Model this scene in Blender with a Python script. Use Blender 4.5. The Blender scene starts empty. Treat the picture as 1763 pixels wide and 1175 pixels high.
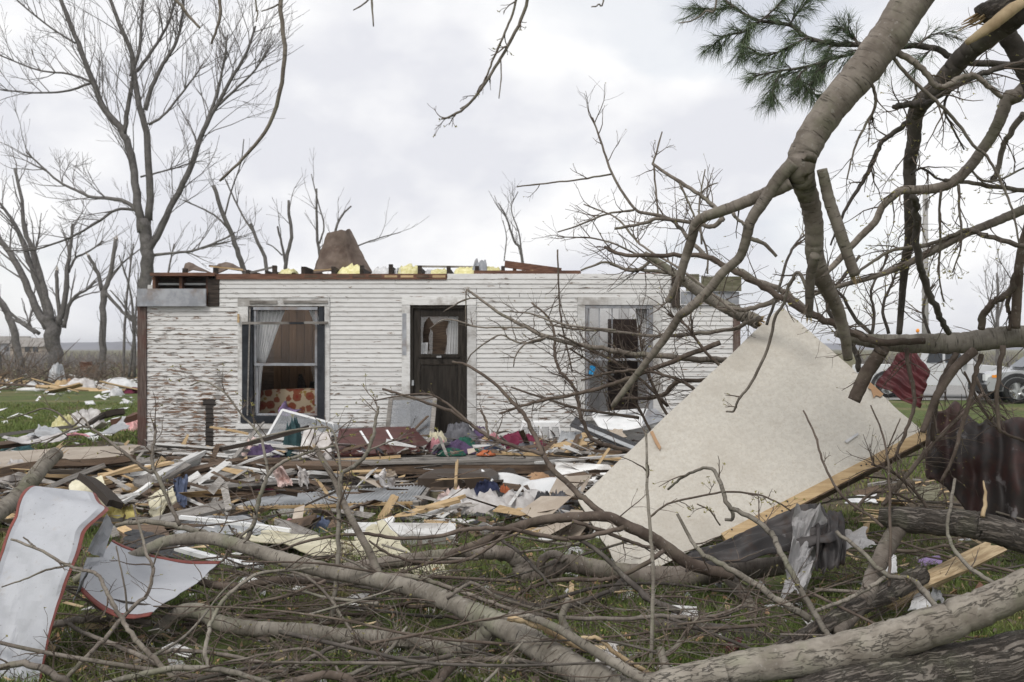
import bpy, math, random
import numpy as np
from mathutils import Vector, Matrix, noise as mnoise

# ------------------------------------------------------------------ camera, sky, sun
S = bpy.context.scene
COL = S.collection
F, CX, HY, CZ = 1714.0, 881.5, 600.0, 1.70      # focal length in photo pixels, principal point, eye height

cam_d = bpy.data.cameras.new('camera')
cam = bpy.data.objects.new('camera', cam_d)
COL.objects.link(cam)
cam_d.sensor_width = 36.0
cam_d.lens = 35.0
cam_d.shift_y = 12.5 / 1763.0
cam_d.clip_start, cam_d.clip_end = 0.1, 6000.0
cam.location = (0, 0, CZ)
cam.rotation_euler = (math.radians(90), 0, 0)
cam_d.dof.use_dof = True
cam_d.dof.focus_distance = 6.6
cam_d.dof.aperture_fstop = 4.5
S.camera = cam

SUN_EL, SUN_AZ = math.radians(48), math.radians(205)     # azimuth clockwise from +Y: behind the camera, to the left
W = bpy.data.worlds.new('World')
S.world = W
W.use_nodes = True
wn, wl = W.node_tree.nodes, W.node_tree.links
wn.clear()
w_out = wn.new('ShaderNodeOutputWorld')
w_bg = wn.new('ShaderNodeBackground')
w_bg.inputs['Strength'].default_value = 0.1
w_sky = wn.new('ShaderNodeTexSky')
w_sky.sky_type = 'NISHITA'
w_sky.sun_disc = False
w_sky.sun_elevation = SUN_EL
w_sky.sun_rotation = SUN_AZ
w_tc = wn.new('ShaderNodeTexCoord')
w_map = wn.new('ShaderNodeMapping')
w_map.inputs['Scale'].default_value = (1.0, 1.0, 1.6)
w_map.inputs['Location'].default_value = (0.31, 0.12, 0.4)
w_n1 = wn.new('ShaderNodeTexNoise')
w_n1.inputs['Scale'].default_value = 4.2
w_n1.inputs['Detail'].default_value = 8.0
w_n1.inputs['Roughness'].default_value = 0.48
w_n1.inputs['Distortion'].default_value = 0.35
w_n2 = wn.new('ShaderNodeTexNoise')
w_n2.inputs['Scale'].default_value = 5.2
w_n2.inputs['Detail'].default_value = 6.0
w_cover = wn.new('ShaderNodeMapRange')
w_cover.inputs['From Min'].default_value = 0.34
w_cover.inputs['From Max'].default_value = 0.50
w_cover.inputs['To Min'].default_value = 0.80
w_cover.inputs['To Max'].default_value = 1.0
w_cover.interpolation_type = 'SMOOTHSTEP'
w_ramp = wn.new('ShaderNodeValToRGB')
w_ramp.color_ramp.elements[0].position = 0.40
w_ramp.color_ramp.elements[0].color = (7.75, 7.85, 8.35, 1)
w_ramp.color_ramp.elements[1].position = 0.585
w_ramp.color_ramp.elements[1].color = (9.9, 9.9, 9.95, 1)
w_mix = wn.new('ShaderNodeMixRGB')
wl.new(w_tc.outputs['Generated'], w_map.inputs['Vector'])
wl.new(w_map.outputs['Vector'], w_n1.inputs['Vector'])
wl.new(w_map.outputs['Vector'], w_n2.inputs['Vector'])
wl.new(w_n1.outputs['Fac'], w_cover.inputs['Value'])
wl.new(w_n2.outputs['Fac'], w_ramp.inputs['Fac'])
wl.new(w_cover.outputs['Result'], w_mix.inputs['Fac'])
wl.new(w_sky.outputs['Color'], w_mix.inputs['Color1'])
wl.new(w_ramp.outputs['Color'], w_mix.inputs['Color2'])
wl.new(w_mix.outputs['Color'], w_bg.inputs['Color'])
wl.new(w_bg.outputs['Background'], w_out.inputs['Surface'])

sun_d = bpy.data.lights.new('sun', 'SUN')
sun_d.energy = 1.7
sun_d.angle = math.radians(18)
sun_d.color = (1.0, 0.965, 0.92)
sun = bpy.data.objects.new('sun', sun_d)
COL.objects.link(sun)
to_sun = Vector((math.sin(SUN_AZ) * math.cos(SUN_EL), math.cos(SUN_AZ) * math.cos(SUN_EL), math.sin(SUN_EL)))
sun.rotation_euler = to_sun.to_track_quat('Z', 'Y').to_euler()

S.view_settings.view_transform = 'Standard'
S.view_settings.look = 'None'
S.view_settings.gamma = 1.0
S.view_settings.exposure = 0.08
S.view_settings.use_curve_mapping = False
S.cycles.max_bounces = 6
S.cycles.transparent_max_bounces = 12
S.cycles.use_denoising = True

# ------------------------------------------------------------------ helpers
RN = random.Random(11)


def P(x, y, d):
    """world point seen at photo pixel (x, y) at distance d"""
    return Vector(((x - CX) * d / F, d, CZ - (y - HY) * d / F))


def G(x, y, z=0.0):
    """world point on the level z under photo pixel (x, y)"""
    return P(x, y, (CZ - z) * F / (y - HY))


def tag(o, label=None, cat=None, group=None, kind=None):
    if label: o['label'] = label
    if cat: o['category'] = cat
    if group: o['group'] = group
    if kind: o['kind'] = kind
    return o


def thing(name, label, cat, loc, group=None):
    o = bpy.data.objects.new(name, None)
    o.empty_display_size = 0.2
    COL.objects.link(o)
    o.location = loc
    return tag(o, label, cat, group)


class MB:
    """collects faces, then links them as one mesh object"""

    def __init__(self):
        self.V, self.L, self.T, self.U, self.n = [], [], [], [], 0

    def add(self, verts, faces, uvs=None):
        verts = np.asarray(verts, dtype=np.float64).reshape(-1, 3)
        tot = np.fromiter((len(f) for f in faces), dtype=np.int64, count=len(faces))
        lp = np.fromiter((i for f in faces for i in f), dtype=np.int64)
        self.raw(verts, lp, tot, uvs)

    def raw(self, verts, loops, tot, uvs=None):
        self.V.append(verts)
        self.L.append(loops + self.n)
        self.T.append(tot)
        self.U.append(np.zeros((len(loops), 2)) if uvs is None else uvs)
        self.n += len(verts)

    def box(self, lo, hi):
        x0, y0, z0 = lo
        x1, y1, z1 = hi
        v = [(x0, y0, z0), (x1, y0, z0), (x1, y1, z0), (x0, y1, z0), (x0, y0, z1), (x1, y0, z1), (x1, y1, z1), (x0, y1, z1)]
        f = [(0, 3, 2, 1), (4, 5, 6, 7), (0, 1, 5, 4), (1, 2, 6, 5), (2, 3, 7, 6), (3, 0, 4, 7)]
        self.add(v, f)
        return self

    def bar(self, a, b, w, h, up=(0, 0, 1), taper=1.0):
        """box from a to b, w wide, h high (h along up)"""
        a, b, up = Vector(a), Vector(b), Vector(up)
        t = (b - a).normalized()
        s = t.cross(up)
        if s.length < 1e-5: s = t.cross(Vector((0, 1, 0)))
        s.normalize()
        u = s.cross(t)
        v = []
        for p, k in ((a, 1.0), (b, taper)):
            for i, j in ((-1, -1), (1, -1), (1, 1), (-1, 1)):
                v.append(p + s * (i * w * k / 2) + u * (j * h * k / 2))
        self.add(v, [(3, 2, 1, 0), (4, 5, 6, 7), (0, 1, 5, 4), (1, 2, 6, 5), (2, 3, 7, 6), (3, 0, 4, 7)])
        return self

    def prism(self, poly, ext):
        """polygon (list of 3-D points) pushed along ext"""
        n = len(poly)
        p = [Vector(q) for q in poly]
        e = Vector(ext)
        v = p + [q + e for q in p]
        f = [tuple(range(n)), tuple(range(2 * n - 1, n - 1, -1))]
        f += [(i, i + n, (i + 1) % n + n, (i + 1) % n) for i in range(n)]
        self.add(v, f)
        return self

    def sheet(self, c00, c10, c11, c01, nx, ny, fn=None, thick=0.004, warp=None):
        """four-cornered sheet with thickness; fn(u, v) pushes it along its normal, warp(u, v) bends its outline"""
        c = [np.array(q, dtype=float) for q in (c00, c10, c11, c01)]
        nrm = np.cross(c[1] - c[0], c[3] - c[0])
        nrm /= (np.linalg.norm(nrm) + 1e-9)
        top, bot, uv = [], [], []
        wid = np.linalg.norm(c[1] - c[0]); hei = np.linalg.norm(c[3] - c[0])
        for j in range(ny + 1):
            for i in range(nx + 1):
                u, v = i / nx, j / ny
                if warp: u2, v2 = warp(u, v)
                else: u2, v2 = u, v
                p = c[0] * (1 - u2) * (1 - v2) + c[1] * u2 * (1 - v2) + c[2] * u2 * v2 + c[3] * (1 - u2) * v2
                if fn:
                    o = fn(u, v)
                    p = p + (nrm * o if np.isscalar(o) else np.array(o))
                top.append(p + nrm * thick / 2)
                bot.append(p - nrm * thick / 2)
                uv.append((u * wid, v * hei))
        n = len(top)
        f = []
        k = nx + 1
        for j in range(ny):
            for i in range(nx):
                a = j * k + i
                f.append((a, a + 1, a + 1 + k, a + k))
                f.append((n + a, n + a + k, n + a + 1 + k, n + a + 1))
        ring = [i for i in range(nx + 1)] + [j * k + nx for j in range(1, ny + 1)] + [ny * k + i for i in range(nx - 1, -1, -1)] + [j * k for j in range(ny - 1, 0, -1)]
        m = len(ring)
        for q in range(m):
            a, b = ring[q], ring[(q + 1) % m]
            f.append((a, a + n, b + n, b))
        uvs = np.array([uv[i % n] for fc in f for i in fc])
        self.add(top + bot, f, uvs)
        return self

    def tube(self, pts, rad, sides=6, bump=0.0, seed=0, cap=True):
        pts = np.asarray(pts, dtype=float)
        rad = np.asarray(rad, dtype=float)
        n = len(pts)
        tan = np.gradient(pts, axis=0)
        tan /= (np.linalg.norm(tan, axis=1)[:, None] + 1e-12)
        ref = np.array((0.0, 0, 1.0)) if abs(tan[0][2]) < 0.8 else np.array((1.0, 0, 0))
        a = np.cross(tan[0], ref); a /= np.linalg.norm(a)
        A = np.empty((n, 3)); A[0] = a
        for i in range(1, n):
            a = a - tan[i] * np.dot(a, tan[i])
            a /= (np.linalg.norm(a) + 1e-12)
            A[i] = a
        B = np.cross(tan, A)
        th = np.arange(sides) * 2 * math.pi / sides
        rr = rad[:, None] * np.ones((1, sides))
        if bump:
            rs = np.random.RandomState(seed)
            nz = rs.rand(n, sides)
            nz = (nz + np.roll(nz, 1, 0) + np.roll(nz, 1, 1)) / 3 - 0.5
            rr = rr * (1 + bump * 2 * nz)
        ring = pts[:, None, :] + rr[:, :, None] * (np.cos(th)[None, :, None] * A[:, None, :] + np.sin(th)[None, :, None] * B[:, None, :])
        verts = ring.reshape(-1, 3)
        i = np.arange(n - 1)[:, None] * sides
        j = np.arange(sides)[None, :]
        j2 = (j + 1) % sides
        q = np.stack([i + j, i + j2, i + sides + j2, i + sides + j], axis=-1).reshape(-1, 4)
        ln = np.concatenate([[0], np.cumsum(np.linalg.norm(np.diff(pts, axis=0), axis=1))])
        ub = np.arange(sides + 1) * (2 * math.pi * float(rad.mean()) / sides)
        u0 = np.broadcast_to(ub[:-1][None, :], (n - 1, sides)); u1 = np.broadcast_to(ub[1:][None, :], (n - 1, sides))
        v0 = np.broadcast_to(ln[:-1][:, None], (n - 1, sides)); v1 = np.broadcast_to(ln[1:][:, None], (n - 1, sides))
        uv = np.stack([np.stack([u0, v0], -1), np.stack([u1, v0], -1), np.stack([u1, v1], -1), np.stack([u0, v1], -1)], axis=2).reshape(-1, 2)
        loops = q.reshape(-1)
        tot = np.full(len(q), 4, dtype=np.int64)
        if cap:
            e0 = np.arange(sides - 1, -1, -1)
            e1 = (n - 1) * sides + np.arange(sides)
            loops = np.concatenate([loops, e0, e1])
            tot = np.concatenate([tot, [sides, sides]])
            uv = np.concatenate([uv, np.zeros((2 * sides, 2))])
        self.raw(verts, loops, tot, uv)
        return self

    def lathe(self, prof, origin, axis, sides=20):
        """prof: (radius, height) pairs turned round axis"""
        ax = Vector(axis).normalized()
        s = ax.orthogonal().normalized()
        t = ax.cross(s)
        o = Vector(origin)
        v = []
        for r, h in prof:
            for k in range(sides):
                a = 2 * math.pi * k / sides
                v.append(o + ax * h + (s * math.cos(a) + t * math.sin(a)) * r)
        f = []
        for i in range(len(prof) - 1):
            for k in range(sides):
                f.append((i * sides + k, i * sides + (k + 1) % sides, (i + 1) * sides + (k + 1) % sides, (i + 1) * sides + k))
        f.append(tuple(range(sides - 1, -1, -1)))
        f.append(tuple((len(prof) - 1) * sides + k for k in range(sides)))
        self.add(v, f)
        return self

    def build(self, name, mat, parent=None, smooth=False, keep=False):
        V = np.concatenate(self.V) if self.V else np.zeros((0, 3))
        if parent is not None:
            off = np.array(parent_loc(parent))
        elif keep:
            off = np.zeros(3)
        else:
            off = np.array((V[:, 0].mean(), V[:, 1].mean(), V[:, 2].min()))
        V = V - off
        L, T = np.concatenate(self.L), np.concatenate(self.T)
        me = bpy.data.meshes.new(name)
        me.vertices.add(len(V)); me.loops.add(len(L)); me.polygons.add(len(T))
        me.vertices.foreach_set('co', V.astype(np.float32).ravel())
        me.loops.foreach_set('vertex_index', L.astype(np.int32))
        st = np.concatenate([[0], np.cumsum(T)[:-1]])
        me.polygons.foreach_set('loop_start', st.astype(np.int32))
        me.polygons.foreach_set('loop_total', T.astype(np.int32))
        me.polygons.foreach_set('use_smooth', np.full(len(T), bool(smooth)))
        uvl = me.uv_layers.new(name='uv')
        uvl.data.foreach_set('uv', np.concatenate(self.U).astype(np.float32).ravel())
        me.update(calc_edges=True)
        me.validate()
        if mat is not None: me.materials.append(mat)
        o = bpy.data.objects.new(name, me)
        COL.objects.link(o)
        if parent is not None: o.parent = parent
        else: o.location = off
        return o


def parent_loc(o):
    p = Vector((0, 0, 0))
    while o is not None:
        p = p + Vector(o.location)
        o = o.parent
    return p


def folds(seed, k=7):
    """straight sharp creases across a sheet, as in bent metal or stiff paper"""
    rng = random.Random(seed * 7 + 1)
    q = [(rng.uniform(0, math.pi), rng.uniform(-.35, 1.2), rng.uniform(.3, 1.0) * rng.choice((-1, 1))) for _ in range(k)]
    return lambda u, v: sum(a * abs(math.cos(t) * u + math.sin(t) * v - c) for t, c, a in q) - sum(a * abs(math.cos(t) * .5 + math.sin(t) * .5 - c) for t, c, a in q)


def fbm(x, y, z, s=1.0, oc=4):
    return mnoise.fractal(Vector((x * s, y * s, z * s)), 1.0, 2.0, oc)

# ------------------------------------------------------------------ materials


class NT:
    def __init__(self, name):
        self.m = bpy.data.materials.new(name)
        self.m.use_nodes = True
        self.t = self.m.node_tree
        self.b = self.t.nodes['Principled BSDF']

    def n(self, typ, **kw):
        nd = self.t.nodes.new('ShaderNode' + typ)
        for k, v in kw.items():
            if k.startswith('_'): setattr(nd, k[1:], v)
            else:
                k2 = k.replace('__', ' ')
                self.set(nd.inputs[k2], v)
        return nd

    def set(self, sock, v):
        if hasattr(v, 'is_output') or isinstance(v, bpy.types.NodeSocket): self.t.links.new(v, sock)
        else: sock.default_value = v

    def math(self, op, a, b=0.0, clamp=False):
        nd = self.t.nodes.new('ShaderNodeMath')
        nd.operation = op
        nd.use_clamp = clamp
        self.set(nd.inputs[0], a)
        self.set(nd.inputs[1], b)
        return nd.outputs[0]

    def mix(self, f, a, b, mode='MIX'):
        nd = self.t.nodes.new('ShaderNodeMixRGB')
        nd.blend_type = mode
        self.set(nd.inputs[0], f)
        for i, c in ((1, a), (2, b)):
            self.set(nd.inputs[i], (c + (1,)) if isinstance(c, tuple) and len(c) == 3 else c)
        return nd.outputs[0]

    def rng(self, v, a, b, c=0.0, d=1.0, smooth=True):
        nd = self.t.nodes.new('ShaderNodeMapRange')
        nd.interpolation_type = 'SMOOTHSTEP' if smooth else 'LINEAR'
        self.set(nd.inputs[0], v)
        for i, q in zip((1, 2, 3, 4), (a, b, c, d)): nd.inputs[i].default_value = q
        return nd.outputs[0]

    def coord(self, kind='Object', scale=(1, 1, 1), rot=(0, 0, 0), loc=(0, 0, 0)):
        tc = self.t.nodes.new('ShaderNodeTexCoord')
        mp = self.t.nodes.new('ShaderNodeMapping')
        mp.inputs['Scale'].default_value = scale
        mp.inputs['Rotation'].default_value = rot
        self.t.links.new(tc.outputs[kind], mp.inputs['Vector'])
        oi = self.t.nodes.new('ShaderNodeObjectInfo')
        if loc == 'rnd':
            sc = self.t.nodes.new('ShaderNodeMath'); sc.operation = 'MULTIPLY'
            self.t.links.new(oi.outputs['Random'], sc.inputs[0]); sc.inputs[1].default_value = 37.0
            self.t.links.new(sc.outputs[0], mp.inputs['Location'])
        else: mp.inputs['Location'].default_value = loc
        return mp.outputs[0]

    def noise(self, vec, scale=5.0, detail=5.0, rough=0.55, dist=0.0):
        nd = self.n('TexNoise', Scale=scale, Detail=detail, Roughness=rough, Distortion=dist)
        self.t.links.new(vec, nd.inputs['Vector'])
        return nd.outputs['Fac']

    def bump(self, h, strength=0.3, dist=0.01):
        nd = self.n('Bump', Strength=strength, Distance=dist, Height=h)
        self.t.links.new(nd.outputs[0], self.b.inputs['Normal'])

    def objvar(self, col, lo=0.75, hi=1.2):
        oi = self.t.nodes.new('ShaderNodeObjectInfo')
        f = self.rng(oi.outputs['Random'], 0, 1, lo, hi, smooth=False)
        cmb = self.t.nodes.new('ShaderNodeCombineXYZ')
        for i in range(3): self.t.links.new(f, cmb.inputs[i])
        return self.mix(1.0, col, cmb.outputs[0], 'MULTIPLY')

    def out(self, col, rough=0.8, metallic=0.0, spec=0.3):
        self.set(self.b.inputs['Base Color'], (col + (1,)) if isinstance(col, tuple) else col)
        self.set(self.b.inputs['Roughness'], rough)
        self.b.inputs['Metallic'].default_value = metallic
        self.b.inputs['Specular IOR Level'].default_value = spec
        return self.m


def nmat(name, c1, c2, scale=6.0, stretch=(1, 1, 1), rough=0.8, bump=0.3, bdist=0.006, dirt=None, dirt_amt=0.5, dscale=2.5,
         var=(0.8, 1.15), metallic=0.0, spec=0.3, coord='Object', lo=0.35, hi=0.65):
    t = NT(name)
    v = t.coord(coord, stretch, loc='rnd')
    n1 = t.noise(v, scale, 7, 0.6)
    col = t.mix(t.rng(n1, lo, hi), c1, c2)
    if dirt:
        n2 = t.noise(t.coord(coord, (1, 1, 1), loc='rnd'), dscale, 6, 0.65)
        col = t.mix(t.math('MULTIPLY', t.rng(n2, 0.47, 0.66), dirt_amt), col, dirt)
    col = t.objvar(col, *var)
    if bump: t.bump(n1, bump, bdist)
    return t.out(col, rough, metallic, spec)


M = {}
# weathered and fresh wood, grain along local X
M['wood_grey'] = nmat('weathered grey wood', (0.17, 0.155, 0.14), (0.33, 0.31, 0.285), 4, (1.2, 16, 16), 0.85, 0.5, 0.004, (0.07, 0.06, 0.05), 0.6)
M['wood_brown'] = nmat('old brown wood', (0.075, 0.05, 0.035), (0.17, 0.118, 0.08), 4, (1.2, 16, 16), 0.85, 0.5, 0.004, (0.03, 0.024, 0.02), 0.6)
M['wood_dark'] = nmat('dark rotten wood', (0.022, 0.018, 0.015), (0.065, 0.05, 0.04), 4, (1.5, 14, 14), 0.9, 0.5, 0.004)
M['wood_tan'] = nmat('fresh tan lumber', (0.42, 0.29, 0.15), (0.56, 0.41, 0.235), 3, (1.0, 14, 14), 0.7, 0.3, 0.002, (0.25, 0.17, 0.09), 0.5)
M['wood_red'] = nmat('red brown boards', (0.10, 0.05, 0.034), (0.19, 0.10, 0.066), 4, (1.2, 14, 14), 0.85, 0.4, 0.004, (0.05, 0.03, 0.025), 0.6)
M['splint'] = nmat('pale torn wood', (0.33, 0.235, 0.135), (0.55, 0.43, 0.27), 5, (1, 1, 1), 0.8, 0.6, 0.004)
M['wood_white'] = nmat('worn white paint on wood', (0.60, 0.595, 0.575), (0.72, 0.715, 0.70), 5, (1.2, 10, 10), 0.7, 0.3, 0.003, (0.22, 0.19, 0.16), 0.65)
M['cream'] = nmat('cream flooring sheet', (0.52, 0.48, 0.34), (0.64, 0.60, 0.45), 4, (1, 1, 1), 0.55, 0.15, 0.004, (0.30, 0.26, 0.17), 0.5)
M['beige_slab'] = nmat('dirty beige floor', (0.36, 0.30, 0.24), (0.46, 0.40, 0.33), 5, (1, 1, 1), 0.7, 0.15, 0.003, (0.20, 0.16, 0.12), 0.5)
M['grey_metal'] = nmat('dull grey metal', (0.30, 0.31, 0.32), (0.42, 0.43, 0.44), 3, (1, 1, 1), 0.5, 0.1, 0.003, (0.18, 0.17, 0.16), 0.5, metallic=0.25, spec=0.4)
M['white_plastic'] = nmat('white plastic', (0.72, 0.73, 0.73), (0.80, 0.80, 0.80), 4, (1, 1, 1), 0.45, 0.05, 0.003, (0.45, 0.43, 0.40), 0.35, spec=0.4)
M['white_cloth'] = nmat('white cloth', (0.48, 0.455, 0.44), (0.64, 0.62, 0.605), 9, (1, 1, 1), 0.9, 0.4, 0.01, (0.38, 0.33, 0.30), 0.5)
M['paper'] = nmat('paper scraps', (0.50, 0.50, 0.50), (0.70, 0.70, 0.70), 5, (1, 1, 1), 0.8, 0.2, 0.004)
M['card'] = nmat('brown cardboard', (0.30, 0.18, 0.10), (0.40, 0.255, 0.15), 4, (1, 1, 1), 0.85, 0.2, 0.004)
M['black'] = nmat('black rubbery stuff', (0.016, 0.016, 0.017), (0.04, 0.04, 0.042), 4, (1, 1, 1), 0.6, 0.2, 0.004)
M['charcoal'] = nmat('charcoal shingle', (0.04, 0.04, 0.042), (0.085, 0.085, 0.09), 30, (1, 1, 1), 0.9, 0.5, 0.003)
M['insul'] = nmat('yellow insulation', (0.58, 0.53, 0.24), (0.74, 0.70, 0.42), 14, (1, 1, 1), 0.95, 0.8, 0.03)
M['insul_pink'] = nmat('pink insulation', (0.55, 0.27, 0.27), (0.70, 0.42, 0.40), 14, (1, 1, 1), 0.95, 0.8, 0.03)


def cloth(name, c):
    c2 = tuple(min(1, q * 1.5 + 0.01) for q in c)
    M[name] = nmat(name + ' cloth', c, c2, 9, (1, 1, 1), 0.92, 0.5, 0.012, tuple(q * 0.5 for q in c), 0.5)


for nm, c in dict(purple=(0.065, 0.042, 0.09), crimson=(0.13, 0.016, 0.04), green=(0.016, 0.085, 0.058), pink=(0.42, 0.19, 0.21),
                  teal=(0.020, 0.052, 0.056), blue=(0.085, 0.105, 0.165), grey=(0.10, 0.10, 0.11), orange=(0.40, 0.12, 0.05),
                  yellow=(0.48, 0.41, 0.15), lilac=(0.26, 0.19, 0.34), navy=(0.02, 0.025, 0.06), rose=(0.52, 0.40, 0.37)).items():
    cloth(nm, c)


def m_clap():
    t = NT('peeling white clapboard paint')
    ob = t.coord('Object')
    sep = t.n('SeparateXYZ', Vector=ob)
    uvs = t.n('SeparateXYZ', Vector=t.coord('UV'))
    x, z, v = sep.outputs[0], sep.outputs[2], uvs.outputs[1]
    fine = t.noise(t.coord('Object', (2.6, 1, 19)), 1.9, 8, 0.66, 0.5)
    big = t.noise(t.coord('Object', (0.9, 1, 1.6)), 1.3, 4, 0.6)
    left = t.rng(x, -3.9, -4.7)
    low = t.rng(z, 1.7, 0.35)
    mid = t.math('MULTIPLY', low, 0.055)
    w = t.math('ADD', t.math('MULTIPLY', left, t.rng(z, 2.45, 1.9, 0.02, 0.078)), mid)
    w = t.math('ADD', w, t.math('MULTIPLY', t.math('SUBTRACT', big, 0.5), 0.34))
    w = t.math('ADD', w, t.math('MULTIPLY', t.math('SUBTRACT', 1.0, v, True), 0.055))
    s = t.math('ADD', fine, w)
    peel = t.rng(s, 0.655, 0.685)
    thin = t.rng(s, 0.56, 0.67)
    # the unpainted outline where a porch pilaster once stood
    wob = t.math('MULTIPLY', t.math('SUBTRACT', t.noise(ob, 34, 4, 0.6), 0.5), 0.075)
    xs = t.math('ADD', x, wob)
    zs = t.math('ADD', z, wob)

    def win(val, a, b): return t.math('MULTIPLY', t.math('GREATER_THAN', val, a), t.math('LESS_THAN', val, b))
    shaft = t.math('MULTIPLY', win(xs, -4.80, -4.675), win(zs, 0.16, 0.86))
    cap = t.math('MULTIPLY', win(xs, -4.845, -4.64), win(zs, 0.80, 0.90))
    scar = t.math('MAXIMUM', shaft, cap)
    dirt = t.noise(t.coord('Object', (2.0, 1, 5)), 3.0, 6, 0.65)
    white = t.mix(t.rng(dirt, 0.40, 0.68), (0.66, 0.655, 0.64), (0.585, 0.575, 0.555))
    white = t.mix(t.math('MULTIPLY', thin, 0.16), white, (0.42, 0.37, 0.32))
    wn_ = t.noise(t.coord('Object', (2, 1, 30)), 5, 5, 0.6)
    wood = t.mix(t.rng(wn_, 0.35, 0.65), (0.085, 0.052, 0.036), (0.26, 0.155, 0.095))
    wood = t.mix(t.rng(t.noise(ob, 6, 3), 0.45, 0.6), wood, (0.20, 0.185, 0.17))
    col = t.mix(peel, white, wood)
    col = t.mix(scar, col, (0.030, 0.024, 0.020))
    t.bump(t.math('SUBTRACT', 1.0, peel), 0.6, 0.004)
    return t.out(t.objvar(col, 0.93, 1.04), 0.62, 0, 0.3)


def m_bark(name, c1, c2, lent=0.6, lichen=0.25, rough_bump=0.5, dark=(0.05, 0.042, 0.036), ridge=False):
    t = NT(name)
    uv = t.coord('UV', (1, 1, 1), loc='rnd')
    big = t.noise(t.coord('Object', loc='rnd'), 7, 6, 0.6)
    col = t.mix(t.rng(big, 0.35, 0.65), c1, c2)
    mp = t.n('Mapping', Vector=uv)
    if ridge:
        mp.inputs['Scale'].default_value = (26, 5.5, 1) if ridge == 1 else (30, 4.0, 1)
        l = t.noise(mp.outputs[0], 1.5, 5, 0.62, 0.8)
        cr = t.rng(t.math('ABSOLUTE', t.math('SUBTRACT', l, 0.5)), 0.0, 0.032 if ridge == 1 else 0.09, 1, 0)
        if ridge == 1: cr = t.math('MULTIPLY', cr, t.rng(t.noise(mp.outputs[0], 0.35, 3), 0.46, 0.60, 0.05, 1.0))
    else:
        mp.inputs['Scale'].default_value = (9, 75, 1)
        l = t.noise(mp.outputs[0], 1.3, 3, 0.55)
        cr = t.rng(l, 0.62, 0.70)
    col = t.mix(t.math('MULTIPLY', cr, lent * (0.42 if ridge == 1 else 1.0)), col, dark)
    if not ridge:
        mr = t.n('Mapping', Vector=uv)
        mr.inputs['Scale'].default_value = (1.6, 26, 1)
        rg = t.rng(t.math('ABSOLUTE', t.math('SUBTRACT', t.noise(mr.outputs[0], 1.0, 3, 0.5), 0.5)), 0.0, 0.03, 1, 0)
        col = t.mix(t.math('MULTIPLY', rg, lent * 0.4), col, dark)
        blot = t.noise(t.coord('Object', loc='rnd'), 15, 5, 0.65)
        col = t.mix(t.math('MULTIPLY', t.rng(blot, 0.56, 0.70), 0.45), col, (0.095, 0.078, 0.064))
    gr = t.noise(t.coord('Object', loc='rnd'), 3.2, 6, 0.65)
    col = t.mix(t.math('MULTIPLY', t.rng(gr, 0.50, 0.66), lichen), col, (0.20, 0.21, 0.135))
    sp = t.noise(t.coord('Object', loc='rnd'), 38, 3, 0.6)
    col = t.mix(t.math('MULTIPLY', t.rng(sp, 0.62, 0.70), 0.35), col, (0.36, 0.345, 0.32))
    h = t.math('SUBTRACT', t.math('MULTIPLY', sp, 0.35), t.math('MULTIPLY', cr, 1.0))
    h = t.math('ADD', h, t.math('MULTIPLY', big, 0.8))
    t.bump(h, rough_bump, 0.012 if ridge else 0.006)
    return t.out(t.objvar(col, 0.85, 1.12), 0.85, 0, 0.2)


M['clap'] = m_clap()
M['bark'] = m_bark('smooth grey brown bark', (0.135, 0.113, 0.094), (0.235, 0.205, 0.175), 0.75, 0.3, 0.8)
M['bark_pale'] = m_bark('pale grey green bark', (0.155, 0.138, 0.113), (0.265, 0.240, 0.203), 0.8, 0.45, 0.9)
M['bark_rough'] = m_bark('ridged dark bark', (0.115, 0.097, 0.082), (0.205, 0.182, 0.158), 0.6, 0.3, 1.0, (0.035, 0.029, 0.025), 2)
M['bark_dark'] = m_bark('dark limb bark', (0.060, 0.052, 0.046), (0.115, 0.10, 0.088), 0.4, 0.1)
M['bark_log'] = m_bark('cracked grey log bark', (0.175, 0.152, 0.126), (0.285, 0.257, 0.218), 0.9, 0.35, 0.9, (0.05, 0.041, 0.034), 1)
M['tarp'] = nmat('dirty pale tarp', (0.36, 0.35, 0.35), (0.50, 0.49, 0.49), 5, (1, 1, 1), 0.5, 0.2, 0.01, (0.22, 0.20, 0.18), 0.6)
M['bark_twig'] = m_bark('brown twig bark', (0.080, 0.060, 0.048), (0.15, 0.118, 0.096), 0.3, 0.12)
M['bark_far'] = m_bark('grey tree bark', (0.105, 0.097, 0.092), (0.165, 0.155, 0.148), 0.2, 0.1)
M['bark_farthin'] = m_bark('grey twig bark', (0.14, 0.128, 0.124), (0.20, 0.187, 0.182), 0.0, 0.0, 0.0)
M['bud'] = nmat('opening buds', (0.16, 0.145, 0.035), (0.30, 0.27, 0.09), 20, rough=0.7, bump=0)
M['needle'] = nmat('pine needles', (0.075, 0.112, 0.055), (0.15, 0.195, 0.11), 4, rough=0.6, bump=0)


def m_simple(name, c, rough=0.7, metallic=0.0, spec=0.3): return NT(name).out(c, rough, metallic, spec)


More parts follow.
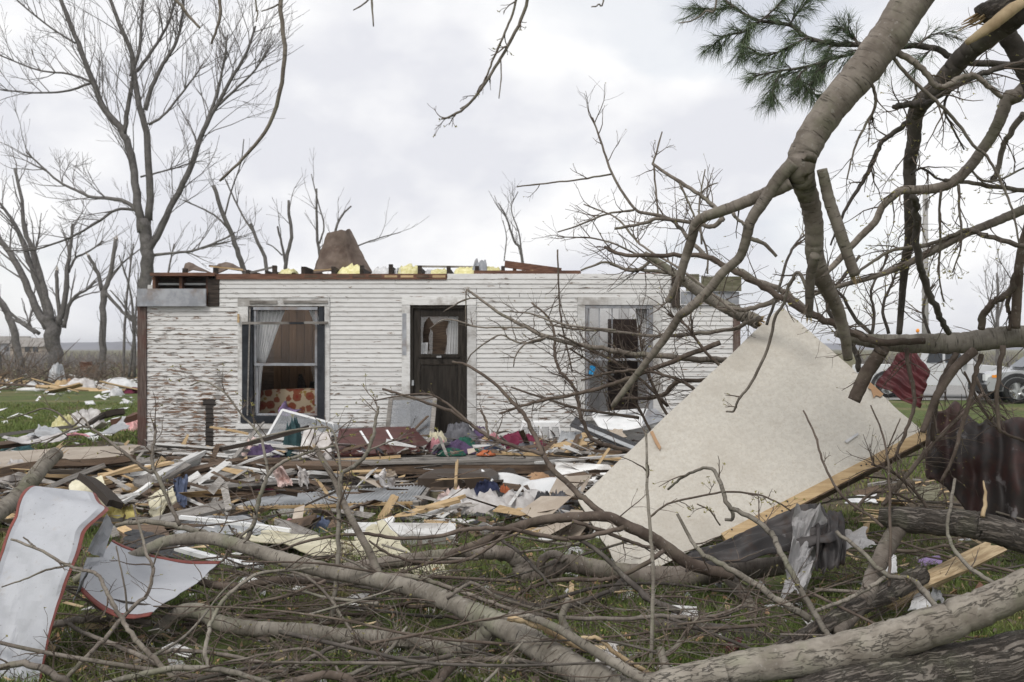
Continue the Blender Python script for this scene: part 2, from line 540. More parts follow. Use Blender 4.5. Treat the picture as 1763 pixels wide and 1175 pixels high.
def m_glass(name, gloss=0.12, dirt=0.1, dcol=(0.45, 0.45, 0.45)):
    t = NT(name)
    t.t.nodes.remove(t.b)
    tr = t.n('BsdfTransparent')
    gl = t.n('BsdfGlossy', Roughness=0.08)
    df = t.n('BsdfDiffuse', Color=dcol + (1,))
    nz = t.noise(t.coord('Object'), 4, 6, 0.65)
    m1 = t.n('MixShader', Fac=gloss)
    t.t.links.new(tr.outputs[0], m1.inputs[1]); t.t.links.new(gl.outputs[0], m1.inputs[2])
    m2 = t.n('MixShader', Fac=t.math('MULTIPLY', t.rng(nz, 0.3, 0.7, 0.3, 1.0), dirt))
    t.t.links.new(m1.outputs[0], m2.inputs[1]); t.t.links.new(df.outputs[0], m2.inputs[2])
    t.t.links.new(m2.outputs[0], t.t.nodes['Material Output'].inputs[0])
    return t.m


M['glass'] = m_glass('dusty window glass', 0.02, 0.012)
M['glass_car'] = m_simple('dark car glass', (0.02, 0.024, 0.028), 0.08, 0, 0.6)
M['screen'] = m_glass('grey insect screen', 0.03, 0.85, (0.27, 0.28, 0.29))


def m_floral():
    t = NT('floral upholstery')
    o = t.coord('Object')
    vo = t.n('TexVoronoi', Scale=7.0, Vector=o)
    d = vo.outputs['Distance']
    nz = t.noise(o, 22, 4, 0.6)
    dd = t.math('ADD', d, t.math('MULTIPLY', t.math('SUBTRACT', nz, 0.5), 0.35))
    fl = t.rng(dd, 0.56, 0.48)
    ring = t.rng(dd, 0.27, 0.18)
    col = t.mix(fl, (0.34, 0.275, 0.19), (0.17, 0.05, 0.025))
    col = t.mix(ring, col, (0.17, 0.025, 0.015))
    leaf = t.n('TexVoronoi', Scale=9.0, Vector=t.coord('Object', (1, 1.4, 1), loc=(3, 1, 2)))
    lf = t.math('MULTIPLY', t.rng(t.math('ADD', leaf.outputs['Distance'], t.math('MULTIPLY', t.math('SUBTRACT', nz, 0.5), 0.3)), 0.27, 0.22), t.math('SUBTRACT', 1.0, fl))
    col = t.mix(lf, col, (0.20, 0.13, 0.035))
    return t.out(col, 0.95)


def m_panel():
    """speckled beige sheet flooring on the big panel"""
    t = NT('speckled beige sheet flooring')
    o = t.coord('Object')
    a = t.noise(o, 26, 3, 0.55)
    b = t.noise(o, 60, 2, 0.5)
    col = t.mix(t.rng(a, 0.35, 0.65), (0.49, 0.46, 0.405), (0.545, 0.515, 0.455))
    col = t.mix(t.math('MULTIPLY', t.rng(b, 0.53, 0.66), 0.5), col, (0.43, 0.38, 0.305))
    dz = t.noise(o, 1.6, 6, 0.65)
    col = t.mix(t.math('MULTIPLY', t.rng(dz, 0.46, 0.70), 0.5), col, (0.375, 0.335, 0.28))
    st = t.noise(t.coord('Object', (1.2, 5, 1.2), rot=(0.3, 0.2, 0.5)), 2.4, 7, 0.7)
    col = t.mix(t.math('MULTIPLY', t.rng(st, 0.58, 0.72), 0.4), col, (0.33, 0.28, 0.22))
    fl = t.noise(o, 130, 2, 0.5)
    col = t.mix(t.math('MULTIPLY', t.rng(fl, 0.70, 0.74), 0.6), col, (0.16, 0.12, 0.09))
    t.bump(dz, 0.08, 0.01)
    return t.out(col, 0.42, 0, 0.35)


def m_rust(name, c1, c2, c3, metal=0.2):
    t = NT(name)
    o = t.coord('Object', loc='rnd')
    a = t.noise(o, 3.5, 7, 0.65, 0.4)
    b = t.noise(o, 14, 5, 0.6)
    col = t.mix(t.rng(a, 0.40, 0.58), c1, c2)
    col = t.mix(t.math('MULTIPLY', t.rng(b, 0.52, 0.68), 0.7), col, c3)
    c = t.noise(t.coord('Object', (1, 1, 1), loc=(4, 2, 7)), 5, 5, 0.6)
    col = t.mix(t.math('MULTIPLY', t.rng(c, 0.63, 0.70), 0.5), col, (0.30, 0.29, 0.29))
    t.bump(b, 0.25, 0.004)
    return t.out(col, 0.55, metal, 0.4)


M['floral'] = m_floral()
M['panel'] = m_panel()
M['rust'] = m_rust('rusted maroon metal', (0.062, 0.030, 0.026), (0.036, 0.030, 0.028), (0.062, 0.042, 0.032))
M['rust_dark'] = m_rust('blackened roofing metal', (0.035, 0.032, 0.032), (0.07, 0.062, 0.06), (0.05, 0.032, 0.024))
M['maroon'] = m_rust('maroon roofing metal', (0.085, 0.014, 0.016), (0.065, 0.012, 0.014), (0.05, 0.018, 0.018))


def m_sheetmetal():
    t = NT('white enamelled sheet metal')
    o = t.coord('Object')
    a = t.noise(o, 2.2, 6, 0.6)
    col = t.mix(t.rng(a, 0.40, 0.65), (0.42, 0.43, 0.455), (0.35, 0.36, 0.385))
    b = t.noise(o, 7, 6, 0.7)
    col = t.mix(t.math('MULTIPLY', t.rng(b, 0.58, 0.74), 0.5), col, (0.33, 0.29, 0.25))
    sp = t.noise(o, 45, 3, 0.5)
    col = t.mix(t.math('MULTIPLY', t.rng(sp, 0.69, 0.72), 0.6), col, (0.13, 0.11, 0.09))
    t.bump(a, 0.06, 0.02)
    return t.out(col, 0.5, 0.0, 0.3)


M['sheetmetal'] = m_sheetmetal()
M['red_trim'] = nmat('faded red edge paint', (0.145, 0.042, 0.034), (0.21, 0.058, 0.046), 12, rough=0.6, bump=0.15, dirt=(0.12, 0.03, 0.025))
M['corner'] = nmat('bare reddish corner board', (0.085, 0.058, 0.048), (0.16, 0.125, 0.108), 4, (14, 14, 1.2), 0.85, 0.4, 0.004, (0.12, 0.05, 0.038), 0.5)
M['roof_brown'] = nmat('rusty brown roofing sheet', (0.105, 0.078, 0.062), (0.17, 0.13, 0.106), 4, (1, 1, 1), 0.85, 0.3, 0.01, (0.065, 0.04, 0.03), 0.6)
M['trim_grey'] = nmat('worn blue grey paint', (0.24, 0.25, 0.27), (0.36, 0.37, 0.39), 6, (1, 1, 1), 0.7, 0.25, 0.003, (0.20, 0.14, 0.10), 0.6)
M['trim_black'] = nmat('black window frame', (0.010, 0.012, 0.016), (0.026, 0.029, 0.035), 6, rough=0.5, bump=0.1)
M['door_dark'] = nmat('dark stained door', (0.020, 0.017, 0.014), (0.040, 0.034, 0.028), 4, (8, 1, 1), 0.8, 0.2, 0.003, spec=0.15)
M['box_green'] = nmat('mossy weathered board', (0.12, 0.115, 0.07), (0.21, 0.20, 0.14), 5, (1, 1, 4), 0.9, 0.4, 0.005, (0.07, 0.06, 0.045), 0.5)
M['panelling'] = nmat('brown wall panelling', (0.115, 0.066, 0.034), (0.17, 0.10, 0.053), 4, (9, 1, 0.6), 0.5, 0.1, 0.002)
M['inner_white'] = nmat('inner white wall', (0.62, 0.62, 0.62), (0.70, 0.70, 0.70), 4, rough=0.8, bump=0.1)
M['curtain'] = nmat('thin white curtain', (0.66, 0.66, 0.66), (0.78, 0.78, 0.78), 6, (6, 1, 0.6), 0.9, 0.1, 0.005)
M['dark_red_wood'] = nmat('dark red cabinet finish', (0.055, 0.016, 0.014), (0.085, 0.026, 0.022), 3, (1, 8, 8), 0.38, 0.05, 0.002, (0.11, 0.06, 0.045), 0.35, spec=0.45)
M['concrete'] = nmat('grey concrete', (0.27, 0.265, 0.255), (0.37, 0.36, 0.345), 8, rough=0.9, bump=0.3)
M['car_white'] = nmat('white car paint', (0.55, 0.56, 0.57), (0.62, 0.63, 0.64), 2, rough=0.25, bump=0, dirt=(0.5, 0.48, 0.45), dirt_amt=0.3, spec=0.5)
M['car_silver'] = nmat('silver car paint', (0.40, 0.41, 0.42), (0.46, 0.47, 0.48), 2, rough=0.25, bump=0, metallic=0.5, spec=0.5)
M['tyre'] = m_simple('tyre rubber', (0.02, 0.02, 0.02), 0.85)
M['chrome'] = m_simple('alloy wheel metal', (0.55, 0.56, 0.57), 0.3, 0.8)
M['lamp_white'] = m_simple('clear headlamp lens', (0.75, 0.77, 0.78), 0.1, 0, 0.6)
M['amber'] = m_simple('amber lens', (0.85, 0.30, 0.03), 0.3)
M['pole'] = nmat('grey utility pole wood', (0.26, 0.25, 0.24), (0.36, 0.35, 0.335), 4, (6, 6, 1), 0.9, 0.2, 0.004)


def m_ground():
    t = NT('lawn and soil')
    o = t.coord('Object')
    a = t.noise(o, 0.45, 7, 0.62)
    b = t.noise(o, 6.0, 7, 0.7)
    c = t.noise(o, 60.0, 4, 0.6)
    g = t.mix(t.rng(b, 0.35, 0.65), (0.070, 0.098, 0.028), (0.130, 0.165, 0.052))
    g = t.mix(t.math('MULTIPLY', t.rng(c, 0.40, 0.65), 0.5), g, (0.055, 0.065, 0.022))
    g = t.mix(t.math('MULTIPLY', t.rng(a, 0.50, 0.68), 0.75), g, (0.20, 0.165, 0.085))
    soil = t.mix(t.rng(b, 0.35, 0.65), (0.060, 0.046, 0.032), (0.125, 0.10, 0.072))
    sep = t.n('SeparateXYZ', Vector=o)
    y = sep.outputs[1]
    # wreckage and torn soil in the yard before the house, ploughed field far off
    near = t.math('MULTIPLY', t.rng(y, 8.3, 9.6), t.rng(y, 24.0, 17.5))
    xw = t.rng(sep.outputs[0], -13.0, -9.5)
    near = t.math('MULTIPLY', near, xw)
    far = t.rng(y, 44, 56)
    fld = t.mix(t.rng(t.noise(o, 0.05, 5), 0.35, 0.65), (0.15, 0.13, 0.075), (0.115, 0.115, 0.06))
    w = t.math('ADD', near, t.math('MULTIPLY', t.rng(t.noise(o, 1.4, 6, 0.65), 0.48, 0.64), 0.55), True)
    col = t.mix(w, g, soil)
    col = t.mix(far, col, fld)
    t.bump(c, 0.7, 0.03)
    return t.out(col, 0.95, 0, 0.15)


def m_grass():
    t = NT('grass blades')
    a = t.noise(t.coord('Object'), 1.2, 5, 0.6)
    b = t.noise(t.coord('Object'), 40, 2, 0.5)
    col = t.mix(t.rng(b, 0.35, 0.65), (0.080, 0.122, 0.030), (0.175, 0.215, 0.065))
    col = t.mix(t.math('MULTIPLY', t.rng(a, 0.5, 0.66), 0.7), col, (0.26, 0.215, 0.11))
    return t.out(col, 0.75, 0, 0.2)


M['ground'] = m_ground()
M['grass'] = m_grass()

# ------------------------------------------------------------------ branches


def parse(spec):
    out = []
    for tok in spec.split():
        q = [float(v) for v in tok.split(',')]
        out.append(q if len(q) == 3 else q + [None])
    known = [i for i, q in enumerate(out) if q[2] is not None]
    for i, q in enumerate(out):
        if q[2] is None:
            lo = [k for k in known if k < i]
            hi = [k for k in known if k > i]
            if lo and hi:
                a, b = lo[-1], hi[0]
                q[2] = out[a][2] + (out[b][2] - out[a][2]) * (i - a) / (b - a)
            else: q[2] = out[(lo or hi)[-1 if lo else 0]][2]
    return out


def smooth_path(p3, per=4):
    p = np.array(p3, dtype=float)
    if len(p) < 3: per = max(per, 5)
    q = np.vstack([2 * p[0] - p[1], p, 2 * p[-1] - p[-2]])
    out = []
    for i in range(len(p) - 1):
        a, b, c, d = q[i], q[i + 1], q[i + 2], q[i + 3]
        for k in range(per):
            t = k / per
            out.append(0.5 * ((2 * b) + (c - a) * t + (2 * a - 5 * b + 4 * c - d) * t * t + (3 * b - a - 3 * c + d) * t ** 3))
    out.append(p[-1])
    return np.array(out)


def limb(mb, spec, rpx, per=4, sides=8, wob=0.0, bump=0.05, seed=0, knots=0):
    """a traced limb: spec = 'x,y,d x,y ...' in photo pixels and metres, rpx = radii in photo pixels along it"""
    q = parse(spec)
    pts = smooth_path([P(*a) for a in q], per)
    dep = pts[:, 1]
    rpx = rpx if isinstance(rpx, (list, tuple)) else [rpx]
    r = np.interp(np.linspace(0, 1, len(pts)), np.linspace(0, 1, len(rpx)) if len(rpx) > 1 else [0.5], rpx) * dep / F
    rs = np.random.RandomState(seed + len(pts))
    if wob:
        w = rs.randn(len(pts), 3) * (r * wob)[:, None]
        w[0] = w[-1] = 0
        pts = pts + w
    if knots:
        for _ in range(knots):
            k = rs.randint(1, len(r) - 1)
            r[k] *= 1.18
    mb.tube(pts, r, sides, bump, seed)
    return pts, r


def twigs(mb, pts, rads, n, L, rng, level=1, sides=4, spread=(0.4, 1.0), bias=(0, 0, 0.0), rfac=0.5, rcap=9.9, tmin=0.15, tips=None, rmin=0.0006, seg=5, curl=0.25):
    tan = np.gradient(pts, axis=0)
    tan /= (np.linalg.norm(tan, axis=1)[:, None] + 1e-9)
    for _ in range(n):
        t = rng.uniform(tmin, 1.0)
        i = min(len(pts) - 1, int(t * (len(pts) - 1)))
        d0 = Vector(tan[i])
        ax = d0.orthogonal().normalized()
        ax.rotate(Matrix.Rotation(rng.uniform(0, 2 * math.pi), 3, d0))
        ang = rng.uniform(*spread)
        d = (d0 * math.cos(ang) + ax * math.sin(ang)) + Vector(bias)
        d.normalize()
        ln = L * rng.uniform(0.4, 1.0)
        r0 = min(rads[i] * rfac, rcap)
        p = Vector(pts[i])
        path = [tuple(p)]
        st = ln / seg
        for k in range(seg):
            d = (d + Vector((rng.uniform(-1, 1), rng.uniform(-1, 1), rng.uniform(-1, 1))) * curl + Vector(bias) * 0.15).normalized()
            p = p + d * st
            path.append(tuple(p))
        pp = np.array(path)
        rr = np.linspace(r0, max(r0 * 0.35, rmin), seg + 1)
        mb.tube(pp, rr, sides, 0, cap=False)
        if level > 1:
            twigs(mb, pp, rr, max(2, int(rng.uniform(2, 5))), L * 0.5, rng, level - 1, 3 if sides > 3 else 3, spread, bias, 0.6, rcap, 0.25, tips, rmin, max(3, seg - 1), curl)
        elif tips is not None: tips.append((p, d))


def splinters(mb, pos, d, r, rng, n=9, L=2.5):
    """torn pale wood at a broken end"""
    d = Vector(d).normalized()
    s = d.orthogonal().normalized()
    t = d.cross(s)
    for k in range(n):
        a = rng.uniform(0, 2 * math.pi)
        q = math.sqrt(rng.random()) * r * 0.8
        b = Vector(pos) + (s * math.cos(a) + t * math.sin(a)) * q
        ln = r * L * rng.uniform(0.3, 1.0)
        tip = b + (d + (s * rng.uniform(-1, 1) + t * rng.uniform(-1, 1)) * 0.2) * ln
        w = r * rng.uniform(0.18, 0.40)
        mb.bar(b - d * r * 0.6, tip, w, w * 0.6, s, 0.15)


def buds(mb, tips, rng, size=0.007, n=5, keep=0.6):
    for p, d in tips:
        if rng.random() > keep: continue
        for k in range(n):
            v = Vector((rng.uniform(-1, 1), rng.uniform(-1, 1), rng.uniform(-0.6, 1))).normalized()
            e = v.orthogonal().normalized() * size * 0.4
            f = v.cross(e)
            b = Vector(p)
            tip = b + v * size * rng.uniform(0.8, 2.0)
            m = b + v * size * 0.7
            mb.add([b, m + e, tip, m - e], [(0, 1, 2, 3)])


# ------------------------------------------------------------------ ground, hills, track
def build_ground():
    xs = np.concatenate([[-1800, -500, -150, -60], np.linspace(-30, 30, 61), [60, 150, 500, 1800]])
    ys = np.concatenate([[-30, -8], np.linspace(0, 40, 61), [50, 65, 90, 140, 250, 500, 1000, 2600]])
    v = []
    for y in ys:
        for x in xs:
            z = 0.0
            if abs(x) < 29 and 0 < y < 39: z = 0.035 * fbm(x, y, 0, 0.45, 3) - 0.01
            v.append((x, y, z))
    k = len(xs)
    f = [(j * k + i, j * k + i + 1, (j + 1) * k + i + 1, (j + 1) * k + i) for j in range(len(ys) - 1) for i in range(k - 1)]
    mb = MB(); mb.add(v, f)
    o = mb.build('ground', M['ground'], keep=True, smooth=True)
    tag(o, kind='structure')


build_ground()


def build_hills():
    mb = MB()
    rng = random.Random(3)
    top, n = [], 240
    for i in range(n + 1):
        x = -1500 + 3000 * i / n
        base = 1250 + 120 * math.sin(i * 0.05)
        h = 9.0 + 3.0 * fbm(x, 0, 3, 0.004, 3) + 1.2 * fbm(x, 5, 1, 0.05, 3)
        top.append((x, base, max(3, h)))
    v, f = [], []
    for x, y, h in top:
        v += [(x, y - 60, -1), (x, y - 15, h * 0.8), (x, y + 30, h), (x, y + 200, -1)]
    for i in range(n):
        for j in range(3): f.append((i * 4 + j, i * 4 + 4 + j, i * 4 + 5 + j, i * 4 + 1 + j))
    mb.add(v, f)
    m = nmat('bare wooded hills', (0.14, 0.14, 0.165), (0.19, 0.19, 0.215), 0.05, rough=1.0, bump=0)
    tag(mb.build('hills', m, keep=True), kind='structure')


build_hills()
mb = MB()
mb.add([(9.5, 33, 0.006), (60, 29, 0.006), (60, 42, 0.006), (9.5, 46, 0.006)], [(0, 1, 2, 3)])
tag(mb.build('gravel_track', nmat('gravel', (0.24, 0.235, 0.225), (0.36, 0.35, 0.335), 9, rough=0.95, bump=0.5), keep=True), kind='structure')


# ------------------------------------------------------------------ grass
def build_grass():
    rs = np.random.RandomState(5)
    N = 92000
    d = 4.2 + 6.4 * rs.rand(N) ** 1.25
    x = (rs.rand(N) * 2 - 1) * d * 0.58
    # lawn beyond the heap on the left and a strip on the right
    N2 = 22000
    d2 = 15.5 + 15 * rs.rand(N2) ** 1.4
    x2 = -d2 * (0.36 + rs.rand(N2) * 0.19)
    N3 = 7000
    d3 = 9 + 14 * rs.rand(N3)
    x3 = d3 * (0.30 + rs.rand(N3) * 0.25)
    X = np.concatenate([x, x2, x3]); Y = np.concatenate([d, d2, d3])
    patch = np.array([fbm(a, b, 2, 0.9, 3) for a, b in zip(X, Y)])
    keep = patch > np.where(Y < 12, -0.08, -0.18) - 0.35 * rs.rand(len(X))
    X, Y = X[keep], Y[keep]
    n = len(X)
    h = (0.035 + 0.055 * rs.rand(n)) * np.where(Y > 12, 1.15, 1.0)
    w = 0.0022 + 0.0028 * rs.rand(n)
    w = w * np.where(Y > 12, 2.6, 1.0)
    a = rs.rand(n) * 2 * math.pi
    le = (0.4 + rs.rand(n)) * h * 0.7
    la = rs.rand(n) * 2 * math.pi
    dx, dy = np.cos(a) * w, np.sin(a) * w
    z0 = np.full(n, -0.015)
    v = np.empty((n, 5, 3))
    v[:, 0] = np.stack([X - dx, Y - dy, z0], -1)
    v[:, 1] = np.stack([X + dx, Y + dy, z0], -1)
    mx, my = X + np.cos(la) * le * 0.35, Y + np.sin(la) * le * 0.35
    v[:, 2] = np.stack([mx + dx * 0.8, my + dy * 0.8, h * 0.62], -1)
    v[:, 3] = np.stack([mx - dx * 0.8, my - dy * 0.8, h * 0.62], -1)
    v[:, 4] = np.stack([X + np.cos(la) * le, Y + np.sin(la) * le, h], -1)
    i = np.arange(n)[:, None] * 5
    loops = (i + np.array([0, 1, 2, 3, 3, 2, 4])[None, :]).ravel()
    tot = np.tile(np.array([4, 3]), n)
    mb = MB(); mb.raw(v.reshape(-1, 3), loops, tot)
    tag(mb.build('grass', M['grass'], keep=True), 'short spring grass of the lawn showing between the wreckage', 'grass', kind='stuff')


build_grass()


# ------------------------------------------------------------------ far trees
def far_tree(name, label, limbs, loc, seed, cat='tree', group=None, tw=9, L=2.2, level=2, up=0.25, rcap=0.05, rmin=0.006, broken=()):
    """limbs: (part name, spec, radii px, twig count)"""
    rng = random.Random(seed)
    root = thing(name, label, cat, loc, group)
    tm = MB()
    for k, lb in enumerate(limbs):
        nm, spec, r = lb[0], lb[1], lb[2]
        n = lb[3] if len(lb) > 3 else tw
        mb = MB()
        pts, rr = limb(mb, spec, r, 4, 7, 0.15, 0.06, seed + k)
        mb.build(nm, M['bark_far'], root, True)
        if n: twigs(tm, pts, rr, n, lb[4] if len(lb) > 4 else L, rng, level, 4, (0.35, 0.9), (0, 0, up), 0.55, rcap, 0.2, None, rmin, 5, 0.22)
        if k in broken:
            sm = MB()
            splinters(sm, pts[-1], pts[-1] - pts[-3], rr[-1], rng, 8, 3)
            sm.build('splintered_end', M['splint'], root)
    if tm.n: tag(tm.build('twigs', M['bark_farthin'], root), kind='stuff')
    return root


D = 30
far_tree('tall_tree', 'tall bare tree with upswept forking limbs behind the left end of the house', [
    ('trunk', '250,648,30 252,560 252,470 253,420 250,380', [12.6, 11.8, 10.9, 10.9, 10.1], 4),
    ('limb', '244,400,30 238,350 228,280 214,232 182,190 160,140 135,75 112,20 95,-40 80,-110', [7.6, 6.7, 6.3, 5.0, 4.2, 3.4, 2.5], 24, 3.0),
    ('limb', '256,380,30 257,310 252,230 240,180 232,135 226,90 205,40 190,0 170,-60', [6.7, 5.9, 5.0, 4.2, 3.4, 2.5], 17, 2.6),
    ('limb', '226,132,30 240,85 245,20 250,-60', [3.4, 2.5, 1.7], 11, 2),
    ('limb', '250,190,30 262,150 282,110 300,80 312,40 318,-30', [4.2, 3.4, 2.5, 2.0], 16, 2.2),
    ('limb', '214,232,30 220,190 227,140', [4.2, 3.8, 3.4], 4),
    ('limb', '228,130,30 246,110 270,75 290,40 305,-10', [3.4, 2.5, 1.8], 11, 2.2),
    ('limb', '256,430,30 275,400 300,345 330,285 350,225 372,185 396,140 425,90 440,45', [5.9, 5.5, 5.0, 4.2, 3.4, 2.5, 1.7], 24, 2.8),
    ('limb', '352,220,30 372,165 385,110 392,60', [2.9, 2.2, 1.5], 11, 2.2),
    ('limb', '372,185,30 410,150 440,120 466,80', [2.5, 1.8, 1.3], 9, 2.0),
    ('limb', '240,366,30 215,347 190,342 160,340 130,328 100,312 70,285 45,262', [3.8, 3.4, 2.5, 1.8, 1.3], 16, 2.2),
    ('limb', '236,362,30 200,362 165,385 120,410 60,430 10,432', [2.7, 2.2, 1.7, 1.3], 11, 1.8),
    ('limb', '160,142,30 120,128 70,122 10,100 -30,80', [2.2, 1.7, 1.3, 1.0], 11, 2.0),
    ('limb', '156,144,30 110,158 60,160 0,155 -40,150', [2.2, 1.7, 1.3, 0.9], 9, 2.0),
    ('limb', '130,75,30 90,50 40,10 10,-20', [1.8, 1.5, 1.0], 9, 2.0),
    ('limb', '262,440,30 300,436 340,430 385,412 405,400', [2.7, 2.2, 1.7, 1.2], 11, 1.6),
    ('limb', '256,215,30 280,200 310,165 340,125 350,110', [2.5, 2.0, 1.5, 1.1], 11, 1.8),
    ('limb', '242,305,30 270,298 300,290 330,280', [1.8, 1.4, 1.1], 6, 1.5),
], (P(250, 648, 30).x, 30, 0), 5, level=3, rcap=0.017, rmin=0.0055)

far_tree('broken_tree', 'wide old tree with many broken off stems at the far left of the lawn', [
    ('trunk', '95,652,58 95,610 92,580 85,545', [11.7, 11.7, 13.3, 14.0], 1),
    ('limb', '82,565,58 60,525 40,475 20,440 0,415 -20,395', [7.8, 6.2, 5.5, 4.7, 3.9], 5),
    ('limb', '88,560,58 70,500 50,450 35,405 18,375 0,350', [7.0, 5.5, 4.7, 3.1, 2.0], 7),
    ('limb', '90,555,58 75,500 60,440 42,395 38,345 25,290', [6.2, 5.5, 3.9, 3.1, 2.3], 9),
    ('limb', '100,560,58 112,520 115,470 122,420 125,385', [6.2, 4.7, 3.9, 2.7, 2.0], 6),
    ('limb', '105,560,58 98,500 98,466', [3.9, 3.1, 3.1], 1),
    ('limb', '110,565,58 118,530 130,510 148,500 165,485', [3.9, 3.1, 2.3, 1.6], 6),
    ('limb', '68,575,58 45,560 25,545 8,530', [3.5, 2.7, 2.0], 4),
    ('limb', '118,470,58 130,445 150,435 178,415', [2.3, 1.9, 1.2], 6),
], (P(95, 652, 58).x, 58, 0), 8, L=3.2, rcap=0.06, rmin=0.012, broken=(5,))
far_tree('leaning_tree', 'dark leaning trunk at the left edge beyond the lawn', [
    ('trunk', '38,648,52 30,600 18,555 5,525 -20,500', [7.0, 6.6, 6.2, 5.9, 5.5], 1),
    ('limb', '-2,640,52 -6,600 -20,560', [5.5, 4.7, 3.9], 1),
    ('limb', '14,545,52 40,560 60,575', [2.3, 1.9, 1.6], 2),
], (P(36, 648, 52).x, 52, 0), 12, L=2.5, rcap=0.05, rmin=0.011)
far_tree('snapped_tree', 'snapped bare trunk with two torn forks beyond the lawn', [
    ('trunk', '176,645,56 177,590 178,540 179,500', [6.2, 5.9, 5.5, 5.9], 1),
    ('limb', '178,505,56 190,470 199,412', [4.7, 3.9, 3.1], 2),
    ('limb', '176,500,56 168,470 152,440', [3.9, 3.1, 2.7], 1),
    ('limb', '182,505,56 200,525 222,548 242,562', [3.1, 2.8, 2.3, 1.9], 5),
    ('limb', '184,490,56 210,455 240,430', [2.0, 1.6, 1.1], 5),
], (P(176, 645, 56).x, 56, 0), 14, L=2.8, rcap=0.05, rmin=0.011, broken=(1, 2))
for k, (lab, lbs, d, sd) in enumerate([
    ('thin bare sapling clump right behind the left corner of the house', [('trunk', '212,650,44 215,560 222,480 230,420', [3, 2.6, 2, 1.4], 11), ('trunk', '232,650,44 230,560 224,500 205,440', [3.4, 3, 2, 1.4], 12), ('trunk', '268,650,44 275,560 290,470 300,420', [3.4, 2.6, 2, 1.4], 12), ('trunk', '245,650,44 238,580 215,530 190,500', [3, 2.6, 2, 1.2], 9), ('trunk', '222,650,44 228,600 236,520 238,470', [3, 2.6, 2, 1.2], 9)], 44, 21),
    ('leaning broken trunk rising behind the roof left of the brown sheet', [('trunk', '450,648,36 432,510 418,460 405,420 385,370 368,320', [7, 6, 5.5, 5, 4.5, 4], 8), ('limb', '398,400,36 375,375 345,358 315,345', [2.2, 1.8, 1.2], 6), ('limb', '385,380,36 398,330 415,280 420,240', [2, 1.4, 1], 7)], 36, 22),
    ('slim leaning trunk behind the roof beside the leaning broken trunk', [('trunk', '470,648,40 460,465 445,420 432,385', [4.5, 4, 3.5, 3], 5), ('limb', '440,405,40 418,372 400,335 388,310', [2.2, 1.8, 1.2], 7)], 40, 23),
    ('forked bare snag behind the roof left of the brown sheet', [('trunk', '490,648,38 492,460 502,410 498,370 497,345', [5, 4, 3.6, 3.2, 2.6], 4), ('limb', '492,455,38 485,420 478,390', [3, 2.4, 2], 3), ('limb', '486,440,38 470,425 458,420', [1.6, 1.2, 1], 2)], 38, 24),
    ('thin forked tree standing behind the brown roofing sheet', [('trunk', '556,648,40 552,470 546,400 545,325', [4, 3.4, 2.8, 2], 9), ('limb', '550,420,40 558,390 548,350 536,300', [2, 1.5, 1], 7), ('limb', '570,440,40 578,395 590,370 605,355', [3, 2.4, 1.6], 6), ('limb', '600,430,40 630,418 660,408 690,400', [1.8, 1.3, 0.9], 6)], 40, 25),
    ('faint slender tree behind the roof near the middle of the house', [('trunk', '910,648,46 900,450 885,415 872,375 858,350', [3.4, 3, 2.4, 1.8, 1.2], 11), ('limb', '898,445,46 893,400 880,360 892,330', [1.8, 1.3, 0.9], 7), ('limb', '868,450,46 872,410 866,380', [1.2, 1, 0.8], 4)], 46, 26),
    ('distant bare tree at the right edge beyond the silver car', [('trunk', '1716,650,75 1717,560 1718,500 1716,470', [4, 3.4, 2.6, 1.8], 12), ('limb', '1716,560,75 1730,510 1745,480', [2.6, 2, 1.2], 8), ('limb', '1716,570,75 1705,530 1700,505', [2.4, 1.6, 1], 7)], 75, 27),
]):
    x0 = parse(lbs[0][1])[0]
    far_tree('bare_tree', lab, [(a, sp, [q * .85 for q in r], max(1, int(n * (.55 if d < 44 else .8))), 1.7 if d < 70 else 3) for a, sp, r, n in lbs], (P(x0[0], x0[1], d).x, d, 0), sd, level=2, rcap=0.018, rmin=0.006 if d < 70 else 0.014)


# brush and wreckage along the far edge of the lawn
def far_brush():
    rng = random.Random(31)
    mb = MB()
    for k in range(260):
        d = rng.uniform(40, 62)
        px = rng.uniform(-70, 250)
        base = P(px, 0, d); base.z = 0
        hgt = rng.uniform(0.2, 1.2) * (1.8 if px < 55 else 1.0)
        a = rng.uniform(0, 6.28)
        tip = base + Vector((math.cos(a) * rng.uniform(0.5, 2.2), math.sin(a) * 0.8, hgt))
        mid = (base + tip) / 2 + Vector((rng.uniform(-.3, .3), 0, rng.uniform(0, .4)))
        pts = smooth_path([base, mid, tip], 3)
        mb.tube(pts, np.linspace(rng.uniform(0.015, 0.05), 0.008, len(pts)), 3, 0)
        twigs(mb, pts, np.linspace(0.03, 0.01, len(pts)), 3, 0.9, rng, 1, 3, rmin=0.008)
    tag(mb.build('brush_pile', M['bark_twig']), 'tangled brown brush heaped along the far edge of the lawn', 'brush', kind='stuff')
    mb = MB()
    for k in range(520):
        d = rng.uniform(70, 140)
        px = rng.uniform(-90, 260) if k % 3 else rng.uniform(1480, 1850)
        b = P(px, 0, d); b.z = 0
        for q in range(3):
            t = b + Vector((rng.uniform(-.8, .8), rng.uniform(-.4, .4), rng.uniform(0.4, 1.5)))
            mb.tube(np.array([b, (b + t) / 2 + Vector((rng.uniform(-.2, .2), 0, .1)), t]), [0.05, 0.035, 0.015], 3, 0, cap=False)
    tag(mb.build('hedge', M['bark_farthin']), 'low grey brown hedge line beyond the field', 'hedge', kind='stuff')


far_brush()


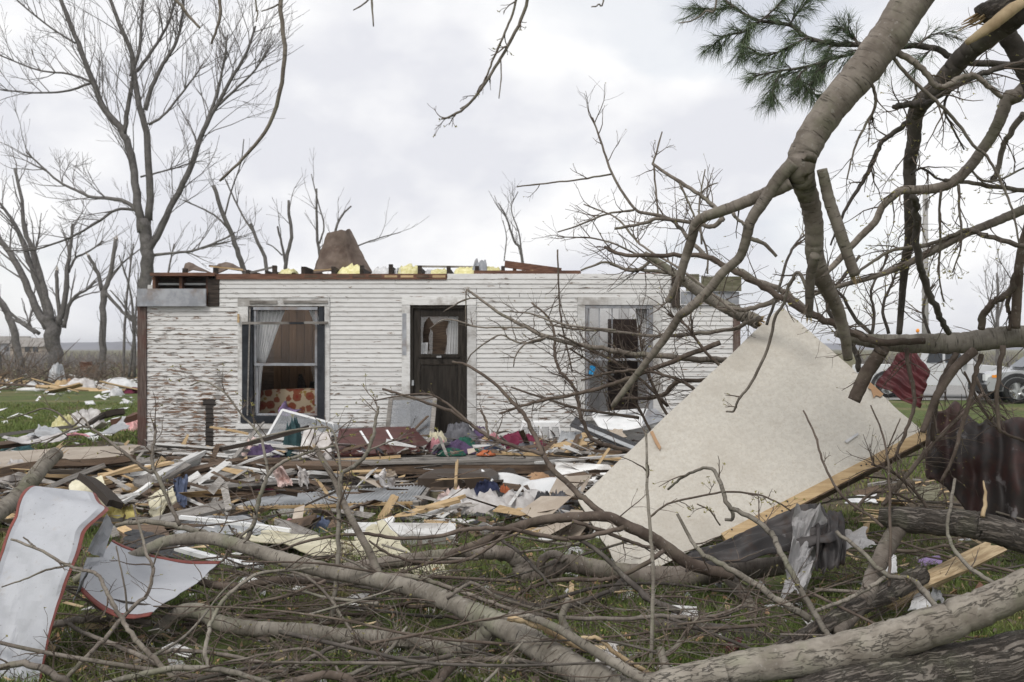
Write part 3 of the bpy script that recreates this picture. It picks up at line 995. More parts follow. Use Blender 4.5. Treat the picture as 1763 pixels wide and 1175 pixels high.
# two far buildings on the left horizon
def far_house(label, px, d, w, h, wall):
    c = P(px, 0, d)
    r = thing('far_house', label, 'house', (c.x, d, 0))
    m = MB(); m.box((c.x - w / 2, d - 3, 0), (c.x + w / 2, d + 3, h)); m.build('wall', wall, r)
    m = MB(); m.prism([(c.x - w / 2 - .3, d - 3.4, h), (c.x - w / 2 - .3, d + 3.4, h), (c.x - w / 2 - .3, d, h + 1.7)], (w + .6, 0, 0)); m.build('roof', M['wood_grey'], r)
    for s in (-.28, .05, .3):
        m = MB(); m.box((c.x + s * w - .5, d - 3.05, 1.0), (c.x + s * w + .5, d - 2.99, 2.2)); m.build('window', M['glass_car'], r)


far_house('small tan house far off between the left trees', 58, 190, 6, 2.0, M['beige_slab'])
far_house('pale grey house far off at the left edge', 20, 230, 8, 2.8, M['trim_grey'])

# utility pole
base = G(1593, 645); base = P(1593, 0, 70); base.z = 0
r = thing('utility_pole', 'pale grey utility pole standing beyond the parked vehicles', 'pole', tuple(base))
top = P(1593, 330, 70).z
m = MB(); m.tube(np.array([base + Vector((0, 0, -.2)), base + Vector((0, 0, top / 2)), base + Vector((0, 0, top))]), [0.24, 0.21, 0.17], 12); m.build('shaft', M['pole'], r, True)
m = MB(); m.box((base.x - .12, base.y - .34, top - 1.2), (base.x + .12, base.y - .2, top - .6)); m.build('bracket', M['wood_grey'], r)
r = thing('warning_lamp', 'small orange warning lamp on a post beside the utility pole', 'lamp', (P(1580, 0, 50).x, 50, 0))
lz = P(1580, 572, 50).z
m = MB(); m.tube(np.array([(P(1580, 0, 50).x, 50, 0), (P(1580, 0, 50).x, 50, lz)]), [0.05, 0.05], 8); m.build('post', M['grey_metal'], r)
m = MB(); m.lathe([(.04, -.03), (.08, 0), (.09, .08), (.06, .15), (.02, .17)], (P(1580, 0, 50).x, 50, lz), (0, 0, 1), 12); m.build('lens', M['amber'], r, True)


# ------------------------------------------------------------------ parked vehicles
def vehicle(name, label, cat, loc, yaw, paint, pickup):
    """faces local +X; prof in metres"""
    r = thing(name, label, cat, loc)
    r.rotation_euler = (0, 0, yaw)
    def b(mb, nm, mat, parent=r, smooth=False):
        o = mb.build(nm, mat, None, smooth, keep=True)
        o.parent = parent
        return o
    w = 0.92
    if pickup:
        low = [(-2.7, .45), (-2.72, 1.0), (-2.7, 1.12), (-.55, 1.14), (-.5, 1.18), (1.05, 1.16), (2.1, 1.08), (2.55, .98), (2.62, .75), (2.6, .45)]
        cab = [(-.55, 1.15), (-.42, 1.72), (-.2, 1.80), (.55, 1.80), (.8, 1.72), (1.25, 1.17)]
    else:
        low = [(-2.3, .42), (-2.35, .85), (-2.25, 1.05), (1.0, 1.05), (1.9, .95), (2.25, .80), (2.3, .6), (2.25, .38)]
        cab = [(-2.2, 1.05), (-2.0, 1.55), (-1.7, 1.66), (.3, 1.66), (.6, 1.58), (1.2, 1.05)]
    m = MB(); m.prism([(x, -w, z) for x, z in low], (0, 2 * w, 0)); b(m, 'body', paint)
    m = MB()
    v = []
    for s in (-1, 1): v += [(x, s * (w - .04 - .22 * (z - 1.05)), z) for x, z in cab]
    n = len(cab)
    m.add(v, [tuple(range(n)), tuple(range(2 * n - 1, n - 1, -1))] + [(i, i + n, (i + 1) % n + n, (i + 1) % n) for i in range(n)])
    cabo = b(m, 'cab', paint)
    cx0 = [p[0] for p in cab]
    z0, z1 = cab[0][1] + .06, max(p[1] for p in cab) - .14
    for s in (-1, 1):
        for a, c in (((cx0[0] + .22), 0.18), (0.26, cx0[-1] - .32)):
            m = MB()
            yy = lambda z: s * (w - .02 - .22 * (z - 1.05))
            m.prism([(a, yy(z0), z0), (c, yy(z0), z0), (c - (.30 if c > .5 else 0), yy(z1), z1), (a + (.12 if a < 0 else 0), yy(z1), z1)], (0, -s * .03, 0))
            b(m, 'side_window', M['glass_car'])
    m = MB(); m.prism([(cx0[-1] - .02, -.72, z0), (cx0[-1] - .02, .72, z0), (cx0[-2] + .03, .60, z1 + .05), (cx0[-2] + .03, -.60, z1 + .05)], (.03, 0, .01)); b(m, 'windscreen', M['glass_car'])
    fx = max(p[0] for p in low)
    for y0 in (-1, 1):
        m = MB(); m.box((fx - .12, y0 * .72 - .17, .70), (fx + .02, y0 * .72 + .17, .90)); b(m, 'headlight', M['lamp_white'])
        m = MB(); m.box((fx - .35, y0 * (w + .005) - .02, .80), (fx - .16, y0 * (w + .005) + .02, .88)); b(m, 'side_marker', M['amber'])
        m = MB(); m.box((.78, y0 * (w + .1) - .1, 1.16), (.92, y0 * (w + .1) + .1, 1.32)); b(m, 'wing_mirror', M['black'])
    m = MB(); m.box((fx - .05, -.5, .62), (fx + .03, .5, .92)); b(m, 'grille', M['black'])
    m = MB(); m.box((fx - .10, -w + .02, .36), (fx + .12, w - .02, .58)); b(m, 'bumper', M['black'])
    for x in ((1.62, -1.55) if pickup else (1.42, -1.4)):
        for s in (-1, 1):
            c = (x, s * (w - .02), .40)
            m = MB()
            arc = [(x + .56 * math.cos(a), s * w * 1.0, .40 + .54 * math.sin(a)) for a in np.linspace(math.pi, 0, 12)] + [(x + .44 * math.cos(a), s * w, .40 + .43 * math.sin(a)) for a in np.linspace(0, math.pi, 12)]
            m.prism(arc, (0, s * .05, 0)); b(m, 'wheel_arch', M['black'])
            m = MB(); m.lathe([(.26, -.1), (.38, -.11), (.40, -.05), (.40, .05), (.38, .11), (.26, .1)], c, (0, s, 0), 24)
            wh = b(m, 'wheel', M['tyre'], smooth=True)
            m = MB(); m.lathe([(.05, .10), (.10, .13), (.11, .10), (.255, .10), (.265, .125), (.262, .08)], c, (0, s, 0), 24)
            for k in range(5):
                a = 2 * math.pi * k / 5
                m.bar(Vector(c) + Vector((0, s * .11, 0)), Vector(c) + Vector((.25 * math.cos(a), s * .11, .25 * math.sin(a))), .07, .03, (0, 1, 0))
            rim = b(m, 'rim', M['chrome'], wh)
    return r


c = P(1612, 0, 34.5)
vehicle('pickup_truck', 'white pickup truck parked on the track behind the maroon metal sheet', 'pickup truck', (c.x, 34.5, 0), math.radians(-22), M['car_white'], True)
c = P(1822, 0, 31)
vehicle('parked_car', 'silver car with alloy wheels cut off by the right edge', 'car', (c.x, 31, 0), math.radians(168), M['car_silver'], False)

# ------------------------------------------------------------------ the house
HD = 15.6                                        # distance of the front wall


def hx(px): return (px - CX) * HD / F
def hz(py): return CZ - (py - HY) * HD / F


house = thing('house', 'white clapboard house with peeling paint and its roof torn away', 'house', (0, HD, 0))
XL, XR = hx(250), hx(1268)


def fbox(mb, x0, x1, y0, y1, dn, df):
    """box on the front wall: photo pixels x0..x1, y0 (top)..y1 (bottom); dn proud of the wall plane, df behind it (metres)"""
    mb.box((hx(x0), HD - dn, hz(y1)), (hx(x1), HD + df, hz(y0)))
    return mb


def hpart(name, mat, args, parent=house):
    m = MB()
    fbox(m, *args)
    return m.build(name, mat, parent)


# rough openings (px): window left, door, window right
OPEN = [(426, 560, 528, 728), (707, 804, 526, 758), (1007, 1124, 526, 716)]
CAS = [(410, 568, 514, 737), (692, 820, 512, 762), (994, 1139, 512, 722)]
# structural wall behind the boards
m = MB()
cuts = sorted(OPEN)
xs = 251
for (a, b, t, bt) in cuts + [(1267, 1267, 0, 0)]:
    top = 482
    segs = [(xs, a)]
    for s, e in segs:
        if s < 378: m.box((hx(s), HD + .014, hz(790)), (hx(378), HD + .10, hz(532))); s = 378
        if e > 1156: m.box((hx(1156), HD + .014, hz(790)), (hx(e), HD + .10, hz(526))); e = 1156
        m.box((hx(s), HD + .014, hz(790)), (hx(e), HD + .10, hz(477)))
    if a < b:
        m.box((hx(a), HD + .014, hz(t)), (hx(b), HD + .10, hz(477)))
        m.box((hx(a), HD + .014, hz(790)), (hx(b), HD + .10, hz(bt)))
    xs = b
m.build('wall', M['wood_dark'], house)

# clapboards, each one its own board
rb = random.Random(4)
pitch = 7.95
k = 0
y = 473.0
while y < 777:
    yt, yb = y, y + pitch
    yc = (yt + yb) / 2
    if yc < 480: spans = [(770, 1156)]
    elif yc < 530: spans = [(378, 1156)]
    else: spans = [(253, 1262)]
    if yc > 526 and yc < 530: spans = [(378, 1262)]
    for (a, b, t, bt) in CAS:
        if t < yc < bt:
            nw = []
            for s, e in spans:
                if e <= a or s >= b: nw.append((s, e))
                else:
                    if a - s > 3: nw.append((s, a))
                    if e - b > 3: nw.append((b, e))
            spans = nw
    fin = []
    for s, e in spans:
        if e - s > 330:
            j = s + (e - s) * rb.uniform(.3, .7)
            fin += [(s, j - .12), (j + .12, e)]
        else: fin.append((s, e))
    for s, e in fin:
        m = MB()
        x0, x1 = hx(s) + rb.uniform(0, .004), hx(e) - rb.uniform(0, .004)
        zt, zb = hz(yt) + .012, hz(yb)
        o = rb.uniform(-.0015, .0025)
        sag = rb.uniform(-.003, .003)
        v = [(x0, HD - .013 - o, zb + sag), (x1, HD - .013 - o, zb - sag), (x1, HD + .003, zt), (x0, HD + .003, zt),
             (x0, HD + .013, zb + sag), (x1, HD + .013, zb - sag), (x1, HD + .013, zt), (x0, HD + .013, zt)]
        f = [(0, 1, 2, 3), (5, 4, 7, 6), (4, 5, 1, 0), (3, 2, 6, 7), (4, 0, 3, 7), (1, 5, 6, 2)]
        uvv = [(x0, 0), (x1, 0), (x1, 1), (x0, 1)]
        uv = []
        for fc in f: uv += [uvv[i % 4] for i in fc]
        m.add(v, f, np.array(uv))
        m.build('clapboard', M['clap'], house)
    y += pitch
    k += 1

# corners, returns, top plate
hpart('corner_board', M['corner'], (238, 253, 528, 792, .035, .06))
hpart('corner_board', M['corner'], (1262, 1274, 526, 660, .03, .06))
m = MB(); m.box((hx(240), HD - .10, hz(528)), (hx(357.5), HD - .06, hz(498))); m.box((hx(240), HD - .058, hz(527)), (hx(242), HD + .2, hz(499))); m.build('cornice_return', M['trim_grey'], house)
m = MB(); m.box((hx(1172), HD - .06, hz(524)), (hx(1271), HD - .02, hz(503))); m.build('cornice_return', M['trim_grey'], house)
m = MB(); m.box((hx(1180), HD - .10, hz(502)), (hx(1202), HD - .05, hz(473))); m.build('fascia_board', M['box_green'], house)
m = MB(); m.box((hx(1206), HD - .10, hz(502)), (hx(1274), HD - .05, hz(477))); m.build('fascia_board', M['box_green'], house)
m = MB(); m.box((hx(1156.5), HD - .05, hz(530)), (hx(1170), HD + .05, hz(475))); m.build('bare_stud', M['wood_dark'], house)
m = MB(); m.box((hx(358.5), HD - .02, hz(528)), (hx(377.5), HD + .012, hz(480))); m.build('bare_stud', M['wood_dark'], house)
# open soffit box on the left: back board, plates, three studs
hpart('soffit_back', M['wood_dark'], (262, 378, 474, 531, -.22, .26))
hpart('top_plate', M['wood_red'], (262, 372, 470.5, 476, .10, .2))
hpart('top_plate', M['wood_red'], (372.5, 769, 472, 481.5, .03, .12))
for a in (262, 308, 354): hpart('stud', M['wood_red'], (a, a + 5, 476.5, 528, -.01, .2))
hpart('top_plate', M['wood_red'], (816, 1000, 466, 472.5, -.005, .1))
hpart('top_plate', M['wood_red'], (1100, 1156, 470, 472.5, -.005, .1))
for i in range(9):
    a = 525 + i * 27.5
    if a < 765: hpart('lath', M['wood_tan'] if i in (5, 6, 8) else M['wood_brown'], (a, a + 22, 474.5, 478.5, .034, -.03))

# body behind: side walls, rear wall, floor, ceiling (the roof is gone)
DEP = 7.0
m = MB(); m.box((XL + .0, HD + .101, 0.0), (XL + .12, HD + DEP, 2.7)); m.build('side_wall', M['wood_white'], house)
m = MB(); m.box((XR - .12, HD + .101, 0.0), (XR, HD + DEP, 2.7)); m.build('side_wall', M['wood_white'], house)
m = MB(); m.box((XL + .121, HD + DEP - .12, 0.0), (XR - .121, HD + DEP, 2.7)); m.build('rear_wall', M['wood_white'], house)
m = MB(); m.box((XL + .121, HD + .101, 0.16), (XR - .121, HD + DEP - .121, .28)); m.build('floor', M['wood_brown'], house)
for a, b, c, e in ((XL + .121, hx(640), HD + .13, HD + 1.9), (hx(690), hx(960), HD + .13, HD + 1.9), (hx(965), XR - .121, HD + .13, HD + .7), (XL + .121, XR - .121, HD + 4.6, HD + DEP - .121)):  # unseen ceiling put in to darken the rooms, gaps left to let light in
    m = MB(); m.box((a, c, 2.70), (b, e, 2.73)); m.build('ceiling_board', M['inner_white'], house)
# partitions: room left (brown panelling), hall behind the door, room right (white)
zc = 2.698
yb = HD + 2.9
for i in range(16):
    x0 = hx(395) + i * .145
    m = MB(); m.box((x0 + .004, yb - .012 - .003 * (i % 2), .281), (x0 + .141, yb, zc)); m.build('panel_board', M['panelling'], house)
m = MB(); m.box((XL + .122, yb + .002, .281), (hx(690), yb + .06, zc)); m.build('partition', M['wood_brown'], house)
m = MB(); m.box((hx(640), HD + .101, .281), (hx(646), yb - .03, zc)); m.build('partition', M['panelling'], house)
m = MB(); m.box((hx(690) + .01, yb + .4, .281), (hx(960), yb + .46, zc)); m.build('partition', M['wood_brown'], house)
m = MB(); m.box((hx(900), HD + .101, .281), (hx(906), yb + .39, zc)); m.build('partition', M['inner_white'], house)
m = MB(); m.box((hx(962), HD + 1.5, .281), (hx(1240), HD + 1.56, zc)); m.build('partition', M['inner_white'], house)
for i in range(7):
    x0 = hx(990) + i * .17
    m = MB(); m.box((x0 + .006, HD + 1.482, .281), (x0 + .164, HD + 1.499, zc)); m.build('panel_board', M['inner_white'], house)
m = MB(); m.box((hx(1062), HD + 1.44, .281), (hx(1118), HD + 1.48, hz(545))); dd = m.build('inner_door', nmat('dark brown inner door', (.028, .018, .015), (.048, .032, .026), 3, (8, 1, 1), .6), house)
m = MB(); m.lathe([(.012, 0), (.03, .02), (.03, .05), (.01, .06)], (hx(1070), HD + 1.44, 1.25), (0, -1, 0), 10); m.build('handle', M['chrome'], dd)


# casings and windows
def casing(a, b, t, bt, ia, ib, it, mat, sill=None):
    m = MB(); fbox(m, a, ia - .3, it + 1, bt, .026, .013); m.build('casing_board', mat, house)
    m = MB(); fbox(m, ib + .3, b, it + 1, bt, .026, .013); m.build('casing_board', mat, house)
    m = MB(); fbox(m, a, b, t, it + .5, .030, .013); m.build('casing_board', mat, house)


casing(410, 568, 514, 729, 428, 559, 527, M['wood_white'])
casing(692, 820, 512, 760, 706.5, 804, 525, M['wood_white'])
casing(994, 1139, 512, 722, 1007, 1124, 525, M['wood_white'])
m = MB(); m.box((hx(693), HD - .029, hz(612)), (hx(700), HD - .0265, hz(540))); m.build('bare_paint_patch', M['trim_grey'], house)

# left window
w1 = thing('window', None, None, (0, 0, 0)); w1.parent = house
WB = Vector((hx(492), HD, hz(728)))
w1.location = WB - Vector((0, HD, 0))


def wpart(name, mat, boxes, par):
    m = MB()
    for bx_ in boxes: fbox(m, *bx_)
    return m.build(name, mat, par)


wpart('frame', M['trim_black'], [(418, 436, 559, 716, .05, .04), (547, 559.5, 560, 716, .05, .04), (416, 560, 716.5, 728, .07, .05), (428, 436, 529, 558.5, .02, .05), (549, 558, 529, 559.5, .02, .05)], w1)
wpart('frame', M['trim_grey'], [(436.5, 547, 529, 534, .02, .05)], w1)
wpart('sash', M['trim_grey'], [(437, 441, 534.5, 625, .0, .03), (542, 546.5, 534.5, 625, .0, .03), (437, 546.5, 625.5, 630, .0, .04)], w1)
wpart('sash', M['trim_grey'], [(439, 443, 630.5, 712, -.045, .08), (541, 545, 630.5, 712, -.045, .08), (439, 545, 712.5, 716, -.045, .08)], w1)
wpart('sill', M['wood_white'], [(408, 570, 729.5, 738, .075, .013)], w1)
wpart('pane', M['glass'], [(441.3, 541.7, 535, 625, -.012, .016)], w1)
for tri in ([(443.3, 630.6), (452, 630.6), (447, 655), (443.3, 690)], [(540.7, 630.6), (533, 630.6), (537, 648), (540.7, 676)], [(500, 712), (541, 712), (541, 694), (529, 703)]):
    m = MB(); m.prism([(hx(q[0]), HD + .06, hz(q[1])) for q in tri], (0, .004, 0))
    m.build('glass_shard', M['glass'], w1)
# loose laths nailed over it
for a, b, t, bt, mt in ((418, 500, 554.5, 559, 'wood_grey'), (525, 566, 554, 558.5, 'wood_grey'), (500.5, 524.5, 555, 559, 'trim_black'), (431, 478, 518, 523.5, 'wood_grey'), (489, 565, 518, 522.5, 'wood_grey'), (410.6, 414, 541, 556, 'wood_tan')):
    m = MB(); m.box((hx(a), HD - .072, hz(bt)), (hx(b), HD - .052, hz(t))) if bt > 550 else m.box((hx(a), HD - .052, hz(bt)), (hx(b), HD - .031, hz(t)))
    m.build('lath', M[mt], house)
m = MB(); m.bar((hx(432), HD - .06, hz(530)), (hx(428), HD - .075, hz(715)), .02, .02); m.build('lath', M['wood_grey'], house)

# right window, its upper and lower lights with vertical bars
w2 = thing('window', None, None, (hx(1065), 0, hz(716))); w2.parent = house
wpart('frame', M['trim_grey'], [(1008, 1012, 528, 716, .01, .06), (1117, 1124, 532, 716, .01, .06), (1008, 1124, 526, 531, .014, .06)], w2)
wpart('sash', M['trim_grey'], [(1012.3, 1015, 531.5, 617, -.01, .04), (1114, 1116.7, 531.5, 617, -.01, .04), (1012.3, 1116.7, 617.5, 621, -.005, .05)], w2)
wpart('glazing_bar', M['trim_grey'], [(1031, 1033, 531.5, 617, -.012, .03)], w2)
wpart('glazing_bar', M['trim_grey'], [(1053, 1055, 531.5, 617, -.012, .03)], w2)
wpart('sash', M['trim_grey'], [(1012.3, 1015, 621.5, 712, -.03, .06), (1114, 1116.7, 621.5, 712, -.03, .06), (1012.3, 1116.7, 712.3, 715, -.03, .06)], w2)
wpart('pane', M['glass'], [(1033.2, 1052.8, 531.6, 617, -.018, .022)], w2)
wpart('pane', M['glass'], [(1015.2, 1030.8, 531.6, 617, -.018, .022)], w2)
wpart('sill', M['wood_white'], [(1000, 1135, 716.5, 724, .07, .013)], w2)

# door
dr = thing('door', None, None, (hx(755), 0, hz(757))); dr.parent = house
wpart('jamb', M['door_dark'], [(706.8, 711, 527, 757, .005, .1), (799, 803.6, 527, 757, .005, .1), (711.3, 798.7, 527, 531, .005, .1)], dr)
wpart('stile', M['door_dark'], [(711.5, 723.5, 531.5, 756, -.035, .075)], dr)
wpart('stile', M['door_dark'], [(789, 798.5, 531.5, 756, -.035, .075)], dr)
wpart('rail', M['door_dark'], [(723.8, 788.7, 531.5, 545, -.035, .075)], dr)
wpart('rail', M['door_dark'], [(723.8, 788.7, 610, 628, -.035, .075)], dr)
wpart('rail', M['door_dark'], [(723.8, 788.7, 742, 756, -.035, .075)], dr)
wpart('door_panel', M['door_dark'], [(723.8, 788.7, 628.3, 741.7, -.05, .068)], dr)
wpart('moulding', M['door_dark'], [(720, 792, 612, 616, -.015, .0349)], dr)
m = MB()
for poly in ([(724, 545.3), (738, 545.3), (730, 556), (727, 575), (729, 598), (724, 609.7)], [(738, 545.3), (788.4, 545.3), (788.4, 556), (764, 552), (748, 560), (742, 552)],
             [(765, 609.7), (770, 590), (767, 570), (772, 556), (788.4, 554), (788.4, 609.7)], [(724, 609.7), (731, 603), (742, 605), (742, 609.7)], [(739, 605), (738, 580), (741, 566), (745, 572), (744, 609.7), (742, 609.7)]):
    m.prism([(hx(q[0]), HD + .052, hz(q[1])) for q in poly], (0, .004, 0))
m.build('broken_pane', m_glass('hazy broken door glass', .06, .22, (.30, .30, .30)), dr)
wpart('hinge', M['grey_metal'], [(709, 712.5, 655, 664, .008, -.0)], dr)
wpart('handle', M['grey_metal'], [(752, 760, 613, 616, .05, -.012)], dr)
wpart('threshold', M['wood_grey'], [(700, 812, 757.5, 762, .12, .1)], dr)

# foundation skirt below the boards
m = MB(); m.box((XL + .02, HD + .02, -.1), (XR - .02, HD + .2, hz(781))); m.build('foundation', M['concrete'], house)


# joists, ceiling timbers and what is left of the roof
for i, xj in enumerate([422, 455, 471, 521.5, 573, 622, 672, 722, 772, 821, 866]):
    zt = hz(455 + (i % 3) * 1.5)
    m = MB(); m.box((hx(xj) - .022, HD + .13, 2.732), (hx(xj) + .022, HD + DEP - .3, zt - .03 if i > 2 else zt - .08)); m.build('joist', M['wood_dark'], house)
for i, (xj, zt) in enumerate([(316, 462), (369, 461), (521, 459), (573, 459), (622, 457), (672, 455), (722, 457), (772, 458), (821, 458), (866, 458), (471, 457)]):
    m = MB(); m.box((hx(xj) - .03, HD + .03, hz(473)), (hx(xj) + .03, HD + .125, hz(zt))); m.build('rafter_end', M['wood_dark'], house)


def batt(px0, px1, py, seed, label, mat, cat='insulation', d=HD + .3, hh=None, group=None):
    rng = random.Random(seed)
    m = MB()
    n = 16
    x0, x1 = hx(px0), hx(px1)
    zb = hz(472)
    h = (hz(py) - zb) * 1.35
    prof = []
    nx, ny = 12, 7
    v = []
    for j in range(ny):
        for i in range(nx):
            u, w = i / (nx - 1), j / (ny - 1)
            z = h * (0.80 + 0.35 * fbm(u * 3 + seed, w * 2, seed * 1.7, 3.2, 4)) * (math.sin(math.pi * min(1, max(0, w))) ** .4 if 0 < w < 1 else 0) * (math.sin(math.pi * u) ** .10 if 0 < u < 1 else .45)
            v.append((x0 + (x1 - x0) * u + .03 * fbm(u, w, seed, 5), d - .2 + .75 * w + .05 * fbm(u, w, 4 + seed, 4), zb + max(0, z)))
    f = [(j * nx + i, j * nx + i + 1, (j + 1) * nx + i + 1, (j + 1) * nx + i) for j in range(ny - 1) for i in range(nx - 1)]
    b0 = len(v)
    v += [(x0, d - .2, zb - .01), (x1, d - .2, zb - .01), (x1, d + .55, zb - .01), (x0, d + .55, zb - .01)]
    f.append((b0 + 3, b0 + 2, b0 + 1, b0))
    f.append((b0, b0 + 1) + tuple(range(nx - 1, -1, -1)))
    m.add(v, f)
    return tag(m.build('insulation_batt', M[mat], smooth=True), label, cat, group)


batt(577, 620, 457, 1, 'yellow insulation batt lying just right of the brown roofing sheet', 'insul')
batt(683, 719, 455, 2, 'tall crumpled yellow insulation batt near the middle of the torn roof edge', 'insul')
batt(740, 770, 461, 3, 'low yellow insulation batt right of the tall crumpled one', 'insul')
batt(780, 818, 459, 4, 'ragged yellow insulation batt above the end of the short top board', 'insul')
batt(826, 864, 458, 5, 'yellow insulation batt beside the loose reddish roof board', 'insul')
batt(475, 498, 461, 9, 'small dull insulation scrap among roof splinters left of the brown sheet', 'insul')
batt(637, 667, 458, 6, 'white and blue insulation facing paper crumpled on the roof edge', 'paper', 'paper')
batt(676, 688, 459, 7, 'small white paper facing tucked left of the tall insulation batt', 'paper', 'paper')
batt(730, 742, 462, 8, 'white scrap of facing paper beside the low insulation batt', 'paper', 'paper')
batt(812, 838, 447, 12, 'blue grey plastic scrap caught on the right part of the roof edge', 'trim_grey', 'plastic')

# brown folded roofing sheet standing up at the back
sh = thing('roofing_sheet', 'large brown rusty roofing sheet folded upright on the torn roof edge', 'roof sheet', (hx(588), HD + .7, hz(470)))
def HP(px, py, d): return P(px, py, d)
m = MB()
_f1 = folds(4, 6)
def fold1(u, v): return 0.10 * math.sin(math.pi * u) + .09 * _f1(u, v)
m.sheet(HP(538, 470, 16.2), HP(642, 470, 16.8), HP(607, 398, 16.9), HP(563, 402, 16.5), 20, 18, fold1, .012, lambda u, v: (u + .03 * fbm(v * 3, u, 3), v + .06 * fbm(u * 3, v, 6)))
m.build('back_face', M['roof_brown'], sh)
m = MB()
m.sheet(HP(540, 471, 16.0), HP(604, 471, 16.1), HP(594, 424, 16.2), HP(556, 428, 16.15), 10, 8, lambda u, v: 0.10 * math.sin(math.pi * u) * (1 - v * .5) + .02 * fbm(u, v, 7, 3), .012)
m.build('front_flap', M['roof_brown'], sh)
for lab, q, mt in (('brown wedge of roofing lying on the roof edge above the open soffit box', [(314, 471, 16.1), (368, 472, 16.1), (340, 459, 16.3), (318, 457, 16.2)], 'roof_brown'),
                   ('bent brown roofing scrap right of the wedge on the left roof edge', [(370, 472, 16.0), (434, 472, 16.1), (412, 461, 16.3), (372, 459, 16.2)], 'roof_brown')):
    m = MB(); m.sheet(*[HP(*a) for a in q], 8, 4, lambda u, v: .08 * math.sin(math.pi * u) + .03 * fbm(u, v, 1, 4), .02)
    tag(m.build('roofing_scrap', M[mt], smooth=False), lab, 'roof scrap')
for lab, a, b, w, h, mt in (
    ('loose reddish brown roof board propped at a slant on the right of the roof edge', (869, 455, 15.7), (966, 468, 15.8), .04, .11, 'wood_red'),
    ('thin pale splinter lying left of the first rafter ends', (362, 459, 15.9), (418, 465, 15.9), .03, .025, 'wood_tan'),
    ('splintered pale plank resting between the left rafter ends', (430, 470, 15.8), (476, 459, 15.9), .05, .03, 'wood_grey'),
    ('short brown strip poking left above the bent roofing scrap', (360, 458, 16.1), (380, 460, 16.1), .03, .03, 'wood_brown'),
    ('long thin brown strip lying behind the yellow insulation batts', (716, 459, 16.2), (818, 460, 16.2), .04, .03, 'wood_grey'),
    ('pale lath leaning on the loose reddish roof board', (886, 473, 15.66), (918, 466, 15.62), .03, .02, 'wood_tan'),
    ('small upright brown block under the loose reddish roof board', (886, 473, 15.74), (886, 462, 15.74), .06, .06, 'wood_red'),
    ('slim broken strip near the brown roofing sheet foot', (540, 466, 15.8), (570, 464, 15.9), .04, .02, 'wood_tan')):
    m = MB(); m.bar(P(*a), P(*b), w, h); tag(m.build('roof_board', M[mt]), lab, 'board')

# ------------------------------------------------------------------ inside
couch = thing('couch', 'couch in red and brown floral fabric inside the left window', 'couch', (hx(495), HD + 1.2, .28))
def pad(x0, x1, y0, y1, z0, z1, seed, par, nm, mat):
    m = MB()
    v, f = [], []
    n = 9
    for j in range(n):
        for i in range(n):
            u, w = i / (n - 1) * 2 - 1, j / (n - 1) * 2 - 1
            e = (1 - abs(u) ** 6) ** .25 * (1 - abs(w) ** 6) ** .25 if abs(u) < 1 and abs(w) < 1 else 0
            v.append(((x0 + x1) / 2 + u * (x1 - x0) / 2, (y0 + y1) / 2 + w * (y1 - y0) / 2, z0 + (z1 - z0) * (.35 + .65 * e) + .02 * fbm(u, w, seed, 2)))
    f = [(j * n + i, j * n + i + 1, (j + 1) * n + i + 1, (j + 1) * n + i) for j in range(n - 1) for i in range(n - 1)]
    b = len(v)
    v += [(x0, y0, z0), (x1, y0, z0), (x1, y1, z0), (x0, y1, z0)]
    f += [(b, b + 1) + tuple(range(n - 1, -1, -1)), (b + 1, b + 2) + tuple((j * n + n - 1) for j in range(n - 1, -1, -1)), (b + 2, b + 3) + tuple(range((n - 1) * n, n * n)), (b + 3, b) + tuple(j * n for j in range(n)), (b + 3, b + 2, b + 1, b)]
    m.add(v, f)
    return m.build(nm, mat, par, True)
pad(hx(412), hx(578), HD + .55, HD + .82, .30, hz(673), 2, couch, 'backrest', M['floral'])
pad(hx(425), hx(560), HD + .83, HD + 1.6, .30, .72, 3, couch, 'seat', M['floral'])
pad(hx(410), hx(424), HD + .83, HD + 1.6, .30, .88, 5, couch, 'armrest', M['floral'])
pad(hx(562), hx(578), HD + .83, HD + 1.6, .30, .88, 6, couch, 'armrest', M['floral'])
pil = MB(); pil.sheet((hx(478), HD + .45, hz(694)), (hx(508), HD + .48, hz(708)), (hx(506), HD - .03, hz(713)), (hx(480), HD - .02, hz(706)), 10, 8, lambda u, v: .07 * math.sin(math.pi * u) + .05 * fbm(u, v, 3, 4), .02)
tag(pil.build('cloth', M['lilac'], smooth=True), 'lilac cloth bundle lying on the sill of the left window', 'cloth')
m = MB(); m.box((hx(527), HD + 1.9, hz(672)), (hx(552), HD + 2.3, hz(647))); m.box((hx(524), HD + 1.85, hz(682)), (hx(556), HD + 2.35, hz(672.3))); m.box((hx(528), HD + 2.0, .281), (hx(551), HD + 2.3, hz(682.3)))
tag(m.build('television', M['black']), 'black television standing behind the floral couch', 'television')
m = MB(); m.prism([(hx(468), HD + 1.75, .76), (hx(492), HD + 1.75, .76), (hx(470), HD + 1.85, hz(650))], (.05, .06, 0)); m.prism([(hx(485), HD + 1.8, .76), (hx(528), HD + 1.8, .76), (hx(515), HD + 1.9, hz(667)), (hx(492), HD + 1.9, hz(664))], (0, .1, 0))
tag(m.build('fallen_board', M['wood_dark']), 'dark jagged broken board fallen on the couch against the panelling', 'board')


def curtain(name, label, corners, amp=.035, waves=7, mat='curtain'):
    m = MB()
    m.sheet(*[Vector(q) for q in corners], 40, 12, lambda u, v: amp * math.sin(u * waves * 2 * math.pi + 2 * v), .004)
    return tag(m.build(name, M[mat], smooth=True), label, 'curtain')


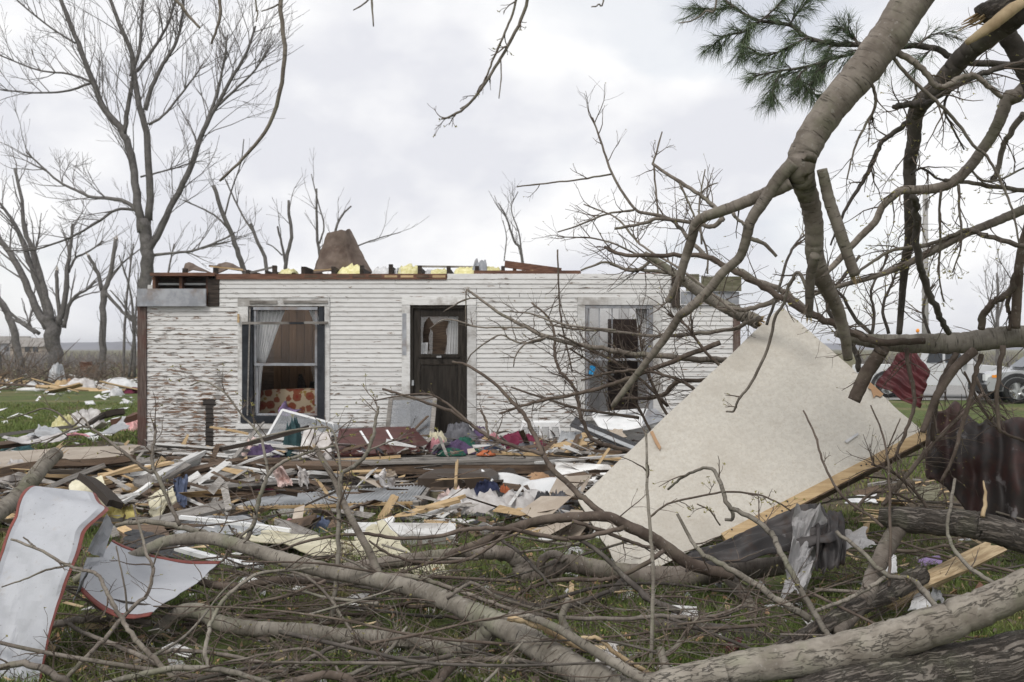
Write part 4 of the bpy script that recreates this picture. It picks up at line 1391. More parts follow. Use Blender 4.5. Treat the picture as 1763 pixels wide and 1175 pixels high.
yc = HD + .16
curtain('curtain', 'thin white curtain drawn to the left in the left window', [(hx(438), yc, hz(622)), (hx(452), yc, hz(628)), (hx(488), yc, hz(533)), (hx(439), yc, hz(532))])
curtain('curtain', 'lower end of the curtain hanging down the left side of the left window', [(hx(434), yc + .01, hz(718)), (hx(441), yc + .01, hz(718)), (hx(448), yc + .01, hz(629)), (hx(434), yc + .01, hz(626))], .02, 3)
curtain('curtain', 'strip of thin curtain at the right side of the left window', [(hx(545), yc, hz(575)), (hx(551), yc, hz(575)), (hx(551), yc, hz(532)), (hx(528), yc, hz(532))], .02, 3)
curtain('curtain', 'white curtain hanging behind the broken door glass', [(hx(766), yc + .05, hz(622)), (hx(786), yc + .05, hz(622)), (hx(788), yc + .05, hz(542)), (hx(772), yc + .05, hz(542))], .02, 4)
curtain('curtain', 'white curtain strip at the left of the door glass', [(hx(722), yc + .05, hz(622)), (hx(733), yc + .05, hz(622)), (hx(735), yc + .05, hz(590)), (hx(724), yc + .05, hz(590))], .02, 3)
curtain('curtain', 'grey white curtain hanging at the right side of the right window', [(hx(1103), yc, hz(600)), (hx(1118), yc, hz(598)), (hx(1118), yc, hz(531)), (hx(1096), yc, hz(531))], .02, 4)
m = MB(); m.sheet((hx(1013), HD - .005, hz(646)), (hx(1021), HD + .0, hz(647)), (hx(1027), HD - .01, hz(628)), (hx(1016), HD - .01, hz(630)), 6, 6, lambda u, v: .02 * fbm(u, v, 3, 4), .003)
tag(m.build('blue_rag', nmat('bright blue rag', (.02, .20, .42), (.04, .30, .55), 8)), 'bright blue rag snagged on the lower left of the right window', 'rag')

# ------------------------------------------------------------------ porch
porch = thing('porch', 'low collapsed wooden porch deck covered in debris before the door', 'porch', (hx(740), 14.2, 0))
rb = random.Random(9)
zF, zB = .225, .285
y0, y1 = 12.9, 15.57
n = 17
for i in range(n):
    a = y0 + (y1 - y0) * i / n
    b = y0 + (y1 - y0) * (i + 1) / n - .008
    zz = zF + (zB - zF) * i / n + rb.uniform(-.006, .006)
    xa, xb = -3.05 + rb.uniform(-.06, .06), 1.05 + rb.uniform(-.3, .12)
    if i == 0: xa, xb = -2.55, .62
    m = MB(); m.box((xa, a, zz - .03), (xb, b, zz)); m.build('deck_board', M['wood_grey'], porch)
m = MB(); m.bar((-2.6, 12.93, .12), (.62, 12.93, .135), .05, .12); m.build('rim_joist', M['wood_brown'], porch)
for x in (-2.5, -1.4, -.4, .5):
    m = MB(); m.box((x - .09, 13.2, -.02), (x + .09, 13.4, .2)); m.build('pier', M['concrete'], porch)
    m = MB(); m.box((x - .025, 12.96, .09), (x + .025, 15.5, .194)); m.build('joist', M['wood_dark'], porch)

# ------------------------------------------------------------------ debris builders
def plank_mesh(seed, jag=True, segs=6):
    """unit plank along X (length 1, width 1 in Y, thickness 1 in Z), slightly bent, torn ends"""
    rng = random.Random(seed)
    v, f = [], []
    ny = 4
    bend = rng.uniform(-.5, .5)
    e0 = [rng.uniform(0, .10) if jag else 0 for _ in range(ny)]
    e1 = [rng.uniform(0, .10) if jag else 0 for _ in range(ny)]
    for s in (0, 1):
        for i in range(segs + 1):
            for j in range(ny):
                x = -.5 + i / segs
                if i == 0: x += e0[j]
                if i == segs: x -= e1[j]
                y = -.5 + j / (ny - 1)
                z = (s - .5) + bend * (4 * x * x - .5)
                v.append((x, y, z))
    n = (segs + 1) * ny
    for i in range(segs):
        for j in range(ny - 1):
            a = i * ny + j
            f.append((a, a + 1, a + ny + 1, a + ny))
            f.append((n + a, n + a + ny, n + a + ny + 1, n + a + 1))
    for i in range(segs):
        for j in (0, ny - 1):
            a = i * ny + j
            q = (a, a + ny, n + a + ny, n + a)
            f.append(q if j == 0 else q[::-1])
    for j in range(ny - 1):
        a = j
        f.append((a, n + a, n + a + 1, a + 1))
        a = segs * ny + j
        f.append((a, a + 1, n + a + 1, n + a))
    me = bpy.data.meshes.new('plank')
    me.from_pydata(v, [], f)
    me.update()
    return me


PROTO = {}


def plank(name, mat, a, b, w, th, label, cat='plank', group=None, roll=0.0, seed=0, jag=True, parent=None):
    key = (mat, seed % 5, jag)
    if key not in PROTO:
        me = plank_mesh(seed % 5, jag)
        me.materials.append(M[mat])
        PROTO[key] = me
    o = bpy.data.objects.new(name, PROTO[key])
    COL.objects.link(o)
    a, b = Vector(a), Vector(b)
    t = (b - a)
    L = t.length
    t.normalize()
    up = Vector((0, 0, 1))
    s = up.cross(t)
    if s.length < .05: s = Vector((0, 1, 0)).cross(t)
    s.normalize()
    u = t.cross(s)
    R = Matrix((t, s, u)).transposed() @ Matrix.Rotation(roll, 3, 'X')
    o.matrix_world = Matrix.Translation((a + b) / 2) @ R.to_4x4() @ Matrix.Diagonal((L, w, th, 1))
    return tag(o, label, cat, group)


def heap(name, label, cat, c, rx, ry, h, mat, seed, group=None, n=18, rough=.8, tilt=0.0, sharp=4.5):
    """crumpled soft thing resting on a surface: c = centre of its underside"""
    m = MB()
    v = []
    rs = seed * 3.17
    for j in range(n + 1):
        for i in range(n + 1):
            u, w = i / n * 2 - 1, j / n * 2 - 1
            k = max(abs(u), abs(w)) / (math.hypot(u, w) + 1e-6) if (u or w) else 1
            uu, ww = u * k, w * k
            rr = math.hypot(uu, ww)
            edge = 1 + .28 * fbm(uu * 1.1, ww * 1.1, rs, 1.6, 3)
            ridge = abs(fbm(uu, ww, rs + 9, sharp * .5, 3))
            z = h * (1 - rr ** 3.0) * (.55 + rough * (1.1 - 2.2 * ridge)) + h * .12 * fbm(uu, ww, rs + 4, 5, 3) * (1 - rr)
            v.append((c[0] + uu * rx * edge, c[1] + ww * ry * edge, c[2] + max(z, 0.004) + tilt * uu * rx))
    k = n + 1
    f = [(j * k + i, j * k + i + 1, (j + 1) * k + i + 1, (j + 1) * k + i) for j in range(n) for i in range(n)]
    nv = len(v)
    v += [(p[0], p[1], c[2] - .012 + tilt * (p[0] - c[0])) for p in v]
    f += [tuple(nv + q for q in reversed(fc)) for fc in f]
    ring = [i for i in range(n)] + [j * k + n for j in range(n)] + [n * k + i for i in range(n, 0, -1)] + [j * k for j in range(n, 0, -1)]
    for q in range(len(ring)):
        a, b = ring[q], ring[(q + 1) % len(ring)]
        f.append((b, a, a + nv, b + nv))
    m.add(v, f)
    return tag(m.build(name, M[mat], smooth=True), label, cat, group)


def scrap(name, label, cat, quad, mat, amp=.03, seed=0, thick=.006, group=None, n=8, smooth=False, ragged=.10):
    """crumpled or bent sheet given by four pixel corners (x, y, d), counter-clockwise from lower left"""
    m = MB()
    def warp(u, v):
        ru = ragged * fbm(u * 2, v * 2, seed + 3.3, 2.2, 3); rv = ragged * fbm(u * 2, v * 2, seed + 8.1, 2.2, 3)
        return u + ru, v + rv
    c = [P(*q) for q in quad]
    fo = folds(seed + int(quad[0][0]), 9)
    m.sheet(*c, n, n, lambda u, v: amp * (fbm(u, v, seed, 2.2, 3) * .6 + .75 * fo(u, v)), thick, warp)
    return tag(m.build(name, M[mat], smooth=False), label, cat, group)


# ------------------------------------------------------------------ on the porch and against the wall
# framed insect screen leaning on the wall below the left window
s = thing('window_screen', 'grey framed insect screen leaning under the left window', 'window screen', tuple(P(540, 760, 15.0)))
A, B, C_, D_ = P(448, 772, 14.9), P(586, 772, 14.9), P(574, 730, 15.35), P(486, 706, 15.42)
m = MB(); m.sheet(A, B, C_, D_, 2, 2, None, .004); m.build('screen_cloth', M['screen'], s)
for a, b in ((A, B), (B, C_), (C_, D_), (D_, A)):
    m = MB(); m.bar(a, b, .035, .02, (0, -1, .3)); m.build('frame_rail', M['white_plastic'], s)
m = MB(); m.sheet(P(574, 752, 15.1), P(700, 770, 14.8), P(690, 757, 15.1), P(574, 730, 15.3), 4, 3, None, .006)
tag(m.build('screen_sheet', M['screen']), 'loose grey screen sheet sliding down right of the framed screen', 'screen')

# wooden sash leaning left of the door
s = thing('wooden_sash', 'old wooden window sash with dusty glass leaning at the left of the door', 'window sash', tuple(P(704, 770, 15.0)))
A, B, C_, D_ = P(664, 770, 14.9), P(741, 770, 14.9), P(749, 686, 15.45), P(673, 686, 15.45)
for nm, a, b in (('stile', A, D_), ('stile', B, C_), ('rail', D_, C_), ('rail', A, B)):
    m = MB(); m.bar(a, b, .065, .035, (0, -1, .2)); m.build(nm, M['wood_grey'], s)
m = MB(); m.sheet(A, B, C_, D_, 2, 2, None, .004)
m.build('pane', m_glass('dirty sash glass', .10, .75, (.26, .27, .285)), s)
plank('plank', 'wood_brown', P(706, 748, 14.95), P(737, 716, 15.1), .05, .02, 'short brown stick lying across the leaning wooden sash', seed=3)

# dark red cabinet door with two white strips
s = thing('cabinet_door', 'dark red cabinet door lying tilted on the porch with two white strips', 'cabinet door', tuple(P(650, 785, 13.6)))
q = [P(576, 786, 13.3), P(724, 779, 13.4), P(706, 736, 14.2), P(584, 740, 14.0)]
m = MB(); m.sheet(*q, 2, 2, None, .03); m.build('door_leaf', M['dark_red_wood'], s)
m = MB(); m.sheet(P(700, 779.5, 13.37), P(738, 765, 13.7), P(712, 738, 14.15), P(700, 742, 14.05), 2, 2, None, .025); m.build('door_leaf', M['dark_red_wood'], s)
def onq(u, v): return q[0] * (1 - u) * (1 - v) + q[1] * u * (1 - v) + q[2] * u * v + q[3] * (1 - u) * v + Vector((0, -.012, .022))
m = MB(); m.bar(onq(.40, .35), onq(.30, .85), .028, .014); m.build('white_strip', M['white_plastic'], s)
m = MB(); m.bar(onq(.72, .35), onq(.66, .85), .028, .014); m.build('white_strip', M['white_plastic'], s)
m = MB(); m.bar(onq(.58, .30), onq(.66, .45), .05, .008); m.build('bare_wood_patch', M['wood_brown'], s)

# white spotted cloth hanging over junk
m = MB()
m.sheet(P(512, 792, 13.0), P(571, 794, 13.1), P(569, 742, 13.5), P(524, 738, 13.5), 12, 12, lambda u, v: .05 * fbm(u, v, 2, 3, 3) + .05 * math.sin(7 * u), .004, lambda u, v: (u + .07 * fbm(u, v, 1, 3), v + .08 * fbm(u, v, 6, 3)))
tag(m.build('white_cloth', M['white_cloth'], smooth=True), 'white stained cloth draped left of the dark red cabinet door', 'cloth')
heap('green_cloth', 'dark teal green cloth behind the white stained cloth', 'cloth', P(505, 782, 13.6), .16, .22, .36, 'teal', 4)
heap('purple_cloth', 'violet cloth lying left of the white stained cloth', 'cloth', P(452, 792, 13.3), .22, .2, .16, 'purple', 5)
heap('rose_cloth', 'dusty pink cloth bundle above the violet cloth on the left', 'cloth', P(436, 784, 13.5), .14, .2, .18, 'rose', 6)

# clothes spilled before the door
zp = .27
for (px, py, rx, ry, h, mt, lab, sd) in (
    (752, 776, .17, .16, .20, 'cream', 'tan paper bag among clothes in front of the leaning sash', 11),
    (793, 770, .32, .20, .27, 'grey', 'dark grey garment heaped in front of the door', 12),
    (826, 768, .17, .18, .21, 'purple', 'purple garment on top of the heap before the door', 13),
    (752, 784, .17, .14, .14, 'pink', 'pink garment at the left of the clothes heap', 14),
    (782, 789, .29, .14, .13, 'purple', 'long purple garment spilling down the clothes heap', 15),
    (801, 782, .19, .12, .14, 'green', 'green garment in the middle of the clothes heap', 16),
    (776, 793, .19, .09, .07, 'green', 'green cloth hem lying at the porch edge below the purple garment', 17),
    (848, 777, .15, .14, .18, 'pink', 'pink and blue patterned cloth beside the crimson fabric', 18),
    (895, 777, .44, .16, .17, 'crimson', 'long crimson fabric lying in front of the white basket', 19),
    (850, 781, .14, .12, .11, 'blue', 'blue cloth tucked under the pink patterned cloth', 20),
    (905, 788, .18, .13, .12, 'grey', 'grey bag lying at the porch edge below the crimson fabric', 21),
    (838, 793, .13, .08, .05, 'orange', 'small orange patterned cloth at the porch edge', 22),
    (722, 788, .16, .12, .06, 'wood_brown', 'brown rag scraps left of the pink garment', 23)):
    d = 14.75 - (py - 765) * .045
    p = P(px, py, d)
    heap('garment', lab, 'clothing', (p.x, d, zp - .02 + .03 * RN.random()), rx, ry, h, mt, sd)

# white laundry basket with slotted sides, upside down
bk = thing('laundry_basket', 'white slotted plastic basket lying upside down right of the door', 'basket', tuple(P(930, 776, 14.6)))
def basket():
    cx, cy, z0 = P(930, 0, 14.75).x, 14.75, .28
    w0, d0, w1, d1, h = .33, .24, .27, .19, .33
    lo = [(-w0, -d0), (w0, -d0), (w0, d0), (-w0, d0)]
    hi = [(-w1, -d1), (w1, -d1), (w1, d1), (-w1, d1)]
    m = MB(); m.sheet((cx - w1, cy - d1, z0 + h), (cx + w1, cy - d1, z0 + h), (cx + w1, cy + d1, z0 + h), (cx - w1, cy + d1, z0 + h), 6, 4, lambda u, v: .012 * math.sin(math.pi * u) * math.sin(math.pi * v), .012)
    m.build('bottom', M['white_plastic'], bk)
    for i in range(4):
        a, b = lo[i], lo[(i + 1) % 4]
        c, d = hi[i], hi[(i + 1) % 4]
        def at(u, v): return Vector((cx + (a[0] * (1 - u) + b[0] * u) * (1 - v) + (c[0] * (1 - u) + d[0] * u) * v, cy + (a[1] * (1 - u) + b[1] * u) * (1 - v) + (c[1] * (1 - u) + d[1] * u) * v, z0 + h * v))
        m = MB()
        for v0, v1 in ((0, .16), (.82, 1.0)): m.sheet(at(0, v0), at(1, v0), at(1, v1), at(0, v1), 4, 1, None, .009)
        nb = 4 if i % 2 == 0 else 3
        for k in range(nb + 1):
            u = k / nb
            e = .03
            m.sheet(at(max(0, u - e), .14), at(min(1, u + e), .14), at(min(1, u + e), .84), at(max(0, u - e), .84), 1, 2, None, .008)
        o = m.build('side', M['white_plastic'], bk)
        g = MB()
        for k in range(1, 8):
            v = .16 + .66 * k / 8
            g.bar(at(.03, v), at(.97, v), .008, .006)
        for k in range(1, 28):
            u = k / 28
            g.bar(at(u, .15), at(u, .83), .006, .006, (0, 1, 0))
        g.build('lattice', M['white_plastic'], o)
    m = MB()
    pts = [(cx + x * 1.03, cy + y * 1.03, z0 + .008) for x, y in lo]
    for i in range(4): m.bar(pts[i], pts[(i + 1) % 4], .03, .03)
    m.build('rim', M['white_plastic'], bk)
basket()

# things right of the porch under the right window
s = thing('white_tub', 'pale grey white tub tipped under the right window', 'tub', tuple(P(1062, 735, 14.9)))
m = MB(); m.sheet(P(1018, 716, 15.2), P(1118, 708, 15.3), P(1105, 736, 14.8), P(1032, 737, 14.8), 8, 4, lambda u, v: .05 * math.sin(math.pi * u), .012); m.build('front_wall', M['white_plastic'], s, True)
m = MB(); m.sheet(P(1018, 716, 15.2), P(1118, 708, 15.3), P(1114, 704, 15.5), P(1022, 711, 15.5), 4, 1, None, .02); m.build('rim', M['white_plastic'], s)
m = MB(); m.sheet(P(1102, 737, 14.8), P(1150, 722, 15.0), P(1128, 704, 15.3), P(1114, 707, 15.3), 4, 4, None, .012); m.build('side_wall', M['trim_grey'], s)
plank('metal_flashing', 'charcoal', P(986, 726, 14.2), P(1092, 772, 13.6), .16, .02, 'long dark bent metal flashing right of the white basket', 'flashing', roll=.9, seed=1, jag=False)
plank('metal_flashing', 'grey_metal', P(1000, 733, 14.1), P(1098, 775, 13.5), .07, .015, 'pale grey metal strip lying along the dark flashing', 'flashing', roll=.4, seed=2, jag=False)
scrap('cardboard', 'tan torn cardboard between the dark flashing and the white tub', 'cardboard', [(1032, 760, 14.0), (1078, 757, 14.0), (1070, 736, 14.4), (1044, 742, 14.4)], 'beige_slab', .05, 3)
m = MB(); m.sheet(P(958, 768, 14.0), P(1010, 776, 13.9), P(1000, 745, 14.3), P(966, 742, 14.4), 24, 6, lambda u, v: .012 * math.sin(u * 60) + .04 * fbm(u, v, 2, 2), .006)
tag(m.build('corrugated_scrap', M['grey_metal'], smooth=True), 'bent grey ribbed sheet right of the white basket', 'ribbed sheet')
plank('plank', 'wood_tan', P(840, 779, 13.6), P(1080, 791, 13.3), .10, .035, 'long tan lumber strip running from the clothes to the right', seed=1, jag=False)
plank('plank', 'wood_tan', P(478, 797, 13.1), P(690, 787, 13.2), .08, .03, 'long tan lumber strip at the left porch edge below the cabinet door', seed=2, jag=False)
plank('plank', 'wood_grey', P(620, 799, 12.9), P(930, 792, 12.92), .05, .03, 'long weathered strip along the front porch edge', seed=3, jag=False)
plank('plank', 'wood_white', P(920, 797, 12.6), P(1105, 782, 13.0), .08, .025, 'thin pale grey strip right of the porch edge under the tan lumber', seed=4)
plank('plank', 'wood_brown', P(950, 772, 13.7), P(1075, 779, 13.4), .07, .03, 'brown strip lying above the tan lumber on the right', seed=0)
plank('gutter', 'wood_dark', P(366, 778, 12.6), P(532, 737, 12.7), .09, .05, 'long dark strip slanting up in front of the left window', 'strip', seed=2, jag=False)
plank('plank', 'wood_white', P(392, 806, 12.4), P(470, 780, 12.6), .12, .02, 'pale board slanting up to the left of the violet cloth', seed=1)
plank('plank', 'wood_tan', P(362, 735, 14.9), P(432, 748, 14.6), .05, .025, 'torn splinter with a pale end leaning on the wall left of the screen', seed=4)

# peeling white board under the right porch end
scrap('peeling_board', 'white board with flaking paint under the right end of the porch', 'board', [(958, 838, 11.8), (1076, 822, 12.2), (1044, 800, 12.5), (955, 797, 12.6)], 'wood_white', .012, 3, .02, ragged=.05)

# ------------------------------------------------------------------ yard debris in the middle
# weathered ribbed step box
s = thing('ribbed_step', 'weathered grey wooden step with a ribbed top lying in the yard', 'step', tuple(P(590, 890, 10.4)))
A, B, C_, D_ = P(404, 872, 10.2), P(716, 862, 10.35), P(735, 836, 11.0), P(470, 854, 11.0)
m = MB(); m.sheet(A, B, C_, D_, 220, 3, lambda u, v: .012 * math.sin(u * 2 * math.pi * 46), .012); m.build('ribbed_top', M['grey_metal'], s)
dn = Vector((0, .06, -.20))
m = MB(); m.sheet(A + dn + Vector((.05, 0, .06)), B + dn, B + Vector((0, .01, -.012)), A + Vector((0, .01, -.012)), 4, 2, None, .03); m.build('front_board', M['wood_grey'], s)
m = MB(); m.sheet(B + dn, C_ + dn + Vector((0, 0, -.02)), C_ + Vector((.03, 0, -.01)), B + Vector((.03, 0, -.01)), 3, 3, None, .04); m.build('end_board', M['wood_grey'], s)
m = MB(); m.bar(B + Vector((.0, -.03, 0.0)), B + dn + Vector((0, -.03, -.02)), .06, .05, (0, 1, 0)); m.build('corner_post', M['wood_grey'], s)
m = MB(); m.bar(A + Vector((.02, -.02, -.02)), B + Vector((0, -.03, -.02)), .03, .03); m.build('edge_strip', M['wood_tan'], s)

# suitcase
s = thing('suitcase', 'old brown and olive suitcase lying under the porch edge', 'suitcase', tuple(P(790, 868, 11.2)))
def suitcase():
    c = P(790, 870, 11.2)
    def rbox(w, dpt, z0, z1, r=.09):
        prof = []
        for (sx, sy, a0) in ((1, -1, -90), (1, 1, 0), (-1, 1, 90), (-1, -1, 180)):
            for k in range(5):
                a = math.radians(a0 + k * 22.5)
                prof.append((sx * (w - r) + r * math.cos(a), sy * (dpt - r) + r * math.sin(a)))
        return [(c.x + x * .95 + y * .25, c.y + y, z) for z in (z0,) for x, y in prof], [(c.x + x * .95 + y * .25, c.y + y, z1) for x, y in prof]
    for nm, z0, z1, mt in (('lower_shell', .0, .13, m_simple('olive case', (.17, .155, .10), .5)), ('upper_shell', .145, .27, m_simple('brown case', (.05, .036, .026), .45))):
        lo, hi = rbox(.42, .26, z0, z1)
        n = len(lo)
        m = MB()
        if nm == 'upper_shell':
            mid = [Vector(p) + (Vector((c.x, c.y, p[2])) - Vector(p)) * .0 for p in hi]
            top = [Vector(p) + (Vector((c.x, c.y, p[2])) - Vector(p)) * .18 + Vector((0, 0, .05)) for p in hi]
            V = lo + mid + top
            f = [tuple(range(n - 1, -1, -1)), tuple(range(2 * n, 3 * n))]
            for k in range(2): f += [(k * n + i, k * n + (i + 1) % n, (k + 1) * n + (i + 1) % n, (k + 1) * n + i) for i in range(n)]
        else:
            V = lo + hi
            f = [tuple(range(n - 1, -1, -1)), tuple(range(n, 2 * n))] + [(i, (i + 1) % n, n + (i + 1) % n, n + i) for i in range(n)]
        m.add([tuple(q) for q in V], f)
        m.build(nm, mt, s)
    lo, hi = rbox(.428, .268, .13, .145)
    n = len(lo); m = MB(); m.add(lo + hi, [tuple(range(n - 1, -1, -1)), tuple(range(n, 2 * n))] + [(i, (i + 1) % n, n + (i + 1) % n, n + i) for i in range(n)]); m.build('metal_band', M['grey_metal'], s)
    m = MB(); m.bar((c.x - .16, c.y - .30, .16), (c.x + .02, c.y - .30, .16), .03, .03); m.build('handle', M['black'], s)
suitcase()

# white curved appliance panels
for lab, qd, am, sd in (('white bent panel standing on end right of the suitcase', [(848, 862, 10.9), (868, 852, 10.9), (840, 814, 11.2), (828, 816, 11.2)], .02, 1),
                        ('curved white panel in the middle of the yard behind the cloth heap', [(846, 862, 11.3), (908, 858, 11.3), (912, 824, 11.5), (842, 820, 11.5)], .0, 2),
                        ('square white panel standing beside the curved white one', [(912, 864, 10.9), (962, 856, 10.9), (964, 822, 11.2), (896, 834, 11.2)], .012, 3),
                        ('rounded white panel edge sticking up left of the big beige panel', [(962, 846, 11.4), (1012, 842, 11.4), (1002, 832, 11.6), (964, 820, 11.6)], .02, 4)):
    m = MB(); m.sheet(*[P(*a) for a in qd], 10, 8, lambda u, v, am=am, sd=sd: (.10 if sd == 2 else .04) * math.sin(math.pi * u) + am * fbm(u, v, sd, 3), .012, lambda u, v, sd=sd: (u, v + .06 * math.sin(3 * u + sd)))
    tag(m.build('appliance_sheet', M['white_plastic'], smooth=True), lab, 'panel')

# soft things in the middle heap
for (px, py, d, rx, ry, h, mt, nm, lab, sd) in (
    (905, 886, 10.2, .36, .22, .19, 'white_cloth', 'blanket', 'off white blanket heaped in the middle of the yard', 31),
    (815, 898, 10.2, .50, .22, .20, 'white_cloth', 'blanket', 'dirty white bedding spread left of the off white blanket', 32),
    (790, 884, 10.5, .26, .16, .18, 'rose', 'cloth', 'pale pink cloth at the left of the dirty white bedding', 33),
    (868, 858, 10.9, .09, .09, .15, 'orange', 'cloth', 'bright orange cloth behind the off white blanket', 34),
    (836, 878, 10.6, .20, .16, .22, 'navy', 'cloth', 'dark patterned cloth right of the pink cloth', 35),
    (852, 888, 10.4, .16, .14, .16, 'black', 'cloth', 'black cloth folded at the left of the off white blanket', 36),
    (935, 895, 10.0, .15, .12, .20, 'charcoal', 'boot', 'black pointed bag standing right of the off white blanket', 37),
    (900, 893, 10.2, .20, .14, .14, 'grey_metal', 'bucket', 'crushed grey container lying below the off white blanket', 38),
    (960, 884, 10.4, .18, .14, .16, 'grey', 'cloth', 'dark grey cloth near the left corner of the big beige panel', 39),
    (926, 835, 11.9, .22, .14, .15, 'card', 'insulation', 'brown fluff behind the square white panel', 40),
    (545, 905, 9.3, .16, .12, .10, 'blue', 'cloth', 'blue cloth under the front of the ribbed step', 44),
    (502, 903, 9.4, .10, .09, .07, 'pink', 'cloth', 'small pink cloth left of the blue cloth by the step', 45),
    (460, 846, 11.2, .16, .12, .10, 'crimson', 'cloth', 'small red cloth in the dark gap left of the porch', 47),
    (208, 886, 9.6, .20, .14, .12, 'yellow', 'insulation', 'bright yellow foam chunk right of the folded white sheet', 48),
    (1040, 926, 9.0, .10, .08, .08, 'white_plastic', 'plastic_bag', 'small white bag with a blue patch beside the big panel corner', 49),
    (990, 952, 8.2, .10, .08, .05, 'paper', 'paper', 'white paper scrap lying on the grass in the middle', 50)):
    p = P(px, py, d)
    z0 = max(0.0, CZ - (py + 8 - HY) * d / F)
    heap(nm, lab, nm.replace('_', ' '), (p.x, d, z0), rx, ry, h, mt, sd)

scrap('rag', 'pinkish rag caught in the branches left of the ribbed step', 'rag', [(478, 838, 10.0), (500, 832, 10.0), (490, 806, 10.1), (476, 808, 10.1)], 'rose', .12, 42, .004, n=12, smooth=True, ragged=.15)
scrap('rag', 'white rag caught in the branches above the ribbed step', 'rag', [(514, 832, 10.2), (530, 836, 10.2), (532, 812, 10.3), (512, 806, 10.3)], 'white_cloth', .10, 43, .004, n=12, smooth=True, ragged=.15)
scrap('stuffed_toy', 'pale grimy cloth lump lying against the ribbed step', 'cloth', [(646, 842, 10.9), (676, 842, 10.9), (680, 818, 11.1), (662, 814, 11.1)], 'white_cloth', .14, 41, .02, n=14, smooth=True, ragged=.12)
scrap('shoe', 'tan sole of a shoe sticking up above the pale cloth lump', 'shoe', [(664, 824, 10.95), (684, 826, 10.95), (680, 814, 11.0), (666, 811, 11.0)], 'beige_slab', .06, 44, .03, n=8, smooth=True, ragged=.1)
scrap('cloth', 'blue checked cloth behind the curled cream panel on the left', 'cloth', [(298, 862, 10.2), (322, 866, 10.2), (324, 838, 10.4), (300, 834, 10.4)], 'blue', .14, 46, .004, n=12, smooth=True, ragged=.12)

# single planks and boards of the middle heap (seen one by one)
PL = [
    ('wood_tan', (626, 910, 9.9), (802, 856, 9.7), .11, .035, 'long fresh tan board lying diagonally in the middle of the yard', 1),
    ('wood_tan', (654, 898, 9.9), (682, 852, 10.2), .09, .02, 'short tan board leaning on the ribbed step', 2),
    ('wood_tan', (783, 873, 10.2), (787, 792, 11.2), .03, .02, 'thin upright tan stake standing before the porch edge', 3),
    ('wood_tan', (925, 862, 10.9), (1000, 884, 10.4), .07, .03, 'tan strip running from the square white panel to the big panel', 4),
    ('wood_tan', (955, 850, 10.8), (972, 872, 10.6), .06, .02, 'short tan piece crossing the strip beside the big panel', 0),
    ('wood_tan', (540, 819, 12.0), (680, 812, 12.6), .12, .04, 'tan plank lying in the dark gap under the porch', 1),
    ('wood_grey', (330, 830, 11.4), (424, 806, 12.0), .24, .04, 'wide weathered board sticking out left of the porch', 2),
    ('wood_white', (780, 925, 9.3), (862, 916, 9.6), .06, .02, 'thin white strip lying on the grass right of the white box beam', 3),
    ('wood_dark', (148, 822, 9.4), (202, 872, 8.8), .16, .06, 'charred black beam stub slanting behind the folded white sheet', 4),
    ('wood_white', (206, 868, 9.2), (262, 832, 9.6), .05, .03, 'thin white stick slanting up beside the charred beam', 0),
    ('wood_white', (192, 862, 9.2), (240, 850, 9.4), .05, .03, 'thin white stick lying flat under the slanting one', 1),
    ('wood_brown', (70, 800, 11.5), (240, 790, 11.9), .16, .08, 'brown joist along the front of the beige floor slab', 2),
    ('wood_brown', (-30, 822, 11.0), (76, 800, 11.6), .20, .1, 'reddish brown joist at the left edge of the picture', 3),
    ('wood_grey', (70, 845, 10.4), (168, 806, 11.2), .30, .05, 'wide pale grey board below the beige floor slab', 4),
    ('wood_tan', (166, 820, 10.9), (300, 796, 11.6), .13, .03, 'splintered tan board lying right of the pale grey board', 0),
    ('wood_tan', (150, 832, 10.5), (240, 800, 11.0), .10, .03, 'bent tan board crossing in front of the splintered one', 1),
    ('wood_grey', (236, 838, 10.8), (320, 796, 11.8), .22, .04, 'grey weathered plank leaning towards the house corner', 2),
    ('wood_white', (262, 826, 11.0), (350, 778, 12.4), .10, .05, 'white painted post piece lying before the left wall', 3),
    ('wood_brown', (310, 815, 11.8), (425, 790, 12.6), .14, .04, 'brown board lying before the left wall', 4),
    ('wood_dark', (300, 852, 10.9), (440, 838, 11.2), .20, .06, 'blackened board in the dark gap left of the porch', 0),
    ('wood_grey', (560, 842, 11.6), (740, 834, 11.6), .05, .03, 'thin long strip behind the ribbed step', 1),
    ('wood_brown', (388, 860, 10.8), (480, 848, 11.0), .22, .04, 'brown sheet of wood left of the ribbed step', 2),
    ('wood_red', (970, 868, 10.4), (986, 850, 10.8), .06, .03, 'reddish brick coloured stub beside the big panel corner', 3),
    ('wood_tan', (545, 978, 7.9), (600, 968, 8.0), .20, .02, 'orange tan wood piece under the cream vinyl sheet', 4),
    ('wood_tan', (206, 908, 8.6), (232, 922, 8.4), .07, .02, 'small tan splinter right of the folded white sheet', 0),
    ('wood_tan', (1280, 1084, 6.2), (1320, 1094, 6.1), .02, .012, 'thin splinter lying near the red tool', 1),
    ('wood_red', (1670, 1036, 5.6), (1690, 1006, 5.8), .03, .02, 'orange brown splinter standing on the grass at the right', 2),
    ('wood_grey', (-20, 752, 15.5), (120, 735, 17.0), .18, .05, 'long grey board along the left lawn edge', 3),
    ('wood_dark', (170, 718, 18.0), (216, 708, 18.2), .20, .10, 'black beam end left of the house corner', 4),
    ('wood_red', (196, 728, 17.0), (240, 715, 17.5), .22, .10, 'reddish beam right behind the house corner', 0),
    ('wood_dark', (150, 732, 17.0), (190, 708, 18.5), .12, .06, 'dark splintered board beside the black beam end', 1),
    ('wood_brown', (-20, 770, 14.2), (90, 752, 15.0), .16, .06, 'brown splintered board at the left edge near the lawn', 2),
]
